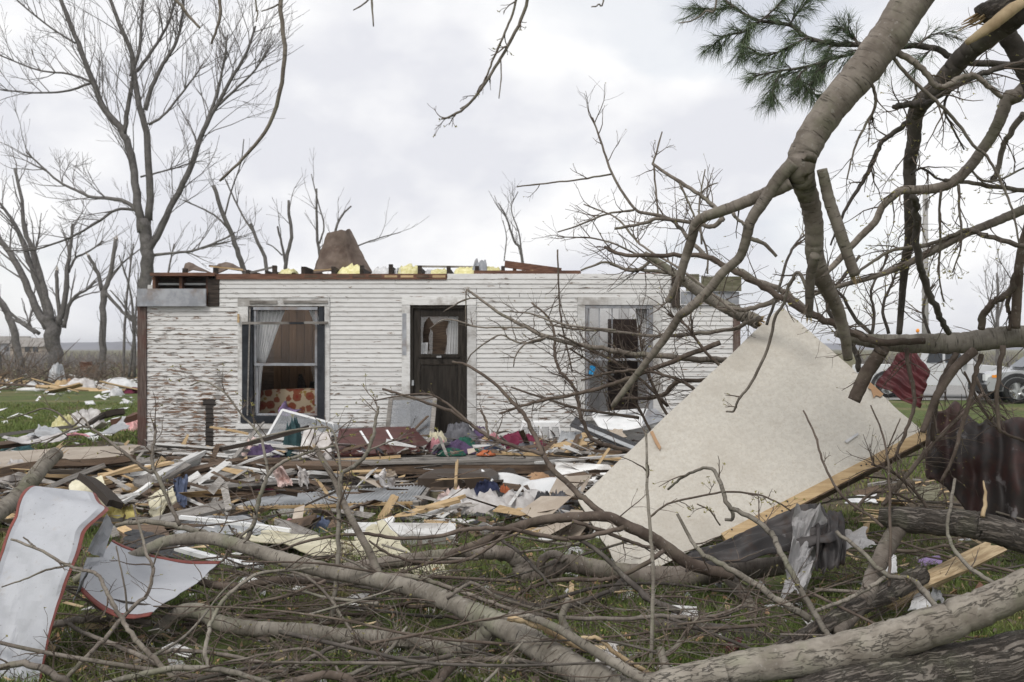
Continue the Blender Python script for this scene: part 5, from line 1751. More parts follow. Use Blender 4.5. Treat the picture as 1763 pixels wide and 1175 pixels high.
for k, (mt, a, b, w, th, lab, sd) in enumerate(PL):
    plank('plank', mt, P(*a), P(*b), w, th, lab, roll=RN.uniform(-.4, .4), seed=sd)

# box beam of the porch roof, white
s = thing('box_beam', 'long white boxed porch beam lying on the grass', 'beam', tuple(P(700, 945, 8.6)))
A, B = P(612, 925, 8.7), P(784, 928, 8.75)
m = MB(); m.bar(A, B, .20, .14, (0, -.25, 1)); m.build('beam', M['wood_white'], s)
m = MB(); m.bar(A + Vector((0, .02, .072)), B + Vector((0, .02, .078)), .24, .012, (0, -.25, 1)); m.build('cap_board', M['wood_white'], s)
m = MB(); m.bar(B + Vector((.001, 0, 0)), B + Vector((.02, 0, 0)), .17, .11, (0, -.25, 1)); m.build('end_grain', M['wood_brown'], s)

# vinyl sheets and panels
def crumple(name, label, cat, quad, mat, amp, seed, thick=.008, n=18, ragged=.1, smooth=True, group=None):
    return scrap(name, label, cat, quad, mat, amp, seed, thick, group, n, smooth, ragged)
crumple('vinyl_sheet', 'cream vinyl sheet folded on the grass left of the white box beam', 'vinyl', [(410, 955, 8.0), (640, 975, 7.7), (650, 915, 8.6), (455, 920, 8.8)], 'cream', .10, 2)
crumple('vinyl_sheet', 'cream vinyl sheet folded upright against the left end of the box beam', 'vinyl', [(590, 985, 7.6), (720, 975, 7.8), (664, 918, 8.5), (610, 925, 8.4)], 'cream', .10, 6)
crumple('vinyl_sheet', 'small cream vinyl piece lying under the thick middle limb', 'vinyl', [(660, 1000, 7.2), (770, 996, 7.3), (770, 975, 7.7), (690, 978, 7.7)], 'cream', .03, 9)
crumple('cream_panel', 'curled cream panel standing among the debris on the left', 'panel', [(262, 894, 9.4), (306, 876, 9.6), (298, 840, 10.0), (252, 848, 10.0)], 'cream', .08, 4, .02)
crumple('cream_panel', 'cream panel with a dark edge behind the folded white sheet', 'panel', [(118, 868, 9.0), (190, 870, 9.2), (170, 830, 9.8), (120, 826, 9.8)], 'cream', .05, 12, .02)
crumple('beige_slab', 'beige floor slab lying left of the house corner', 'floor slab', [(-40, 806, 11.6), (225, 795, 11.9), (236, 766, 13.2), (-30, 782, 12.8)], 'beige_slab', .02, 3, .05, ragged=.05, smooth=False)
crumple('white_plastic_sheet', 'white torn plastic sheeting on the left of the beige floor slab', 'plastic sheet', [(0, 770, 13.6), (110, 762, 13.8), (130, 742, 14.6), (30, 745, 14.6)], 'white_cloth', .12, 7)
crumple('grey_sheet', 'grey bent metal sheet standing on the left behind the white plastic', 'metal sheet', [(48, 755, 14.2), (120, 760, 14.2), (98, 734, 14.8), (66, 733, 14.8)], 'grey_metal', .06, 8)
crumple('grey_sheet', 'curved grey metal sheet standing left of the house corner', 'metal sheet', [(150, 755, 15.0), (222, 742, 15.4), (214, 722, 15.6), (176, 746, 15.4)], 'grey_metal', .05, 9)
heap('insulation', 'yellow and white insulation heap left of the curved grey sheet', 'insulation', tuple(G(112, 742)), .25, .3, .25, 'insul', 51)
heap('insulation', 'white padded insulation roll on the lawn edge left of the house', 'insulation', tuple(G(150, 738)), .45, .4, .32, 'white_cloth', 52)
heap('insulation', 'pink insulation tuft beside the house corner', 'insulation', tuple(G(226, 742)), .22, .3, .22, 'insul_pink', 53)
heap('cloth', 'teal cloth lying on the white plastic at the left', 'cloth', tuple(G(32, 776, .06)), .30, .2, .09, 'teal', 54)
heap('cloth', 'white and red patterned cloth at the left edge by the torn trunk', 'cloth', tuple(G(16, 838, .05)), .32, .25, .25, 'white_cloth', 55)
crumple('pink_sheet', 'pink and red paper lying under the grey sheets on the left', 'paper', [(110, 752, 14.6), (152, 750, 14.7), (150, 744, 15), (116, 744, 15)], 'pink', .04, 11)
crumple('grey_sheet', 'grey rigid sheet lying in front of the ribbed step', 'metal sheet', [(300, 918, 8.8), (500, 922, 8.8), (420, 888, 9.6), (316, 890, 9.5)], 'grey_metal', .02, 14, ragged=.05, smooth=False)
plank('white_trim', 'white_plastic', P(310, 890, 8.7), P(500, 913, 8.6), .05, .03, 'long white metal trim lying across the grey rigid sheet', 'trim', seed=3, jag=False)
plank('white_trim', 'white_plastic', P(305, 945, 7.6), P(450, 978, 7.4), .08, .03, 'long white trim strip on the ground under the arching limb', 'trim', seed=2, jag=False)
crumple('wood_panel', 'brown wood panel piece lying behind the folded white sheet', 'board', [(205, 935, 8.2), (290, 930, 8.4), (282, 905, 8.9), (214, 905, 8.8)], 'wood_brown', .02, 15, .02, smooth=False)
crumple('black_sheet', 'black torn roofing felt at the left under the grey rigid sheet', 'roofing felt', [(200, 945, 8.0), (330, 960, 7.8), (330, 925, 8.5), (230, 920, 8.5)], 'black', .05, 16)
crumple('cardboard', 'brown cardboard piece on the grass under the lower limb', 'cardboard', [(318, 1118, 5.9), (392, 1108, 6.0), (372, 1078, 6.3), (308, 1088, 6.2)], 'card', .02, 17, .006, smooth=False)
crumple('shingle', 'dark roof shingle on the grass in front of the arching limb', 'shingle', [(618, 1036, 6.9), (650, 1030, 7.0), (636, 1014, 7.2), (612, 1020, 7.2)], 'charcoal', .01, 18, smooth=False)
crumple('shingle', 'dark roof shingle beside the small stick stack left of the middle', 'shingle', [(585, 1075, 6.3), (630, 1072, 6.3), (620, 1055, 6.6), (590, 1060, 6.6)], 'charcoal', .01, 19, smooth=False)
crumple('shingle', 'dark flat shingle under the folded white sheet corner', 'shingle', [(98, 1105, 5.9), (160, 1098, 6.0), (166, 1078, 6.3), (110, 1082, 6.3)], 'charcoal', .01, 20, smooth=False)
crumple('shingle', 'dark shingle with a tan plank beside it left of centre', 'shingle', [(640, 1015, 7.1), (690, 1012, 7.2), (680, 1000, 7.4), (645, 1002, 7.4)], 'charcoal', .01, 28, smooth=False)
crumple('green_sheet', 'small grey green sheet under the big foreground limb', 'sheet', [(738, 1085, 6.1), (775, 1085, 6.1), (775, 1058, 6.5), (750, 1055, 6.5)], 'box_green', .02, 21, smooth=False)
crumple('white_scrap', 'crumpled white plastic scrap under the big foreground limb', 'plastic', [(715, 1062, 6.4), (755, 1060, 6.4), (750, 1040, 6.7), (722, 1036, 6.7)], 'white_cloth', .05, 22)
crumple('white_scrap', 'white scrap lying on the brush near the bottom left', 'plastic', [(538, 1128, 5.7), (566, 1122, 5.7), (560, 1110, 5.9), (540, 1110, 5.9)], 'paper', .02, 23)
crumple('brown_panel', 'dark brown panel under the splintered limb in the foreground', 'board', [(955, 1120, 5.6), (1090, 1115, 5.8), (1085, 1070, 6.4), (985, 1070, 6.4)], 'wood_brown', .02, 24, .02, smooth=False)
crumple('white_scrap', 'white torn sheet under the splintered limb at the bottom', 'sheet', [(1050, 1146, 5.3), (1106, 1140, 5.4), (1095, 1120, 5.6), (1066, 1122, 5.6)], 'paper', .03, 25)
crumple('grey_board', 'pale grey board standing behind the lower right branches', 'board', [(1318, 1088, 6.2), (1374, 1084, 6.3), (1380, 1040, 6.6), (1312, 1040, 6.6)], 'white_plastic', .02, 26, .015, smooth=False, ragged=.05)
crumple('white_scrap', 'cream white sheet with black stripes right of the rough log', 'sheet', [(1565, 1048, 5.9), (1604, 1052, 5.9), (1598, 1018, 6.2), (1576, 1016, 6.2)], 'paper', .03, 27)
crumple('white_scrap', 'small crushed white carton beside the cream white sheet', 'carton', [(1600, 1040, 6.0), (1625, 1042, 6.0), (1622, 1010, 6.3), (1606, 1006, 6.3)], 'grey_metal', .04, 29)
crumple('white_scrap', 'white paper on the lawn behind the rough broken log', 'paper', [(1650, 932, 8.4), (1700, 930, 8.5), (1695, 920, 8.8), (1655, 922, 8.8)], 'paper', .02, 30)
crumple('lilac_paper', 'lilac paper lying beside the long split plank', 'paper', [(1585, 972, 7.6), (1625, 968, 7.7), (1618, 960, 7.8), (1582, 962, 7.8)], 'lilac', .02, 31)
crumple('white_scrap', 'white torn paper standing left of the lilac paper', 'paper', [(1522, 990, 7.0), (1545, 985, 7.0), (1543, 958, 7.2), (1530, 960, 7.2)], 'paper', .02, 32)
crumple('grey_sheet', 'large whitish sheet lying under the thick middle log', 'sheet', [(1060, 1052, 6.6), (1240, 1040, 6.8), (1258, 1004, 7.2), (1055, 1010, 7.2)], 'wood_white', .05, 33, .012)
crumple('white_scrap', 'white and lilac wrapper on the lawn right of the wooden frame edge', 'wrapper', [(1456, 866, 9.6), (1512, 866, 9.7), (1508, 854, 10), (1462, 852, 10)], 'paper', .03, 34)
crumple('green_sheet', 'grey green tub lying on the lawn behind the red metal sheet', 'tub', [(1572, 858, 9.2), (1612, 866, 9.2), (1618, 836, 9.5), (1575, 838, 9.5)], 'box_green', .04, 35)
crumple('red_tool', 'dark red plastic tool under the dark log at the bottom right', 'tool', [(1230, 1132, 5.4), (1280, 1122, 5.5), (1278, 1110, 5.6), (1236, 1112, 5.6)], 'maroon', .05, 36)

# ------------------------------------------------------------------ white siding strips in the foreground bottom
def siding(label, a, b, w, n, sd):
    a, b = Vector(a), Vector(b)
    r = thing('siding_piece', label, 'siding', tuple((a + b) / 2), None)
    t = (b - a).normalized()
    s_ = Vector((0, 0, 1)).cross(t).normalized()
    for k in range(n):
        o = s_ * ((k - (n - 1) / 2) * w)
        m = MB()
        e = RN.uniform(-.02, .05)
        m.sheet(a + o - s_ * w * .48 + t * e, b + o - s_ * w * .48 - t * e, b + o + s_ * w * .48 - t * e + Vector((0, 0, .016)), a + o + s_ * w * .48 + t * e + Vector((0, 0, .016)), 8, 2, lambda u, v: .02 * fbm(u, v, sd + k, 2), .006)
        m.build('strip', M['white_plastic'], r)
    return r


siding('white ribbed siding pieces lying at the bottom left of centre', P(606, 1172, 5.3), P(688, 1120, 5.6), .11, 2, 3)
siding('broad white siding piece with torn end beside the ribbed ones', P(640, 1182, 5.2), P(694, 1132, 5.5), .10, 2, 5)
siding('white siding strip pointing right under the forked limb', P(694, 1142, 5.45), P(768, 1130, 5.5), .05, 2, 7)
siding('white siding piece under the big limb right of the forked limb', P(798, 1165, 5.2), P(842, 1148, 5.4), .09, 2, 9)
siding('narrow white siding strip showing behind the fork of the limb', P(826, 1135, 5.6), P(880, 1122, 5.7), .05, 1, 11)
siding('long white strip lying at the bottom left corner under the white sheet', P(75, 1150, 5.5), P(135, 1172, 5.3), .06, 1, 13)
heap('crumpled_fabric', 'white and black crumpled fabric at the bottom beside the split limb', 'cloth', P(1052, 1165, 5.2), .09, .06, .12, 'white_cloth', 61)

# ------------------------------------------------------------------ scattered planks nobody singles out
rp = random.Random(77)
LOOSE = []
TONE = {'wood_grey': 'weathered grey', 'wood_brown': 'brown', 'wood_dark': 'blackened', 'wood_tan': 'fresh tan', 'wood_white': 'white painted',
        'bark': 'grey brown', 'bark_twig': 'dark brown', 'bark_dark': 'blackish', 'bark_pale': 'pale grey'}
def inside(px, lo, hi): return lo < px < hi
zones = [  # name, label, group, mat choices, count, px range, depth range, length, label
    ('weathered board fragment in the heap left of the porch', 'boards in the heap left of the porch', ('wood_grey', 'wood_brown', 'wood_white'), 46, (240, 560), (11.0, 14.6), (.5, 1.8)),
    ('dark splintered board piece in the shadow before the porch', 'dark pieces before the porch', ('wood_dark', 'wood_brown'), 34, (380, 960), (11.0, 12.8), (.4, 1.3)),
    ('board fragment in the wreckage at the left of the yard', 'boards at the left of the yard', ('wood_brown', 'wood_tan', 'wood_grey'), 40, (-40, 300), (9.0, 12.6), (.4, 1.5)),
    ('small wood splinter scattered in the middle of the yard', 'splinters in the middle of the yard', ('wood_tan', 'wood_grey', 'wood_brown', 'wood_white'), 44, (320, 1010), (8.8, 11.4), (.2, .7)),
    ('board fragment in the rubble right of the porch', 'boards right of the porch', ('wood_grey', 'wood_brown', 'wood_tan'), 26, (940, 1260), (11.2, 14.8), (.4, 1.4)),
    ('wood scrap lying on the lawn behind the red metal sheet', 'wood scraps on the right lawn', ('wood_tan', 'wood_brown', 'wood_grey'), 16, (1420, 1760), (9.0, 14.0), (.2, .7)),
    ('board lying in the far wreckage beyond the lawn', 'boards in the far wreckage', ('wood_tan', 'wood_white', 'wood_brown'), 40, (-30, 240), (37, 52), (.8, 3.2)),
]
for lab, grp, mats, n, xr, dr_, lr in zones:
    for k in range(n):
        d = rp.uniform(*dr_)
        px = rp.uniform(*xr)
        x = P(px, 0, d).x
        lift = 0
        if 'in the shadow' in lab: lift = rp.uniform(0, .05)
        elif 11 < d < 15 and px < 1260: lift = rp.uniform(0, .26) if d > 12 else rp.uniform(0, .14)
        L = rp.uniform(*lr)
        yaw = rp.gauss(0.1, .55)
        pit = rp.gauss(0, .10) if d < 30 else rp.gauss(0, .15)
        if not (d > 12.85 and -3.1 < x < 1.1):
            z = .02 + lift + abs(math.sin(pit)) * L / 2
        else: z = .30 + abs(math.sin(pit)) * L / 2
        v = Vector((math.cos(yaw) * math.cos(pit), math.sin(yaw) * math.cos(pit), math.sin(pit))) * L / 2
        c = Vector((x, d, z))
        if d < 15.6 and (c.y + abs(v.y)) > 15.5: continue
        big = d > 30
        mt = rp.choice(mats)
        wd = rp.uniform(.05, .2) * (1.8 if big else 1)
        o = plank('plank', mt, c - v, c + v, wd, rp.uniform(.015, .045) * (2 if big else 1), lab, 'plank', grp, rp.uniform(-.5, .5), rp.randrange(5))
        LOOSE.append((o, px, d, ('long ' if L > 1.1 else 'short ' if L < .5 else '') + ('wide ' if wd > .14 * (1.8 if big else 1) else 'narrow ' if wd < .08 else '') + TONE[mt], 'splinter' if 'splinter' in lab else 'board'))

# far wreckage of sheets
rp = random.Random(78)
FAR = [(140, 652, 40, 44, 14, 'white_cloth', 'white crumpled sheet in the far wreckage left of the house'), (205, 655, 42, 50, 12, 'white_plastic', 'broad white roof sheet in the far wreckage near the house corner'),
       (105, 666, 40, 20, 12, 'wood_tan', 'tan box on the far edge of the lawn'), (75, 668, 40, 16, 6, 'trim_grey', 'small grey scrap on the far edge of the lawn'),
       (62, 655, 44, 26, 7, 'white_plastic', 'curved white strip at the far edge of the lawn'), (98, 640, 44, 20, 20, 'grey_metal', 'grey lump in front of the wide broken tree'),
       (122, 656, 42, 18, 12, 'card', 'brown box in the far wreckage'), (178, 662, 41, 30, 6, 'beige_slab', 'beige board in the far wreckage'),
       (228, 668, 38, 22, 6, 'crimson', 'small red scrap in the far wreckage by the house corner'), (200, 672, 36, 16, 8, 'paper', 'white paper scrap on the lawn by the house corner')]
for k, (px, py, d, wpx, hpx, mt, lab) in enumerate(FAR):
    p = P(px, 0, d)
    heap('far_debris', lab, 'debris', (p.x, d, 0.0 if py > 650 else .3), wpx * .7 * d / F, .5, hpx * d / F * 1.2, mt, 80 + k, n=10)
plank('stump', 'wood_red', P(147, 650, 50), P(148, 622, 50), .5, .35, 'upright reddish stump in the far wreckage', 'stump', seed=1)
plank('stump', 'wood_brown', P(160, 652, 50), P(161, 628, 50), .4, .35, 'upright brown stump beside the reddish one', 'stump', seed=2)

# ------------------------------------------------------------------ fine shreds and litter (nobody could count it)
def shreds(name, label, n, area, mats, size, zl, seed, asp=(.15, .7)):
    rs = np.random.RandomState(seed)
    m = MB()
    for k in range(n):
        d = area[2] + (area[3] - area[2]) * rs.rand()
        px = area[0] + (area[1] - area[0]) * rs.rand()
        x = (px - CX) * d / F
        z = .006 + zl * rs.rand() ** 3
        if d > 12.85 and -3.1 < x < 1.1: z = .30 + .02 * rs.rand()
        if d > 15.45 and px > 236: continue
        if size > .06 and ((395 < px < 750 and 9.9 < d < 11.2) or (815 < px < 980 and 10.0 < d < 11.5) or (11.5 < d < 12.95 and -2.7 < x < .7) or (570 < px < 790 and 8.4 < d < 9.3)) and rs.rand() > .22: continue
        a = rs.rand() * 6.28
        l = size * (.3 + rs.rand() ** 2 * 1.6); w = l * (asp[0] + asp[1] * rs.rand())
        tx = Vector((math.cos(a), math.sin(a), rs.randn() * .3)); ty = Vector((-math.sin(a), math.cos(a), rs.randn() * .4))
        c = Vector((x, d, z + l * .2))
        v = [c + tx * l * (-.5) + ty * w * (-.5 + .3 * rs.rand()), c + tx * l * (.5 - .2 * rs.rand()) - ty * w * .5, c + tx * l * .5 + ty * w * (.5 - .4 * rs.rand()), c - tx * l * (.4) + ty * w * .5 + Vector((0, 0, .02 * rs.randn()))]
        m.add(v + [q - Vector((0, 0, .004)) for q in v], [(0, 1, 2, 3), (7, 6, 5, 4), (0, 4, 5, 1), (1, 5, 6, 2), (2, 6, 7, 3), (3, 7, 4, 0)])
    return tag(m.build(name, M[mats]), label, 'litter', kind='stuff')


shreds('wood_litter', 'small brown wood bits strewn through the yard', 1700, (-60, 1280, 8.9, 15.4), 'wood_brown', .085, .14, 1)
shreds('wood_litter', 'small tan splinters strewn through the yard', 560, (-60, 1280, 8.9, 15.4), 'wood_tan', .085, .14, 2)
shreds('wood_litter', 'small dark bits of roofing strewn through the yard', 900, (-60, 1280, 8.9, 15.4), 'charcoal', .09, .08, 3)
shreds('paper_litter', 'white scraps of paper and plastic strewn through the yard', 380, (-60, 1280, 8.6, 15.4), 'paper', .085, .10, 4)
shreds('paper_litter', 'white scraps strewn on the left lawn and its far edge', 130, (-40, 236, 16, 46), 'paper', .22, .02, 5)
shreds('bark_litter', 'brown leaves and bark bits lying in the foreground grass', 2600, (-120, 1900, 4.6, 8.6), 'bark_twig', .045, .03, 6)
shreds('bark_litter', 'tan leaves and chips lying in the foreground grass', 900, (-120, 1900, 4.6, 8.6), 'card', .04, .03, 7)
shreds('paper_litter', 'tiny white scraps in the foreground grass', 160, (-120, 1900, 4.8, 8.6), 'paper', .05, .02, 8)
shreds('wood_litter', 'scraps of wood on the right lawn', 130, (1400, 1800, 8.5, 16), 'wood_tan', .10, .03, 9)

for nm, lab, n, mt, sz, sd in (('board_litter', 'narrow grey board splinters strewn before the house', 420, 'wood_grey', .34, 21), ('board_litter', 'narrow brown board splinters strewn before the house', 420, 'wood_brown', .36, 22),
                               ('board_litter', 'narrow tan lath splinters strewn before the house', 240, 'wood_tan', .32, 23), ('board_litter', 'white painted board splinters strewn before the house', 230, 'wood_white', .30, 24)):
    shreds(nm, lab, n, (-80, 1290, 9.2, 15.3), mt, sz, .26, sd, (.06, .14))
shreds('sheet_litter', 'off white torn sheet scraps strewn before the house', 130, (-80, 1200, 8.9, 14.5), 'wood_white', .24, .16, 25, (.4, .6))
shreds('sheet_litter', 'cream and tan torn sheet scraps strewn before the house', 90, (-80, 1100, 8.9, 13.5), 'beige_slab', .24, .16, 26, (.4, .6))
shreds('splinter_litter', 'pale fresh splinters strewn in the foreground brush', 330, (-60, 1850, 4.8, 8.4), 'splint', .085, .06, 27, (.08, .16))
shreds('sheet_litter', 'off white torn scraps lying in the foreground brush', 70, (40, 1700, 5.0, 8.4), 'wood_white', .11, .08, 28, (.3, .6))
shreds('splinter_litter', 'long pale splinters lying in the foreground brush', 90, (40, 1800, 4.9, 8.2), 'splint', .20, .12, 29, (.04, .08))

# ------------------------------------------------------------------ the big beige floor panel and the metal round it
def build_panel():
    A, B, C = P(1345, 528, 8.9), P(1588, 744, 8.1), P(1082, 1004, 7.42)
    nrm = (B - A).cross(C - A).normalized()
    ray = P(995, 862, 1.0) - Vector((0, 0, CZ))
    o = Vector((0, 0, CZ))
    D_ = o + ray * ((A - o).dot(nrm) / ray.dot(nrm))
    if nrm.y > 0: nrm = -nrm
    r = thing('floor_panel', 'big beige floor panel torn loose and leaning in the branches', 'panel', (C.x + .4, 7.2, 0))
    m = MB()
    # D C B A: u along D->C... outline with slightly chipped edges
    def warp(u, v):
        e = .004
        return (u + e * fbm(v * 3, u, 2, 3, 3) * (1 if 0 < u < 1 or True else 0), v + e * fbm(u * 3, v, 5, 3, 3))
    m.sheet(D_, C, B, A, 26, 26, lambda u, v: .003 * fbm(u, v, 1, 1.3, 2), .016, warp)
    m.build('flooring_sheet', M['panel'], r)
    m = MB(); m.sheet(D_ - nrm * .022, C - nrm * .022, B - nrm * .022, A - nrm * .022, 8, 8, lambda u, v: .003 * fbm(u, v, 1, 1.3, 2), .024); m.build('plywood', M['wood_brown'], r)
    # frame board along the lower right edge
    t = (C - B).normalized()
    s = nrm.cross(t).normalized()
    if s.z > 0: s = -s
    a, b = B - t * .04 + s * .035 - nrm * .004, B + t * 1.95 + s * .035 - nrm * .004
    m = MB(); m.bar(a, b, .085, .05, nrm); m.build('frame_board', M['wood_tan'], r)
    m = MB(); m.bar(a + s * .046 - nrm * .035, b + s * .046 - nrm * .035, .012, .11, nrm); m.build('edge_strip', M['wood_brown'], r)
    m = MB()
    rng = random.Random(5)
    splinters(m, B - t * .02 + s * .03, -t, .05, rng, 8, 1.6)
    m.build('splintered_end', M['splint'], r)
    for k in range(7):
        q = a + (b - a) * rng.uniform(.02, .98) + nrm * .027 + s * rng.uniform(-.03, .03)
        m = MB(); m.lathe([(.007, 0), (.007, .003)], q, nrm, 7); m.build('nail_hole', M['black'], r)
    # torn brown patches of the flooring, and a scrap of white tape
    def at(px, py):
        ray = P(px, py, 1.0) - o
        return o + ray * ((A + nrm * .022 - o).dot(nrm) / ray.dot(nrm))
    m = MB(); m.prism([at(1490, 652), at(1502, 662), at(1521, 679), at(1516, 684), at(1508, 681), at(1504, 686), at(1500, 672), at(1494, 668), at(1497, 662)], nrm * .003); m.build('torn_patch', M['card'], r)
    m = MB(); m.prism([at(1119, 744), at(1124, 742), at(1130, 755), at(1138, 770), at(1136, 776), at(1128, 764)], nrm * .003); m.build('torn_patch', M['card'], r)
    m = MB(); m.prism([at(1454, 760), at(1477, 745), at(1478, 749), at(1458, 763)], nrm * .004); m.build('tape_scrap', M['paper'], r)


build_panel()


def corr(name, label, cat, quad, mat, waves, amp, seed, nx=70, ny=12, bend=0.0, axis='u', ragged=.03):
    m = MB()
    c = [P(*q) for q in quad]
    def fn(u, v):
        w = u if axis == 'u' else v
        return amp * math.sin(w * waves * 2 * math.pi) + bend * math.sin(math.pi * v) + .05 * fbm(u, v, seed, 2, 3)
    m.sheet(*c, nx, ny, fn, .004, lambda u, v: (u + ragged * fbm(u, v, seed, 3, 3), v + ragged * 2 * fbm(u * 2, v, seed + 4, 3, 3)))
    return tag(m.build(name, M[mat], smooth=True), label, cat)


def rust_sheet():
    m = MB()
    c = [P(*q) for q in ((1592, 822, 7.9), (1800, 925, 7.3), (1800, 720, 7.6), (1600, 716, 8.1))]
    def fn(u, v): return .045 * math.sin(u * 4.3 * 2 * math.pi + 1.2 * fbm(u, v, 4, 1.5, 2)) + .07 * math.sin(math.pi * v) + .10 * fbm(u, v, 2, 1.6, 3) + .06 * abs(fbm(u, v, 9, 2.4, 2))
    def wp(u, v):
        top = .14 * math.exp(-((u - .22) / .10) ** 2) - .08 * math.exp(-((u - .47) / .06) ** 2) - .02 * math.sin(u * 20)
        bot = -.22 * math.exp(-((u - .55) / .25) ** 2) + .10 * fbm(u * 2, 0, 3, 2, 3)
        return u + .05 * (v - .5) ** 2 * (1 - u) + .01 * fbm(u, v * 3, 3), v + top * v * v + bot * (1 - v)
    m.sheet(*c, 64, 26, fn, .004, wp)
    tag(m.build('roofing_metal', M['rust'], smooth=True), 'large rusted ribbed roofing metal hanging at the right edge', 'roof metal')


rust_sheet()
corr('roofing_metal', 'maroon ribbed roofing metal behind the panel under the level trunk', 'roof metal', [(1507, 662, 9.4), (1584, 700, 9.2), (1604, 640, 9.5), (1566, 588, 9.7)][:1] + [(1566, 586, 9.7), (1602, 640, 9.5), (1584, 702, 9.2)], 'maroon', 6, .018, 5, 90, 10, .02, ragged=.02)
corr('roofing_metal', 'blackened ribbed roofing metal lying under the big beige panel', 'roof metal', [(1180, 985, 6.55), (1440, 930, 6.6), (1400, 868, 7.0), (1190, 952, 6.8)], 'rust_dark', 4, .02, 7, 20, 60, .03, 'v', ragged=.05)
corr('roofing_metal', 'dark rusty metal flap folded over right of the pale tarp', 'roof metal', [(1400, 985, 6.5), (1452, 975, 6.6), (1446, 885, 6.9), (1392, 868, 6.9)], 'rust_dark', 3, .02, 9, 30, 12, .06, ragged=.08)
scrap('tarp', 'crumpled pale grey tarp under the lower edge of the big panel', 'tarp', [(1352, 985, 6.45), (1392, 998, 6.4), (1428, 892, 6.75), (1366, 886, 6.8)], 'tarp', .20, 5, .004, n=22, smooth=False, ragged=.07)
scrap('tarp', 'lower trailing end of crumpled grey plastic under the panel', 'tarp', [(1352, 1020, 6.2), (1380, 1026, 6.2), (1392, 988, 6.4), (1358, 980, 6.45)], 'tarp', .10, 8, .004, n=14, ragged=.06)
scrap('plastic', 'whitish plastic sheet hanging right of the dark metal flap', 'plastic', [(1452, 945, 6.7), (1492, 960, 6.7), (1490, 905, 6.9), (1450, 900, 6.9)], 'tarp', .10, 9, .004, n=14, ragged=.06)
# long split plank of torn wood
plank('split_plank', 'splint', P(1518, 1042, 6.0), P(1722, 938, 6.7), .11, .04, 'long pale split plank of torn wood behind the foreground log', roll=.7, seed=3)
plank('split_plank', 'splint', P(1510, 1040, 5.95), P(1660, 975, 6.3), .07, .03, 'thinner pale split strip under the long split plank', roll=.6, seed=1)


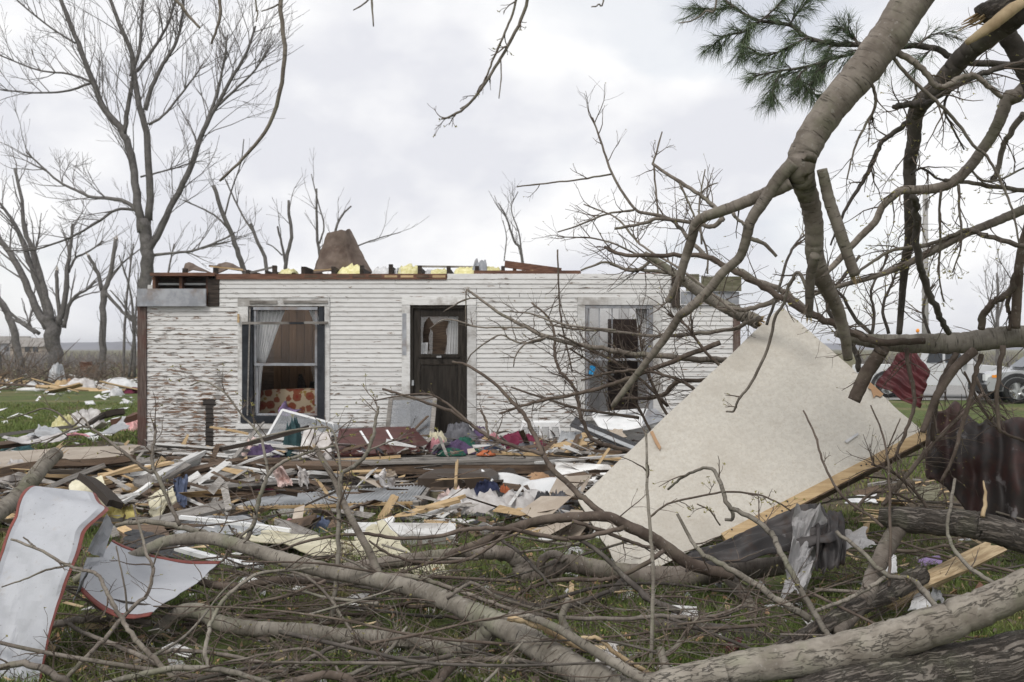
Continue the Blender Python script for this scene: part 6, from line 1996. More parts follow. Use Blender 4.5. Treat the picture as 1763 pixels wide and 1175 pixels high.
# ------------------------------------------------------------------ folded white sheet metal with red edges
def trim_sheet():
    r = thing('metal_awning', 'white sheet metal with red painted edges folded upright at the left', 'sheet metal', tuple(P(90, 1175, 5.4)))
    # one long strip: over the top fold and down the front
    rows = [  # left px, right px (x, y, d)
        ((-30, 1205, 4.95), (62, 1195, 5.0)), ((-28, 1090, 5.1), (84, 1090, 5.1)), ((-14, 1010, 5.25), (108, 1018, 5.2)), ((6, 940, 5.4), (136, 950, 5.35)),
        ((26, 890, 5.55), (150, 912, 5.5)), ((40, 850, 5.7), (184, 880, 5.7)), ((52, 838, 5.85), (176, 868, 5.95)), ((70, 838, 6.05), (165, 850, 6.15)), ((118, 846, 6.4), (150, 858, 6.4))]
    L = smooth_path([P(*a) for a, b in rows], 7)
    R = smooth_path([P(*b) for a, b in rows], 7)
    n = len(L); nx = 24
    FA = folds(3, 11)
    for part in ('sheet', 'red_edge', 'red_edge2'):
        m = MB()
        v = []
        lo, hi = (0, 1) if part == 'sheet' else ((-.04, -.004) if part == 'red_edge' else (1.004, 1.055))
        k = nx if part == 'sheet' else 2
        off = 0 if part == 'sheet' else .003
        for j in range(n):
            d = R[j] - L[j]
            for i in range(k + 1):
                u = lo + (hi - lo) * i / k
                p = L[j] + d * (u + .012 * fbm(j * .15, u, 3, 1, 2))
                e = (.022 * fbm(u * 1.5, j * .07, 3, 1.5, 3) + .085 * FA(u, j / n) + .05 * abs(fbm(u * 1.0 + j * .02, j * .05, 8, 1.5, 1))) * (1 if 0 < u < 1 else .6)
                v.append((p[0], p[1] - e - off, p[2] + e * .25))
        N = len(v)
        v += [(a + .0, b + .004, c) for a, b, c in v]
        f = []
        for j in range(n - 1):
            for i in range(k):
                a = j * (k + 1) + i
                f += [(a, a + 1, a + k + 2, a + k + 1), (N + a, N + a + k + 1, N + a + k + 2, N + a + 1)]
            a = j * (k + 1); f.append((a, a + k + 1, N + a + k + 1, N + a))
            a = j * (k + 1) + k; f.append((a, N + a, N + a + k + 1, a + k + 1))
        m.add(v, f)
        m.build(part.replace('2', ''), M['sheetmetal'] if part == 'sheet' else M['red_trim'], r)
    # second bent leaf, lying to the right
    r2 = thing('metal_awning', 'second white metal leaf with red edges lying bent on the brush', 'sheet metal', tuple(P(240, 1075, 5.7)))
    c = [P(138, 1046, 5.55), P(262, 1074, 5.5), P(372, 984, 6.1), P(190, 948, 6.35)]
    FB = folds(8, 8)
    def f2(u, v): return .10 * (1 - u) ** 3 + .02 * math.sin(5 * v + 1.5 * u) * (1 - .3 * u) + .065 * FB(u, v)
    def w2(u, v): return u + .03 * fbm(v * 2, u, 4, 2), v + .05 * math.sin(3 * u) * (v - .5)
    m = MB(); m.sheet(*c, 28, 20, f2, .004, w2); m.build('sheet', M['sheetmetal'], r2)
    for v0, v1 in ((-.06, -.005), (1.005, 1.045)):
        m = MB()
        def ww(u, v, v0=v0, v1=v1):
            vv = v0 + (v1 - v0) * v
            return w2(u, vv)
        def ff(u, v, v0=v0, v1=v1): return f2(u, v0 + (v1 - v0) * v) + .002
        m.sheet(*c, 20, 2, ff, .006, ww)
        m.build('red_edge', M['red_trim'], r2, True)
    m = MB(); m.sheet(P(150, 950, 5.95), P(176, 962, 6.0), P(196, 905, 6.1), P(184, 884, 5.9), 8, 8, lambda u, v: .03 * fbm(u, v, 3, 2), .004)
    m.build('folded_side', M['sheetmetal'], r2)
    m = MB(); m.sheet(P(126, 1035, 5.5), P(172, 985, 5.9), P(182, 960, 6.0), P(150, 960, 5.7), 8, 8, lambda u, v: .03 * fbm(u, v, 6, 2), .004)
    m.build('folded_side', M['sheetmetal'], r2)


trim_sheet()


# ------------------------------------------------------------------ downed branches
def branch(name, label, cat, parts, seed=0, tw=0, L=.4, level=2, mat='bark', group=None, bias=(0, 0, .1), budsz=.007, budkeep=.35, rcap=.005, knots=0, torn=None):
    """parts: (part name, spec, radii px[, twig count[, twig length]]); torn: {part index: which end}"""
    rng = random.Random(seed * 13 + 5)
    q = parse(parts[0][1])[0]
    p0 = P(*q)
    root = thing(name, label, cat, (p0.x, p0.y, max(0, p0.z)), group)
    tm, bm, tips, sm = MB(), MB(), [], MB()
    for k, pt in enumerate(parts):
        nm, spec, r = pt[:3]
        n = pt[3] if len(pt) > 3 else tw
        ln = pt[4] if len(pt) > 4 else L
        mt = pt[5] if len(pt) > 5 else mat
        big = (max(r) if isinstance(r, (list, tuple)) else r) > 7
        mb = MB()
        pts, rr = limb(mb, spec, r, 9 if big else 5, 20 if big else 6, .20 if not big else .035, .028 if big else .05, seed + k, 0 if big else 1)
        mb.build(nm, M[mt], root, True)
        if n: twigs(tm, pts, rr, n, ln, rng, level, 4, (.45, 1.15), bias, .6, rcap, .12, tips, .0011, 5, .3)
        if torn and k in torn:
            e = torn[k]
            sm = MB()
            if e == 1: splinters(sm, pts[-1], pts[-1] - pts[-4], rr[-1], rng, 11, 2.6)
            else: splinters(sm, pts[0], pts[0] - pts[3], rr[0], rng, 11, 2.6)
            tag(sm.build('torn_wood', M['splint'], root), kind='stuff')
    if tm.n: tag(tm.build('twigs', M['bark_twig'], root), kind='stuff')
    if tips and budkeep:
        buds(bm, tips, rng, budsz, 5, budkeep)
        if bm.n: tag(bm.build('buds', M['bud'], root), kind='stuff')
    return root


BR = branch
# the long arching limb and its fork, bottom left to bottom centre
BR('fallen_limb', 'long forked limb arching across the foreground from the white metal to the bottom centre', 'fallen limb', [
    ('main_limb', '128,1000,6.25 160,982 198,969 239,953 281,934 319,928,6.3 367,928 415,940 463,956 500,967 556,981 613,992 655,1000,5.85 712,1014 755,1028 797,1047 831,1062 871,1082,5.25 913,1107 956,1133 999,1158 1041,1178,4.85 1100,1212,4.8',
     [6, 8, 9.5, 11, 12, 13.5, 14, 16, 19, 23, 26, 28], 10, .5, 'bark_pale'),
    ('lower_fork', '268,1090,5.75 293,1066 319,1052 351,1055 376,1072 415,1081 463,1084 528,1087,5.5 598,1096 684,1101 740,1110 783,1118 811,1112 837,1094 852,1072,5.3', [9, 12, 14, 14, 13, 13, 14, 15, 16, 18], 9, .45, 'bark_pale'),
    ('side_branch', '652,990,5.9 637,952 618,918 600,884 587,856 579,832 561,801 543,771,6.2', [7.5, 6.5, 6, 5.5, 5, 4.5], 6, .35),
    ('side_branch', '664,991,5.85 712,994 755,1005 811,1025 868,1045 905,1055,5.6', [4.5, 4, 3.5, 3], 5, .35),
    ('side_branch', '769,1030,5.5 811,1005 854,1028 900,1042 960,1060,5.5', [3.5, 3, 2.5], 4, .35),
    ('side_branch', '400,1019,5.9 428,994 457,985 499,984 536,999 570,1033 584,1056 616,1101,5.4', [1.6, 2.2, 2.6, 3], 4, .3),
    ('side_branch', '275,1084,5.8 262,1100 240,1108 205,1112', [6, 4.5, 3], 4, .35)], 1, knots=4, torn={2: 1}, budkeep=.5)
# upright shoots rising from it
BR('upright_shoot', 'pale knobbly shoot standing upright left of centre with a bent top', 'branch', [
    ('stem', '570,1070,5.9 577,1013 582,974 582,900 583,876 586,835 589,815 613,800 632,780 640,758 644,743 647,720 652,700,6.3', [4.6, 4.3, 4, 3.8, 3.6, 3.4, 3, 2.4], 8, .3),
    ('side_branch', '588,832,6 584,790 579,764 569,738 527,738 467,749 430,760,6.2', [2.4, 2, 1.8, 1.3], 6, .3),
    ('side_branch', '637,775,6.1 660,765 684,756 700,745', [1.8, 1.4, 1], 4, .2)], 2, mat='bark_pale', budkeep=.9, budsz=.011)
BR('upright_shoot', 'crooked grey shoot rising left of the ribbed step with drooping rags', 'branch', [
    ('stem', '418,940,6.6 436,903 443,871 454,837 462,817 483,798 514,785 545,775 577,768,6.8', [4.2, 4, 3.6, 3.2, 2.6, 2], 8, .35),
    ('side_branch', '462,817,6.7 456,782 450,755 438,737 417,716 390,680 372,666 351,657 328,664,7', [2.6, 2.3, 2, 1.7, 1.3], 4, .25),
    ('side_branch', '436,905,6.6 404,935 383,965 360,985', [3, 2.4, 2], 3, .3)], 3, mat='bark_pale', budkeep=.9, budsz=.011)
BR('upright_shoot', 'slim brown shoot standing in front of the peeling left wall', 'branch', [
    ('stem', '310,905,6.7 292,868 277,832 265,808 262,779 268,749 265,728,7', [3.4, 3.2, 3, 2.6, 1.8], 7, .3),
    ('side_branch', '262,814,6.8 238,799 214,779 185,758 155,737 128,738 98,752 74,767,7.2', [3, 2.6, 2.3, 2, 1.4], 5, .3),
    ('side_branch', '155,737,7 142,720 125,734 98,710 74,704 45,713 13,722,7.4', [1.8, 1.6, 1.5, 1], 3, .25)], 4, budkeep=.7, budsz=.010)
BR('torn_trunk', 'thick torn off branch end slanting up behind the folded white metal', 'fallen limb', [
    ('stem', '-30,905,6.6 0,880 24,862 54,828 74,803 98,780,7.3', [15, 15, 14, 13, 12], 4, .5)], 5, mat='bark_pale', torn={0: 1})

# branches over the white metal sheet
BR('fallen_branch', 'thin branch lying across the folded white metal sheet', 'branch', [
    ('stem', '19,929,4.95 64,945 112,972 144,982 169,990 179,1011 198,1046 217,1078 239,1106 265,1135 303,1170,4.7', [2, 2.6, 3, 3.4, 4, 4.4, 5], 2, .2),
    ('side_branch', '115,974,4.9 80,982 41,998 3,1011', [2.2, 1.8, 1.3], 0),
    ('side_branch', '64,945,4.95 52,935 40,925', [1.8, 1.3], 0)], 6, budkeep=.4)
BR('fallen_branch', 'curved twig looping over the second white metal leaf', 'branch', [
    ('stem', '112,1172,4.95 144,1135 179,1103 204,1071 236,1039 255,1020 263,979 252,953 246,928 236,896 230,870,5.7', [4, 3.8, 3.4, 3, 2.4, 1.8], 4, .3),
    ('side_branch', '219,1053,5.1 215,1015 207,975 200,940', [1.8, 1.5, 1.2], 0),
    ('side_branch', '263,979,5.4 270,955 282,935', [1.6, 1.2], 0)], 7)
BR('fallen_branch', 'branch sloping down to the bottom left below the second metal leaf', 'branch', [
    ('stem', '112,1068,5.5 137,1087 179,1103 223,1122 271,1145 320,1182,4.9', [3, 3.6, 4, 4.5], 6, .35),
    ('side_branch', '94,1004,5.5 140,1030 190,1062 230,1080', [1.6, 2, 2.2], 2, .2)], 8)
BR('fallen_branch', 'short stout limb piece under the second white metal leaf', 'fallen limb', [
    ('stem', '85,1078,5.7 108,1074 153,1066 204,1066 260,1072', [6, 6, 5.5, 5], 3, .3)], 9)
BR('fallen_branch', 'pale bowed shoot crossing the lower fork near the bottom left', 'branch', [
    ('stem', '372,1180,4.9 360,1151 354,1119 360,1087 364,1068 383,1036 415,1007 447,988 500,981 540,978,5.4', [4.2, 4, 3.6, 3.2, 2.6, 2], 6, .35)], 10, mat='bark_pale')
for k, (sp, r, lab) in enumerate([
    ('405,1178,4.8 471,1167 508,1150 542,1130 575,1114 610,1105,5.2', [4, 4.5, 4, 3], 'branch rising from the bottom edge left of the ribbed siding'),
    ('478,1180,4.75 528,1169 561,1162 598,1169 618,1190,4.7', [7, 7, 7.5, 7], 'stout arched branch at the bottom edge left of the ribbed siding'),
    ('598,1164,4.9 641,1144 669,1121 690,1095 700,1080,5.3', [4, 3.8, 3.2, 2.4], 'branch leaning over the ribbed white siding'),
    ('684,1166,4.95 740,1147 825,1135 900,1139 960,1150,5.1', [4, 4.4, 5, 5], 'brown branch lying below the big limb at the bottom centre'),
    ('746,1182,4.7 769,1155 790,1138,5.0', [9, 9, 7], 'thick stub end under the big limb at the bottom centre'),
    ('900,1106,4.6 868,1141 830,1182,4.5', [2, 2.6, 3], 'straight thin twig crossing the big limb at the bottom centre'),
    ('385,1142,5.0 457,1127 528,1118 570,1141 600,1176,4.8', [2, 2.4, 2.6, 2.6], 'thin bowed twig over the bottom left brush'),
    ('560,1000,5.6 485,1028 428,1039 380,1048,5.8', [3, 2.4, 1.6], 'thin twig slanting left below the arching limb'),
    ('170,1180,4.7 250,1160 330,1150 410,1160 470,1180,4.7', [5, 5.5, 5, 4.4], 'brown branch along the bottom left edge'),
    ('230,1140,5.1 300,1120 390,1128 480,1150 540,1175,5.0', [3.4, 3.6, 3.4, 3], 'branch lying flat in the bottom left tangle'),
    ('270,1010,6.0 330,1000 400,1010 470,1000 560,1002,6.2', [6, 7, 6.5, 5], 'brown branch lying behind the arching limb on the left'),
    ('200,905,7.2 250,898 300,905 350,918 400,935 440,945,6.9', [4, 5, 5.5, 5], 'straight branch running from the metal sheet behind the arching limb'),
    ('120,1180,4.7 70,1150 20,1145 -30,1160,4.6', [7, 6, 6, 5], 'branch at the bottom left corner before the white metal')]):
    BR('fallen_branch', lab, 'branch', [('stem', sp, r, 5 if max(r) > 2.7 else 3, .32)], 11 + k, mat=('bark', 'bark_twig', 'bark_pale')[k % 3])

# the thick middle log and the arch over it
BR('fallen_log', 'thick smooth log lying crookedly across the middle of the yard', 'log', [
    ('log', '382,1028,6.9 414,1017 457,1008 499,999 542,994 598,980 655,971 712,963 769,956,7.2 828,952 857,952 880,957 894,972 899,985 919,989 947,983 976,970 1000,974 1041,982 1084,989 1140,993,7.1 1197,992 1254,984 1310,978 1350,974,6.9',
     [8, 10, 11, 11, 11, 11, 12, 13, 15, 15, 15, 16, 18, 18, 17, 16], 10, .5),
    ('hooked_branch', '930,982,7.1 933,965 948,955 962,957 972,966,7.0', [8, 7.5, 7, 7], 0),
    ('limb', '1250,990,6.9 1276,1020 1293,1042 1312,1078,6.3', [11, 10, 9, 8], 3, .3),
    ('limb', '1078,995,6.9 1055,1019 1021,1036 984,1053 950,1062,6.4', [8, 7, 6, 5], 4, .4, 'bark_dark')], 30, knots=5)
BR('fallen_limb', 'dark brown limb arching over the thick middle log towards the big panel', 'fallen limb', [
    ('main_limb', '769,958,7.15 800,945 840,930 877,912,6.9 928,897 984,891 1044,890,6.5 1078,905 1120,925 1154,948 1183,968 1220,981 1262,990,6.6', [6, 7, 8, 8, 8.5, 9.5, 10.5, 11, 11, 10], 8, .4),
    ('long_shoot', '1041,889,6.5 1010,862 987,843 953,809 935,783 921,750 902,715 882,692 850,660 808,631 779,623,7.6', [5.5, 5, 4.6, 4.2, 3.4, 2.6, 2], 5, .3),
    ('long_shoot', '935,783,6.8 892,770 847,754 815,734 776,708 737,695 688,679 659,670,7.4', [3.6, 3.2, 3, 2.6, 2], 5, .3),
    ('side_branch', '811,731,7 769,695 737,679 695,681 646,690,7.3', [2.4, 2, 1.6, 1.2], 3, .2),
    ('side_branch', '842,756,6.9 838,735 836,722 827,707,7', [2.4, 2.2, 1.6], 1, .2),
    ('side_branch', '1075,908,6.4 1027,921 981,928 942,924 885,912 837,910 800,912 749,924 684,927 635,920 576,923 513,937 470,955,6.2', [4.5, 4.2, 4, 4, 3.6, 3.2, 2.8, 2], 8, .35),
    ('side_branch', '877,914,6.6 854,934 811,961 755,969 712,968 669,954 635,931,6.5', [3.6, 3.2, 3, 2.6, 1.8], 5, .3),
    ('side_branch', '1143,948,6.4 1112,971 1072,990 1055,996 1027,999 956,999 913,1013 888,1027 882,1042 843,1039 800,1022,6.2', [4.2, 4, 3.6, 3.4, 3.2, 2.6], 6, .3),
    ('side_branch', '985,897,6.5 1040,915 1090,935 1130,945', [3.6, 3.4, 3], 3, .3)], 31, mat='bark_twig', knots=3, budkeep=.5)
for k, (sp, r, lab, mt) in enumerate([
    ('862,928,6.4 899,956 928,985 950,1010,6.2', [3, 3, 2.4], 'dark twig slanting down over the grass in the middle', 'bark_dark'),
    ('993,925,6.4 1027,948 1055,973 1078,996 1106,1022 1140,1042 1172,1056,6.0', [3.6, 4, 5, 6, 6.5], 'dark limb slanting down in front of the big panel corner', 'bark_dark'),
    ('1166,885,6.1 1191,931 1211,954 1254,979 1300,1006 1344,1036 1396,1068,5.7', [2.6, 3.4, 4.4, 5.4, 6, 6.5], 'straight pale branch slanting down across the panel bottom', 'bark_pale'),
    ('877,1052,5.5 970,1063 1072,1066 1140,1061 1203,1066 1242,1059 1286,1042,5.6', [3.4, 3.8, 4, 4.2, 4], 'long level branch behind the splintered limb', 'bark'),
    ('1143,1131,5.2 1169,1107 1194,1073 1207,1062,5.4', [4, 3.6, 3], 'short branch rising from the stub right of centre', 'bark'),
    ('1137,1118,5.15 1149,1162,5.0', [7, 8], 'upright broken stub right of the tall thin stem', 'bark_pale'),
    ('765,1060,5.9 800,1066 850,1062 900,1060 950,1066,5.8', [3, 3, 2.6, 2], 'thin branch right behind the fork of the big limb', 'bark_twig'),
    ('835,1020,6.2 900,1040 960,1046 1010,1034 1050,1018,6.2', [4, 4.6, 4.4, 3.6], 'dark branch lying on the grass below the middle log', 'bark_dark'),
    ('700,1045,6.2 760,1046 820,1075 860,1100,5.9', [3, 3.2, 3], 'thin branch over the shingles in the middle', 'bark_twig'),
    ('560,1050,6.2 620,1058 690,1042 750,1022 800,1030,6.2', [2.6, 3, 3, 2.4], 'thin brown branch over the grass left of the middle', 'bark_twig')]):
    BR('fallen_branch', lab, 'branch', [('stem', sp, r, 6, .35)], 40 + k, mat=mt)

# tall thin stem and the stems in front of the panel
BR('upright_shoot', 'tall straight thin stem standing in front of the big panel', 'branch', [
    ('stem', '1120,1182,5.3 1123,1058 1125,988 1120,917 1115,860 1114,800 1113,740,5.7', [4, 3.6, 3.4, 3, 2.6, 1.8], 5, .2)], 60, mat='bark_pale', budkeep=.3)
BR('upright_shoot', 'mossy crooked stem curling over before the middle of the panel', 'branch', [
    ('stem', '1434,1104,5.3 1408,1065 1379,1017 1360,979 1340,944 1328,918 1296,893 1254,870 1241,832 1226,808 1200,810 1170,826 1150,843,6.2', [5.4, 5.2, 5, 5, 4.6, 4.2, 3.6, 3, 2.4, 2], 6, .2),
    ('hook', '1254,870,5.9 1262,885 1259,895 1248,895', [3.4, 3.6, 3, 2.6], 0)], 61, mat='bark_pale', budkeep=.8, budsz=.010)
BR('upright_shoot', 'thin stem rising before the right of the panel with a bent tip', 'branch', [
    ('stem', '1520,908,6.0 1497,888 1456,860 1432,827 1415,790 1403,749 1383,707,6.6', [2.6, 2.4, 2.2, 2, 1.5], 3, .12)], 62, mat='bark_twig', budkeep=.3)
BR('upright_shoot', 'thin forked stem standing before the right corner of the panel', 'branch', [
    ('stem', '1530,1010,5.8 1533,950 1532,876 1532,847 1528,786 1517,741 1499,698,6.3', [2.8, 2.6, 2.2, 1.8, 1.2], 2, .12),
    ('side_branch', '1528,772,6.2 1540,745 1550,721', [1.4, 1], 0)], 63, mat='bark_twig', budkeep=.3)
BR('fallen_branch', 'thin twig bowing across the lower face of the panel', 'branch', [
    ('stem', '1120,890,6.0 1150,868 1199,856 1252,847 1305,852 1340,866 1362,880,6.1', [1.8, 1.8, 1.8, 1.4], 6, .16),
    ('side_branch', '1240,905,6.0 1222,880 1200,868', [1.6, 1.2], 3, .12)], 64, mat='bark_twig', budkeep=1, budsz=.011)
BR('upright_shoot', 'curved grey stem standing between the rough broken log and the split plank', 'branch', [
    ('stem', '1717,1007,5.5 1679,985 1647,953 1631,912 1637,870 1644,825,6.2', [4, 3.6, 3.2, 3, 2.6], 2, .2)], 65, mat='bark_pale')
BR('fallen_branch', 'grey branch forked over the rough logs at the lower right', 'branch', [
    ('stem', '1440,915,6.1 1487,953 1523,988 1567,998 1590,1017 1618,1056,5.4', [3.4, 3.8, 4.4, 5, 5], 3, .2),
    ('side_branch', '1523,995,5.7 1487,1017 1449,1036 1404,1052,5.5', [3.8, 3.6, 3], 2, .2)], 66, mat='bark_pale')

# rough logs at the lower right
BR('fallen_log', 'big log lying across the bottom right corner with cracked bark', 'log', [
    ('log', '1040,1206,4.8 1120,1186 1200,1166 1262,1154 1328,1142 1424,1128,4.7 1519,1106 1599,1082 1679,1050 1763,1012,4.6 1860,960,4.6', [24, 25, 26, 27, 29, 31, 33, 33, 31, 29, 28], 4, .25, 'bark_log')], 70, knots=3)
BR('fallen_log', 'ridged grey log half hidden below the big bottom right log', 'log', [
    ('log', '1380,1215,4.6 1480,1190 1600,1166 1700,1146 1880,1110,4.7', [44, 48, 48, 46, 46], 0)], 71, mat='bark_rough')
BR('fallen_log', 'rough broken log jutting out at the right with a torn left end', 'log', [
    ('log', '1513,889,6.2 1551,894 1615,899 1665,902 1710,912 1770,930 1850,960,6.0', [15, 22, 23, 24, 25, 25], 0, 0, 'bark_rough'),
    ('limb', '1550,905,6.2 1526,944 1503,992 1494,1024 1468,1060 1440,1090,5.5', [15, 15, 14, 14, 12, 11], 0),
    ('torn_spike', '1692,890,6.0 1697,860 1693,828,6.1', [4, 3.2, 1], 0, 0, 'splint')], 72, torn={0: 0})
BR('fallen_log', 'sawn off log with a round cut end right of the tarp', 'log', [
    ('log', '1586,990,6.1 1535,1017 1495,1035 1455,1057 1392,1092 1328,1126,5.3', [17, 18, 17, 16, 14, 12], 3, .3)], 73, mat='bark_rough')
BR('fallen_log', 'dark wet log lying flat below the middle right branches', 'log', [
    ('log', '1118,1078,6.0 1150,1080 1197,1086 1264,1093 1330,1108 1370,1118,5.7', [11, 14, 15, 16, 14], 2, .3)], 74, mat='bark_dark')
BR('fallen_limb', 'splintered mossy limb pointing down right at the bottom centre', 'fallen limb', [
    ('main_limb', '877,1058,5.1 922,1066 970,1088 1016,1117 1055,1140 1118,1176,4.7', [5, 6.5, 8, 9, 9.5], 2, .25, 'bark_pale'),
    ('pale_split', '874,1064,5.05 905,1070 937,1082 975,1104 1012,1122', [5, 6, 6, 5, 2], 0, 0, 'splint'),
    ('pale_split', '1000,1098,5.0 1030,1100 1060,1125 1120,1160 1150,1178', [3, 4, 4.5, 4.5], 0, 0, 'splint'),
    ('stub', '975,1088,5.1 968,1062 976,1040 978,1030', [8, 6, 5.5, 4.5], 0, 0, 'bark_pale')], 75)

# ------------------------------------------------------------------ the broken crown over the right half
OT = BR('overhanging_tree', 'broken tree with a thick pale limb hanging down from the top right', 'tree', [
    ('trunk', '9000,3420,1.1 3300,1800,3.2 2600,300,4.4', [90, 120, 90], 0),
    ('limb', '2600,300,4.6 2300,-160,4.9 1850,-340,5.0 1690,-210,5.0 1640,-105,5.0 1571,0,5.0 1524,71 1472,138 1428,190 1390,251 1378,290,5.05 1384,318 1394,346 1402,390 1402,433 1411,470 1426,502 1443,535 1455,582 1460,618,5.6', [60, 40, 34, 33, 33, 32, 31, 29, 27, 25.5, 24, 19, 17, 16, 15.5, 15.5, 13, 11, 9, 8], 3, .3),
    ('limb', '1404,440,5.1 1396,470 1394,505 1393,545,5.3', [9, 8, 8, 6], 1, .2),
    ('limb', '1360,312,5.05 1320,333 1289,346 1245,363 1218,372 1199,384 1191,411 1180,445 1167,489 1150,520,5.5', [15, 11, 10, 9.5, 9, 8.5, 8, 7, 6], 4, .3),
    ('limb', '1366,280,5.0 1340,309 1317,343 1293,380 1283,418 1272,445 1245,469 1218,503 1184,534 1170,544 1154,569 1130,602 1108,630 1087,657 1063,688 1055,699,5.6', [13, 11, 10, 9, 8, 8, 8, 8, 7, 7, 6, 5.5, 5, 4], 4, .3),
    ('broken_stub', '1415,292,5.0 1428,346 1450,411 1472,474,5.1', [9, 10, 10, 9], 0),
    ('branch', '1293,411,5.1 1317,421 1337,442,5.1', [4, 3.4, 2.6], 0),
    ('branch', '1262,367,5.1 1270,378 1283,387,5.1', [3, 2.6], 0),
    ('branch', '1542,90,5.0 1570,105 1593,125 1613,148 1629,148 1654,135 1677,130 1695,143 1726,168,5.1', [6, 5.5, 5, 5, 4.5, 4], 3, .3),
    ('branch', '1537,98,5.0 1570,138 1603,166 1641,204 1675,250 1699,270 1725,316 1742,360 1755,420,5.1', [3.2, 3, 2.6, 2.2, 1.6], 3, .25),
    ('branch', '1500,143,5.0 1507,165 1505,190 1490,215 1470,260 1458,310,5.1', [3, 2.6, 2.2, 1.2], 8, .3),
    ('hanging_branch', '1392,505,5.3 1375,470 1359,490 1350,520 1334,549 1321,602 1293,660 1272,688 1264,707 1250,709,5.6', [3, 3, 2.8, 2.6, 2.2, 1.6], 5, .14),
    ('overhead_limb', '2600,300,4.5 2000,-420,4.2 1500,-360,4.0 900,-260,3.9 500,-230,3.9 250,-190,3.9', [50, 26, 20, 15, 10, 6], 0),
    ('hanging_branch', '500,-230,3.9 488,-80 483,0 490,100 470,200 430,260 378,312,4.0', [5, 4.5, 4, 3.8, 3.4, 2.8, 2], 0),
    ('hanging_branch', '360,-210,3.9 375,-60 379,5 378,35 364,76,3.9', [3, 3, 2.8, 1.8], 0),
    ('hanging_branch', '270,-195,3.9 290,-20 303,0 325,28 344,48,3.9', [3, 3, 3, 2.4], 0),
    ('hanging_branch', '640,-240,3.9 636,-40 640,0 643,46,3.9', [2.4, 2.2, 2, 1.2], 0),
    ('hanging_branch', '640,-5,3.9 625,8 608,18,3.9', [1.6, 1.3, 1], 0),
    ('hanging_branch', '930,-260,3.9 915,-60 905,10 882,65 862,100 834,145 805,182 775,201 760,205,4.0', [3.6, 3.4, 3, 2.6, 2.4, 1.6], 6, .10),
    ('hanging_branch', '900,-60,3.9 885,15 870,55 850,100 836,135 815,172 792,188,4.0', [2.4, 2.2, 2, 1.6, 1.2], 5, .10),
    ('hanging_branch', '862,100,3.95 863,130 859,170', [1.4, 1.2, 1], 0),
    ('hanging_branch', '1240,-300,4 1235,-10 1215,20 1190,36 1168,40,4.2', [2, 1.8, 1.6, 1], 0),
    ('hanging_branch', '480,8,3.9 465,15 450,20,3.9', [1.6, 1.3, 1], 0),
    ('hanging_branch', '1045,-300,4 1040,-20 1030,8 1018,12', [1.6, 1.6, 1.3, 1], 0),
    ('hanging_branch', '438,-200,3.9 440,0 444,18 441,38', [1.8, 1.6, 1.3, 1], 0)], 80, mat='bark', torn={4: 1, 5: 1, 2: 1}, bias=(0, 0, -.15), budkeep=.5)

BR('splintered_limb', 'dark splintered limb leaning down from the top right corner', 'fallen limb', [
    ('main_limb', '2300,-420,6.0 1900,-80,5.6 1763,15,5.5 1731,41 1693,69 1662,94 1639,120 1613,151 1588,176 1576,200 1573,243 1566,283 1566,333 1567,383 1566,416 1559,449 1554,499 1548,575,6.8', [30, 24, 22, 20, 18, 17, 16, 16, 15, 12, 11, 10, 10, 9, 8, 6, 5], 12, .4),
    ('torn_face', '1785,-12,5.4 1740,18 1705,46 1664,74,5.4', [6, 11, 10, 5], 0, 0, 'splint'),
    ('broken_stub', '1760,-40,5.5 1725,5 1690,28,5.5', [15, 17, 19], 0, 0, 'bark_rough'),
    ('limb', '1720,48,5.8 1731,56 1751,89 1772,135 1800,200,5.8', [15, 16, 16, 16], 0),
    ('limb', '1570,340,5.7 1577,350 1579,383 1581,443 1589,476 1606,519 1619,549 1634,574,6.5', [6, 6.5, 6.5, 6, 6, 5.5, 5], 5, .3),
    ('branch', '1567,207,5.5 1544,225 1519,245 1504,273 1490,306 1466,343 1446,383 1430,423,5.7', [5, 4.4, 4, 3.6, 2.6, 1.6], 9, .3),
    ('branch', '1590,176,5.5 1560,182 1538,184,5.4', [7, 6, 4], 4, .3),
    ('branch', '1588,180,5.4 1610,170 1660,140 1710,120 1763,108 1820,100', [4, 4.5, 5, 6, 6], 10, .35),
    ('branch', '1640,150,5.4 1625,185 1640,220 1660,258,5.5', [2.4, 2, 1.4], 6, .2),
    ('branch', '1568,300,5.6 1588,290 1610,305 1626,312', [2.4, 2, 2], 4, .25)], 81, mat='bark_dark', torn={2: 1}, bias=(0, 0, -.1), budkeep=.7, budsz=.009)

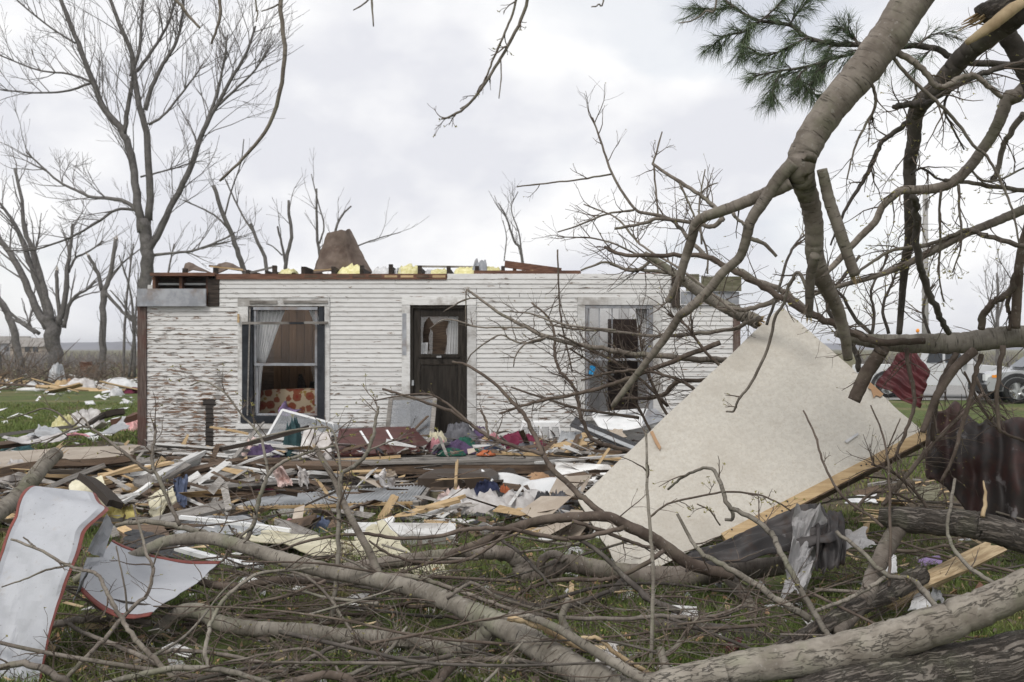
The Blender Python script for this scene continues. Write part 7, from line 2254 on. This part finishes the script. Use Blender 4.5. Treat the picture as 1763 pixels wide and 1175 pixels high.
BR('toppled_crown', 'curved grey limbs sweeping across the right edge above the level trunk', 'fallen limb', [
    ('limb', '1900,-20,6.1 1763,153,6.1 1738,166 1723,202 1710,230 1693,255 1675,281 1646,310 1619,323 1586,327 1553,328 1536,340 1519,356 1506,383 1480,409 1446,446 1426,466 1403,482,6.4', [14, 12, 11, 10, 9.5, 9, 9, 8.5, 8, 7, 6.5, 6, 6, 5.5, 5, 5], 14, .4),
    ('limb', '1900,300,6.3 1763,361 1712,383 1662,403 1612,429 1579,446 1546,462 1496,479 1433,496 1400,508,6.6', [9, 8, 7, 7, 6, 5, 4, 3], 14, .4),
    ('branch', '1820,435,6.3 1763,423 1702,409 1669,396 1629,410 1592,423 1539,431 1496,455 1465,480,6.5', [5, 4.6, 4, 3.6, 3, 2.4], 10, .35),
    ('branch', '1850,345,6.3 1763,328 1712,321 1655,313 1626,310,6.2', [4.4, 4, 3.6, 3], 6, .3),
    ('branch', '1763,195,6.2 1740,230 1726,255 1716,300 1708,312,6.3', [6, 5, 4.5, 4], 3, .2),
    ('branch', '1620,325,6.2 1617,370 1619,420 1616,470 1625,520,6.4', [2.4, 2, 1.8, 1.2], 9, .2),
    ('branch', '1650,318,6.2 1652,365 1655,420 1640,470,6.3', [2.4, 2, 1.6, 1.2], 9, .2),
    ('branch', '1670,290,6.2 1690,310 1720,310 1763,290 1800,280', [2, 2, 1.8, 1.4], 6, .25)], 82, bias=(0, 0, -.25), budkeep=.9, budsz=.011)

BR('level_trunk', 'smooth grey trunk lying level across the right side above the vehicles', 'log', [
    ('trunk', '2500,560,6.0 1980,572,6.7 1763,579,7.0 1705,584 1649,591 1592,592 1536,591 1499,587 1470,582 1440,572,7.2', [30, 22, 19, 19, 18, 17, 15, 12, 10, 8], 8, .4, 'bark_pale'),
    ('limb', '1592,588,6.9 1529,590 1480,578 1430,555 1380,532 1345,512 1306,490 1259,464 1218,443 1180,440 1126,440 1068,438 1041,425,7.6', [6, 7, 7, 7, 6.5, 6, 5.5, 5, 4.6, 4.2, 3.6, 2.6], 14, .5),
    ('limb', '1520,600,7.0 1512,613 1491,645 1470,690,7.1', [12, 12, 12, 11], 3, .3),
    ('limb', '1678,604,6.9 1648,630 1626,660 1611,686 1600,714 1588,745,6.9', [8, 7.5, 7, 6, 5], 5, .3),
    ('limb', '1646,608,7.0 1632,635 1619,660 1610,700 1606,760,7.0', [5, 5, 4.5, 4], 4, .3),
    ('limb', '1727,595,6.9 1721,634 1716,690 1722,746,6.9', [4.5, 4, 3.6, 2.6], 4, .25),
    ('limb', '1748,565,6.9 1752,496 1758,436 1772,380,6.7', [8, 8, 7.5, 7], 3, .3),
    ('limb', '1689,567,6.9 1695,539 1712,519 1738,502 1755,456,6.8', [6, 6, 6, 5], 5, .3),
    ('limb', '1738,505,6.9 1735,530 1740,545 1738,570,6.9', [4, 3.6, 3.6, 3], 2, .2),
    ('limb', '1690,610,7.0 1680,640 1670,690 1655,740 1640,790 1620,830', [4, 4, 3.6, 3, 2.4], 8, .35),
    ('limb', '1560,600,7.0 1566,640 1575,690 1560,740 1540,790', [4, 3.6, 3, 2.4], 6, .35)], 83, mat='bark_twig', bias=(0, 0, -.12), budkeep=.4, torn={3: 1})

# the crown heap in front of the right end of the house
BR('fallen_bough', 'broken pale trunk slanting down in front of the right end of the roof', 'fallen limb', [
    ('trunk', '1110,436,9.2 1123,445 1163,472 1204,503 1238,523 1272,540 1290,548 1306,556,9.1', [4, 6, 8, 10, 11.5, 12, 12], 10, .7, 'bark_pale'),
    ('branch', '1180,482,9.1 1150,470 1120,466 1076,463 1050,455,9.3', [4, 3.4, 2.6, 1.6], 8, .5),
    ('branch', '1124,443,9.2 1110,458 1098,464 1078,465 1044,452 1000,466', [3.4, 3, 3, 2.4, 1.6], 8, .5)], 84, torn={0: 1})
BR('fallen_bough', 'tall thin forked branches rising against the sky right of the house', 'branch', [
    ('limb', '1391,537,8.2 1357,507 1306,483 1259,462 1218,442 1191,418 1163,384 1129,370 1092,360 1054,299 1037,251 1020,203,9.0', [5.9, 5.5, 5.0, 4.5, 4.0, 3.5, 3.0, 2.5, 2.0, 1.5], 14, .5),
    ('limb', '1245,380,8.5 1231,357 1204,336 1163,309 1123,282,8.8', [4.2, 3.7, 3.2, 2.5], 8, .4),
    ('limb', '1245,378,8.4 1225,391 1204,386 1136,377 1112,384 1058,394,8.7', [4.5, 4.2, 3.7, 3.4, 2.5], 6, .4),
    ('branch', '1092,362,8.9 1044,369 1000,387 960,400,9.1', [2.0, 1.7, 1.2], 6, .4),
    ('branch', '1054,300,8.9 1000,309 940,316 890,322,9.1', [1.7, 1.5, 1.2], 2, .2),
    ('branch', '1123,282,8.8 1126,275 1140,227,8.8', [2.0, 1.7, 1.2], 3, .2),
    ('branch', '1126,282,8.8 1129,326 1133,370,8.8', [1.8, 1.7, 1.5], 4, .3),
    ('branch', '1170,316,8.7 1187,353 1204,394 1218,438 1218,472,8.6', [1.8, 1.8, 1.8, 1.7], 5, .3),
    ('branch', '1208,421,8.6 1204,353 1214,292,8.7', [1.8, 1.7, 1.2], 4, .3),
    ('branch', '1207,335,8.7 1218,322 1236,315', [1.7, 1.5, 1.1], 1, .2),
    ('branch', '1268,540,8.3 1180,470 1115,430 1090,408 1060,375 1005,352,9.0', [2.5, 2.2, 2.0, 1.7, 1.2], 12, .45),
    ('branch', '1150,470,8.6 1090,435 1030,412 960,408,9.2', [2.2, 1.8, 1.5, 1.0], 10, .45)], 85, mat='bark', budkeep=.4)
BR('fallen_bough', 'long pale branches spread in front of the door and the right window', 'branch', [
    ('limb', '1256,622,9.1 1243,621,9.1 1170,616 1093,610 1047,602 996,594 941,580 905,563 866,543 821,511 803,498,9.6', [5.9, 5.5, 5.0, 4.7, 4.2, 3.8, 3.4, 2.7, 2.2, 1.7], 10, .5),
    ('branch', '803,498,9.6 802,530 802,563,9.6', [1.3, 1.2, 0.8], 2, .2),
    ('branch', '905,564,9.4 863,564 821,563 789,553 763,551 740,566,9.8', [2.0, 1.8, 1.7, 1.3, 1.0], 3, .25),
    ('branch', '827,513,9.6 800,516 782,526 764,537,9.7', [1.5, 1.3, 1.0], 1, .2),
    ('branch', '944,580,9.3 918,590 889,589 863,577 834,592 811,611 802,628,9.6', [2.0, 1.8, 1.5, 1.3, 1.0], 4, .3),
    ('branch', '1060,569,9 983,561 941,550 912,540 866,536,9.5', [2.2, 2.0, 1.7, 1.0], 5, .35),
    ('branch', '941,581,9.3 905,592 888,612 884,632,9.4', [1.7, 1.5, 1.0], 3, .3)], 86, mat='bark', budkeep=.3)
BR('fallen_bough', 'level broken branch crossing the right window below its top', 'branch', [
    ('limb', '1312,548,8.5 1289,555 1262,566 1216,573 1160,578 1124,579 1047,570 986,566 940,558,9.6', [4.2, 3.9, 3.5, 3.4, 2.9, 2.5, 1.8], 16, .5),
    ('branch', '1340,515,8.4 1300,530 1262,534 1235,530,8.6', [5.0, 4.5, 4.2, 3.7], 4, .3)], 87, torn={0: 0}, budkeep=.3)
BR('fallen_bough', 'dense brushy branches lying below the right window', 'branch', [
    ('limb', '1240,590,8.9 1170,618 1112,640 1087,650 1047,664 1001,677 937,689 899,699 860,712,9.8', [5, 4.6, 4.2, 4, 3.4, 2.8, 2], 20, .55),
    ('limb', '1230,655,9.2 1167,657 1148,676 1124,685 1072,687,9.5', [4, 4.4, 4, 3], 8, .4),
    ('limb', '1140,780,9.6 1075,775 1020,755 1000,715 996,689 983,660 963,637 955,611 954,576 944,547 915,521,10', [3.4, 3.6, 3.6, 3.4, 3, 2.6, 2.2, 1.8], 23, .55),
    ('branch', '1100,720,9.5 1050,712 1000,705 950,690 880,667,10', [3, 2.6, 2.4, 1.6], 17, .55),
    ('branch', '1150,700,9.3 1110,660 1070,630 1010,600 960,575', [3, 2.6, 2.2, 1.6], 20, .55),
    ('branch', '1220,690,9 1180,660 1120,640 1060,640 1000,655', [3.4, 3, 2.6, 2], 23, .55),
    ('branch', '1180,760,9.3 1140,700 1120,650 1105,600 1100,560', [3, 2.8, 2.4, 1.6], 20, .55),
    ('branch', '1250,640,8.8 1210,600 1180,560 1150,540', [3, 2.4, 1.8], 20, .55),
    ('branch', '1130,760,9.5 1090,690 1040,640 980,600', [2.6, 2.4, 1.8], 20, .55),
    ('branch', '960,430,10 962,500 968,560 985,640', [1.6, 1.6, 1.8, 1.6], 5, .4)], 88, mat='bark_twig', budkeep=.2)
BR('fallen_bough', 'dark twiggy branches tangled between the panel top and the level trunk', 'branch', [
    ('limb', '1480,640,7.6 1470,600 1440,560 1425,520 1450,480 1480,440,7.6', [5, 4.6, 4, 3.4, 2.4], 14, .4),
    ('branch', '1500,575,7.2 1470,545 1450,510 1430,490 1415,455', [3.6, 3, 2.4, 1.8], 12, .35),
    ('branch', '1530,575,7.2 1520,530 1535,490 1550,450', [3, 2.6, 2, 1.4], 12, .3),
    ('branch', '1500,585,7.2 1505,540 1500,500 1520,460 1530,440', [3, 2.4, 2, 1.6], 12, .3),
    ('branch', '1605,590,7.1 1590,540 1595,510 1610,490', [2.6, 2.4, 2, 1.4], 6, .25),
    ('branch', '1320,560,7.8 1340,500 1355,450 1370,420 1392,400', [2.6, 2.6, 2.4, 2, 1.6], 8, .3)], 89, mat='bark_dark', budkeep=.5, budsz=.009)
BR('fallen_bough', 'leafless branches tangled on the lawn below the level trunk at the right', 'branch', [
    ('limb', '1520,870,7.6 1560,820 1600,770 1650,720 1690,680,7.8', [4, 4, 3.4, 2.6], 16, .45),
    ('branch', '1600,880,7.4 1570,840 1530,810 1500,800', [3, 2.6, 2], 14, .4),
    ('branch', '1470,880,7.6 1500,850 1540,850 1580,870', [3, 2.6, 2], 12, .4),
    ('branch', '1763,760,7.4 1720,740 1690,700 1660,640', [3, 2.6, 2], 10, .4),
    ('branch', '1680,650,8 1700,690 1730,720 1763,740', [3, 2.4, 2], 10, .4),
    ('branch', '1500,930,7.2 1560,950 1640,940 1720,960', [3, 3, 2.6, 2], 10, .4)], 90, mat='bark_twig', budkeep=.2)


# ------------------------------------------------------------------ pine bough
def pine():
    rng = random.Random(9)
    r = thing('pine_bough', 'green pine bough caught high in the branches at the top right', 'pine bough', tuple(P(1650, 110, 6.0)))
    nm_ = MB()
    stems = [('1790,118,6.0 1720,112 1649,104 1606,82 1550,80 1476,78 1433,76 1390,65 1359,43 1303,35 1260,9 1235,-12,6.3', [7, 6, 5.5, 5, 4.6, 4, 3.4, 3, 2.4, 1.6]),
             ('1500,84,6.0 1467,93 1430,103 1390,115 1345,122 1303,130,6.0', [3, 2.6, 2.2, 1.4]), ('1390,65,6.1 1360,80 1325,95 1300,92,6.1', [2.4, 2, 1.4]),
             ('1310,36,6.2 1280,55 1250,62 1228,78,6.2', [2.4, 2, 1.4]), ('1262,12,6.2 1230,18 1205,20', [1.8, 1.5, 1]), ('1430,100,6.0 1400,140 1380,150', [1.8, 1.4, 1]),
             ('1345,122,6.0 1335,145 1328,165', [1.6, 1.3, 1]), ('1359,43,6.2 1375,20 1395,0', [1.8, 1.4, 1]), ('1310,35,6.2 1335,15 1350,-5', [1.8, 1.4, 1]),
             ('1290,35,6.2 1285,65 1280,85', [1.6, 1.3, 1]), ('1606,82,6 1590,100 1575,120', [2, 1.5, 1]), ('1580,80,6 1600,62 1625,58', [2, 1.5, 1]),
             ('1480,80,6 1465,60 1450,48', [1.8, 1.4, 1]), ('1550,80,6.0 1530,102 1512,120', [1.8, 1.4, 1]), ('1430,78,6.1 1420,110 1408,125', [1.8, 1.4, 1]),
             ('1650,105,6 1665,130 1690,135', [2, 1.5, 1]), ('1390,115,6 1375,135 1400,160 1406,165', [1.6, 1.3, 1])]
    for k, (sp, rr) in enumerate(stems):
        m = MB()
        pts, _ = limb(m, sp, rr, 5, 6, .15, .05, k)
        if k == 0: pts = pts[14:]
        tan = np.gradient(pts, axis=0)
        for i in range(0, len(pts)):
            px = CX + pts[i][0] * F / pts[i][1]
            t = Vector(tan[i]).normalized()
            tip_ = i == len(pts) - 1
            for q_ in range((2 if px < 1480 else 1) if not tip_ else 2):
                ax = t.orthogonal().normalized(); ax.rotate(Matrix.Rotation(rng.uniform(0, 6.28), 3, t))
                sd = (t * rng.uniform(.5, 1.4) + ax * rng.uniform(.2, .9) + Vector((0, 0, -.1))).normalized()
                b0 = Vector(pts[i])
                ls = rng.uniform(.03, .13)
                m.tube(np.array([b0, b0 + sd * ls * .5 + Vector((0, 0, .006)), b0 + sd * ls]), [.0030, .0026, .002], 4, 0, cap=False)
                for _ in range(30 if px < 1480 else 22):
                    ax = sd.orthogonal().normalized(); ax.rotate(Matrix.Rotation(rng.uniform(0, 6.28), 3, sd))
                    d = (sd * rng.uniform(.35, 1.2) + ax * rng.uniform(.15, .9) + Vector((0, 0, -.12))).normalized()
                    b = b0 + sd * ls * rng.uniform(.35, 1.0)
                    ln = rng.uniform(.05, .115)
                    e = d.orthogonal().normalized(); e.rotate(Matrix.Rotation(rng.uniform(0, 6.28), 3, d))
                    w = .0009
                    mid = b + d * ln * .55
                    tp = b + d * ln + Vector((rng.uniform(-.006, .006), 0, -.016))
                    nm_.add([b - e * w, b + e * w, mid + e * w, mid - e * w, tp], [(0, 1, 2, 3), (3, 2, 4)])
        m.build('stem', M['bark_dark'], r, True)
    tag(nm_.build('needles', M['needle'], r), kind='stuff')


pine()


# ------------------------------------------------------------------ the loose tangle between the limbs
def tangle():
    rng = random.Random(101)
    # single loose branches one could pick out
    for k in range(100):
        reg = rng.random()
        if reg < .5: px, py = rng.uniform(120, 1060), rng.uniform(930, 1170)
        elif reg < .8: px, py = rng.uniform(1040, 1500), rng.uniform(930, 1130)
        else: px, py = rng.uniform(1420, 1800), rng.uniform(790, 1000)
        z0 = rng.uniform(.04, .28)
        g = G(px, py, z0)
        if g.y > 8.6 or g.y < 4.8: g = P(px, py, min(8.4, max(4.9, g.y)))
        yaw = rng.gauss(0, .5) + (math.pi if rng.random() < .5 else 0)
        L = rng.uniform(.7, 2.0)
        pts = [g]
        d = Vector((math.cos(yaw), math.sin(yaw) * .6, rng.uniform(-.12, .16))).normalized()
        for s in range(4):
            d = (d + Vector((rng.uniform(-.3, .3), rng.uniform(-.3, .3), rng.uniform(-.18, .15)))).normalized()
            q = pts[-1] + d * L / 4
            q.z = max(.02, q.z)
            pts.append(q)
        pts = smooth_path(pts, 5)
        r0 = rng.uniform(.005, .014)
        m = MB()
        rr = np.linspace(r0, r0 * .45, len(pts))
        m.tube(pts, rr, 6, .06, k)
        mt = rng.choice(('bark', 'bark_twig', 'bark_twig', 'bark_dark', 'bark_pale'))
        o = m.build('loose_branch', M[mt], smooth=True)
        LOOSE.append((o, px, g.y, ('long ' if L > 1.6 else 'short ' if L < 1.1 else '') + ('stout ' if r0 > .011 else 'thin ' if r0 < .008 else '') + TONE[mt], 'branch'))
        tag(o, 'thin bare branch lying loose in the foreground brush', 'branch', 'loose branches in the foreground brush')
        t = MB()
        twigs(t, pts, rr, 5, .35, rng, 2, 4, (.4, 1.1), (0, 0, .08), .6, .004, .1, None, .0011, 5, .3)
        tag(t.build('twigs', M['bark_twig'], o), kind='stuff')
    m, m2 = MB(), MB()
    mA = m
    for k in range(1050):
        u = rng.random()
        m = m2 if k % 3 == 0 else mA
        if u < .62: px, py = rng.uniform(60, 1120), rng.uniform(930, 1180)
        elif u < .86: px, py = rng.uniform(1080, 1560), rng.uniform(940, 1160)
        else: px, py = rng.uniform(1420, 1800), rng.uniform(800, 1000)
        g = G(px, py, rng.uniform(.01, .12))
        if g.y > 8.4 or g.y < 4.7: continue
        yaw = rng.uniform(0, 6.28)
        d = Vector((math.cos(yaw), math.sin(yaw), rng.uniform(-.05, .45))).normalized()
        pts = [g]
        L = rng.uniform(.15, .6)
        for s in range(4):
            d = (d + Vector((rng.uniform(-.35, .35), rng.uniform(-.35, .35), rng.uniform(-.3, .2)))).normalized()
            q = pts[-1] + d * L / 4
            q.z = max(.01, q.z)
            pts.append(q)
        r0 = rng.uniform(.0016, .0042)
        pp = np.array(pts)
        m.tube(pp, np.linspace(r0, r0 * .5, 5), 4, 0, cap=False)
        twigs(m, pp, np.linspace(r0, r0 * .5, 5), 2, .18, rng, 1, 3, (.4, 1.1), (0, 0, .1), .7, .003, .1, None, .001, 3, .3)
    tag(mA.build('twig_litter', M['bark_twig']), 'fine twigs littering the foreground grass', 'twigs', kind='stuff')
    tag(m2.build('twig_litter', M['bark_pale']), 'pale fine twigs littering the foreground grass', 'twigs', kind='stuff')


tangle()


# ------------------------------------------------------------------ labels of the loose pieces: look, then the nearest thing one can find
MARKS = [('the folded white sheet metal', 90, 5.4), ('the second white metal leaf', 250, 5.8), ('the brown cardboard', 350, 6.1), ('the fork of the big limb', 840, 5.4),
         ('the arching foreground limb', 540, 5.9), ('the ribbed white siding', 660, 5.4), ('the thick middle log', 900, 7.1), ('the splintered mossy limb', 1000, 5.0),
         ('the tall thin stem', 1120, 5.5), ('the crumpled tarp', 1380, 6.5), ('the sawn off log', 1490, 5.8), ('the rough broken log', 1620, 6.2), ('the big bottom right log', 1500, 4.7),
         ('the lower corner of the beige panel', 1080, 6.8), ('the rusted roofing metal', 1690, 7.8), ('the split plank', 1640, 6.5),
         ('the cream vinyl sheet', 540, 8.2), ('the white box beam', 700, 8.7), ('the ribbed step', 570, 10.4), ('the suitcase', 790, 11.2), ('the off white blanket', 905, 10.4),
         ('the left panel corner', 1000, 9.6), ('the beige floor slab', 110, 12.2), ('the charred beam', 175, 9.1), ('the curled cream panel', 280, 9.7), ('the house corner', 245, 14.8),
         ('the pilaster mark', 360, 14.6), ('the left window', 490, 14.4), ('the cabinet door', 650, 13.5), ('the porch edge', 760, 12.6), ('the white basket', 930, 14.2),
         ('the dark flashing', 1040, 13.8), ('the white tub', 1065, 14.8), ('the right house end', 1200, 14.6), ('the peeling board', 1010, 12.1), ('the grey green tub', 1595, 9.4),
         ('the white wrapper', 1485, 9.8), ('the parked vehicles', 1680, 14), ('the wide broken tree', 95, 50), ('the snapped tree', 178, 46), ('the broad white roof sheet', 205, 42), ('the tan box', 105, 38), ('the left picture edge', 0, 42)]
ORD = ['', 'second', 'third', 'fourth', 'fifth', 'sixth', 'seventh', 'eighth', 'ninth', 'tenth']
by = {}
for o, px, d, look, noun in LOOSE:
    x = (px - CX) * d / F
    best = min(MARKS, key=lambda k: ((k[1] - CX) * k[2] / F - x) ** 2 + (k[2] - d) ** 2)
    bx_ = (best[1] - CX) * best[2] / F
    if abs(x - bx_) > abs(d - best[2]): rel = 'left of' if x < bx_ else 'right of'
    else: rel = 'in front of' if d < best[2] else 'behind'
    by.setdefault((look, noun, rel, best[0]), []).append((x, o))
for (look, noun, rel, mark), lst in by.items():
    lst.sort(key=lambda q: q[0])
    for k, (x, o) in enumerate(lst):
        base = 'loose %s %s lying %s %s' % (look, noun, rel, mark)
        if len(lst) > 1: base += ', leftmost one' if k == 0 else ', %s from left' % ORD[min(k, 9)]
        o['label'] = base


# ------------------------------------------------------------------ the hazy air
mb = MB()
mb.box((-1830, -60, -3), (1830, 2640, 24))
hz_m = bpy.data.materials.new('hazy air')
hz_m.use_nodes = True
hn = hz_m.node_tree
hn.nodes.remove(hn.nodes['Principled BSDF'])
vol = hn.nodes.new('ShaderNodeVolumePrincipled')
vol.inputs['Color'].default_value = (0.88, 0.90, 0.95, 1)
vol.inputs['Density'].default_value = 0.0004
hn.links.new(vol.outputs[0], hn.nodes['Material Output'].inputs['Volume'])
tag(mb.build('haze', hz_m, keep=True), 'thin pale haze in the air over the whole place', 'haze', kind='stuff')
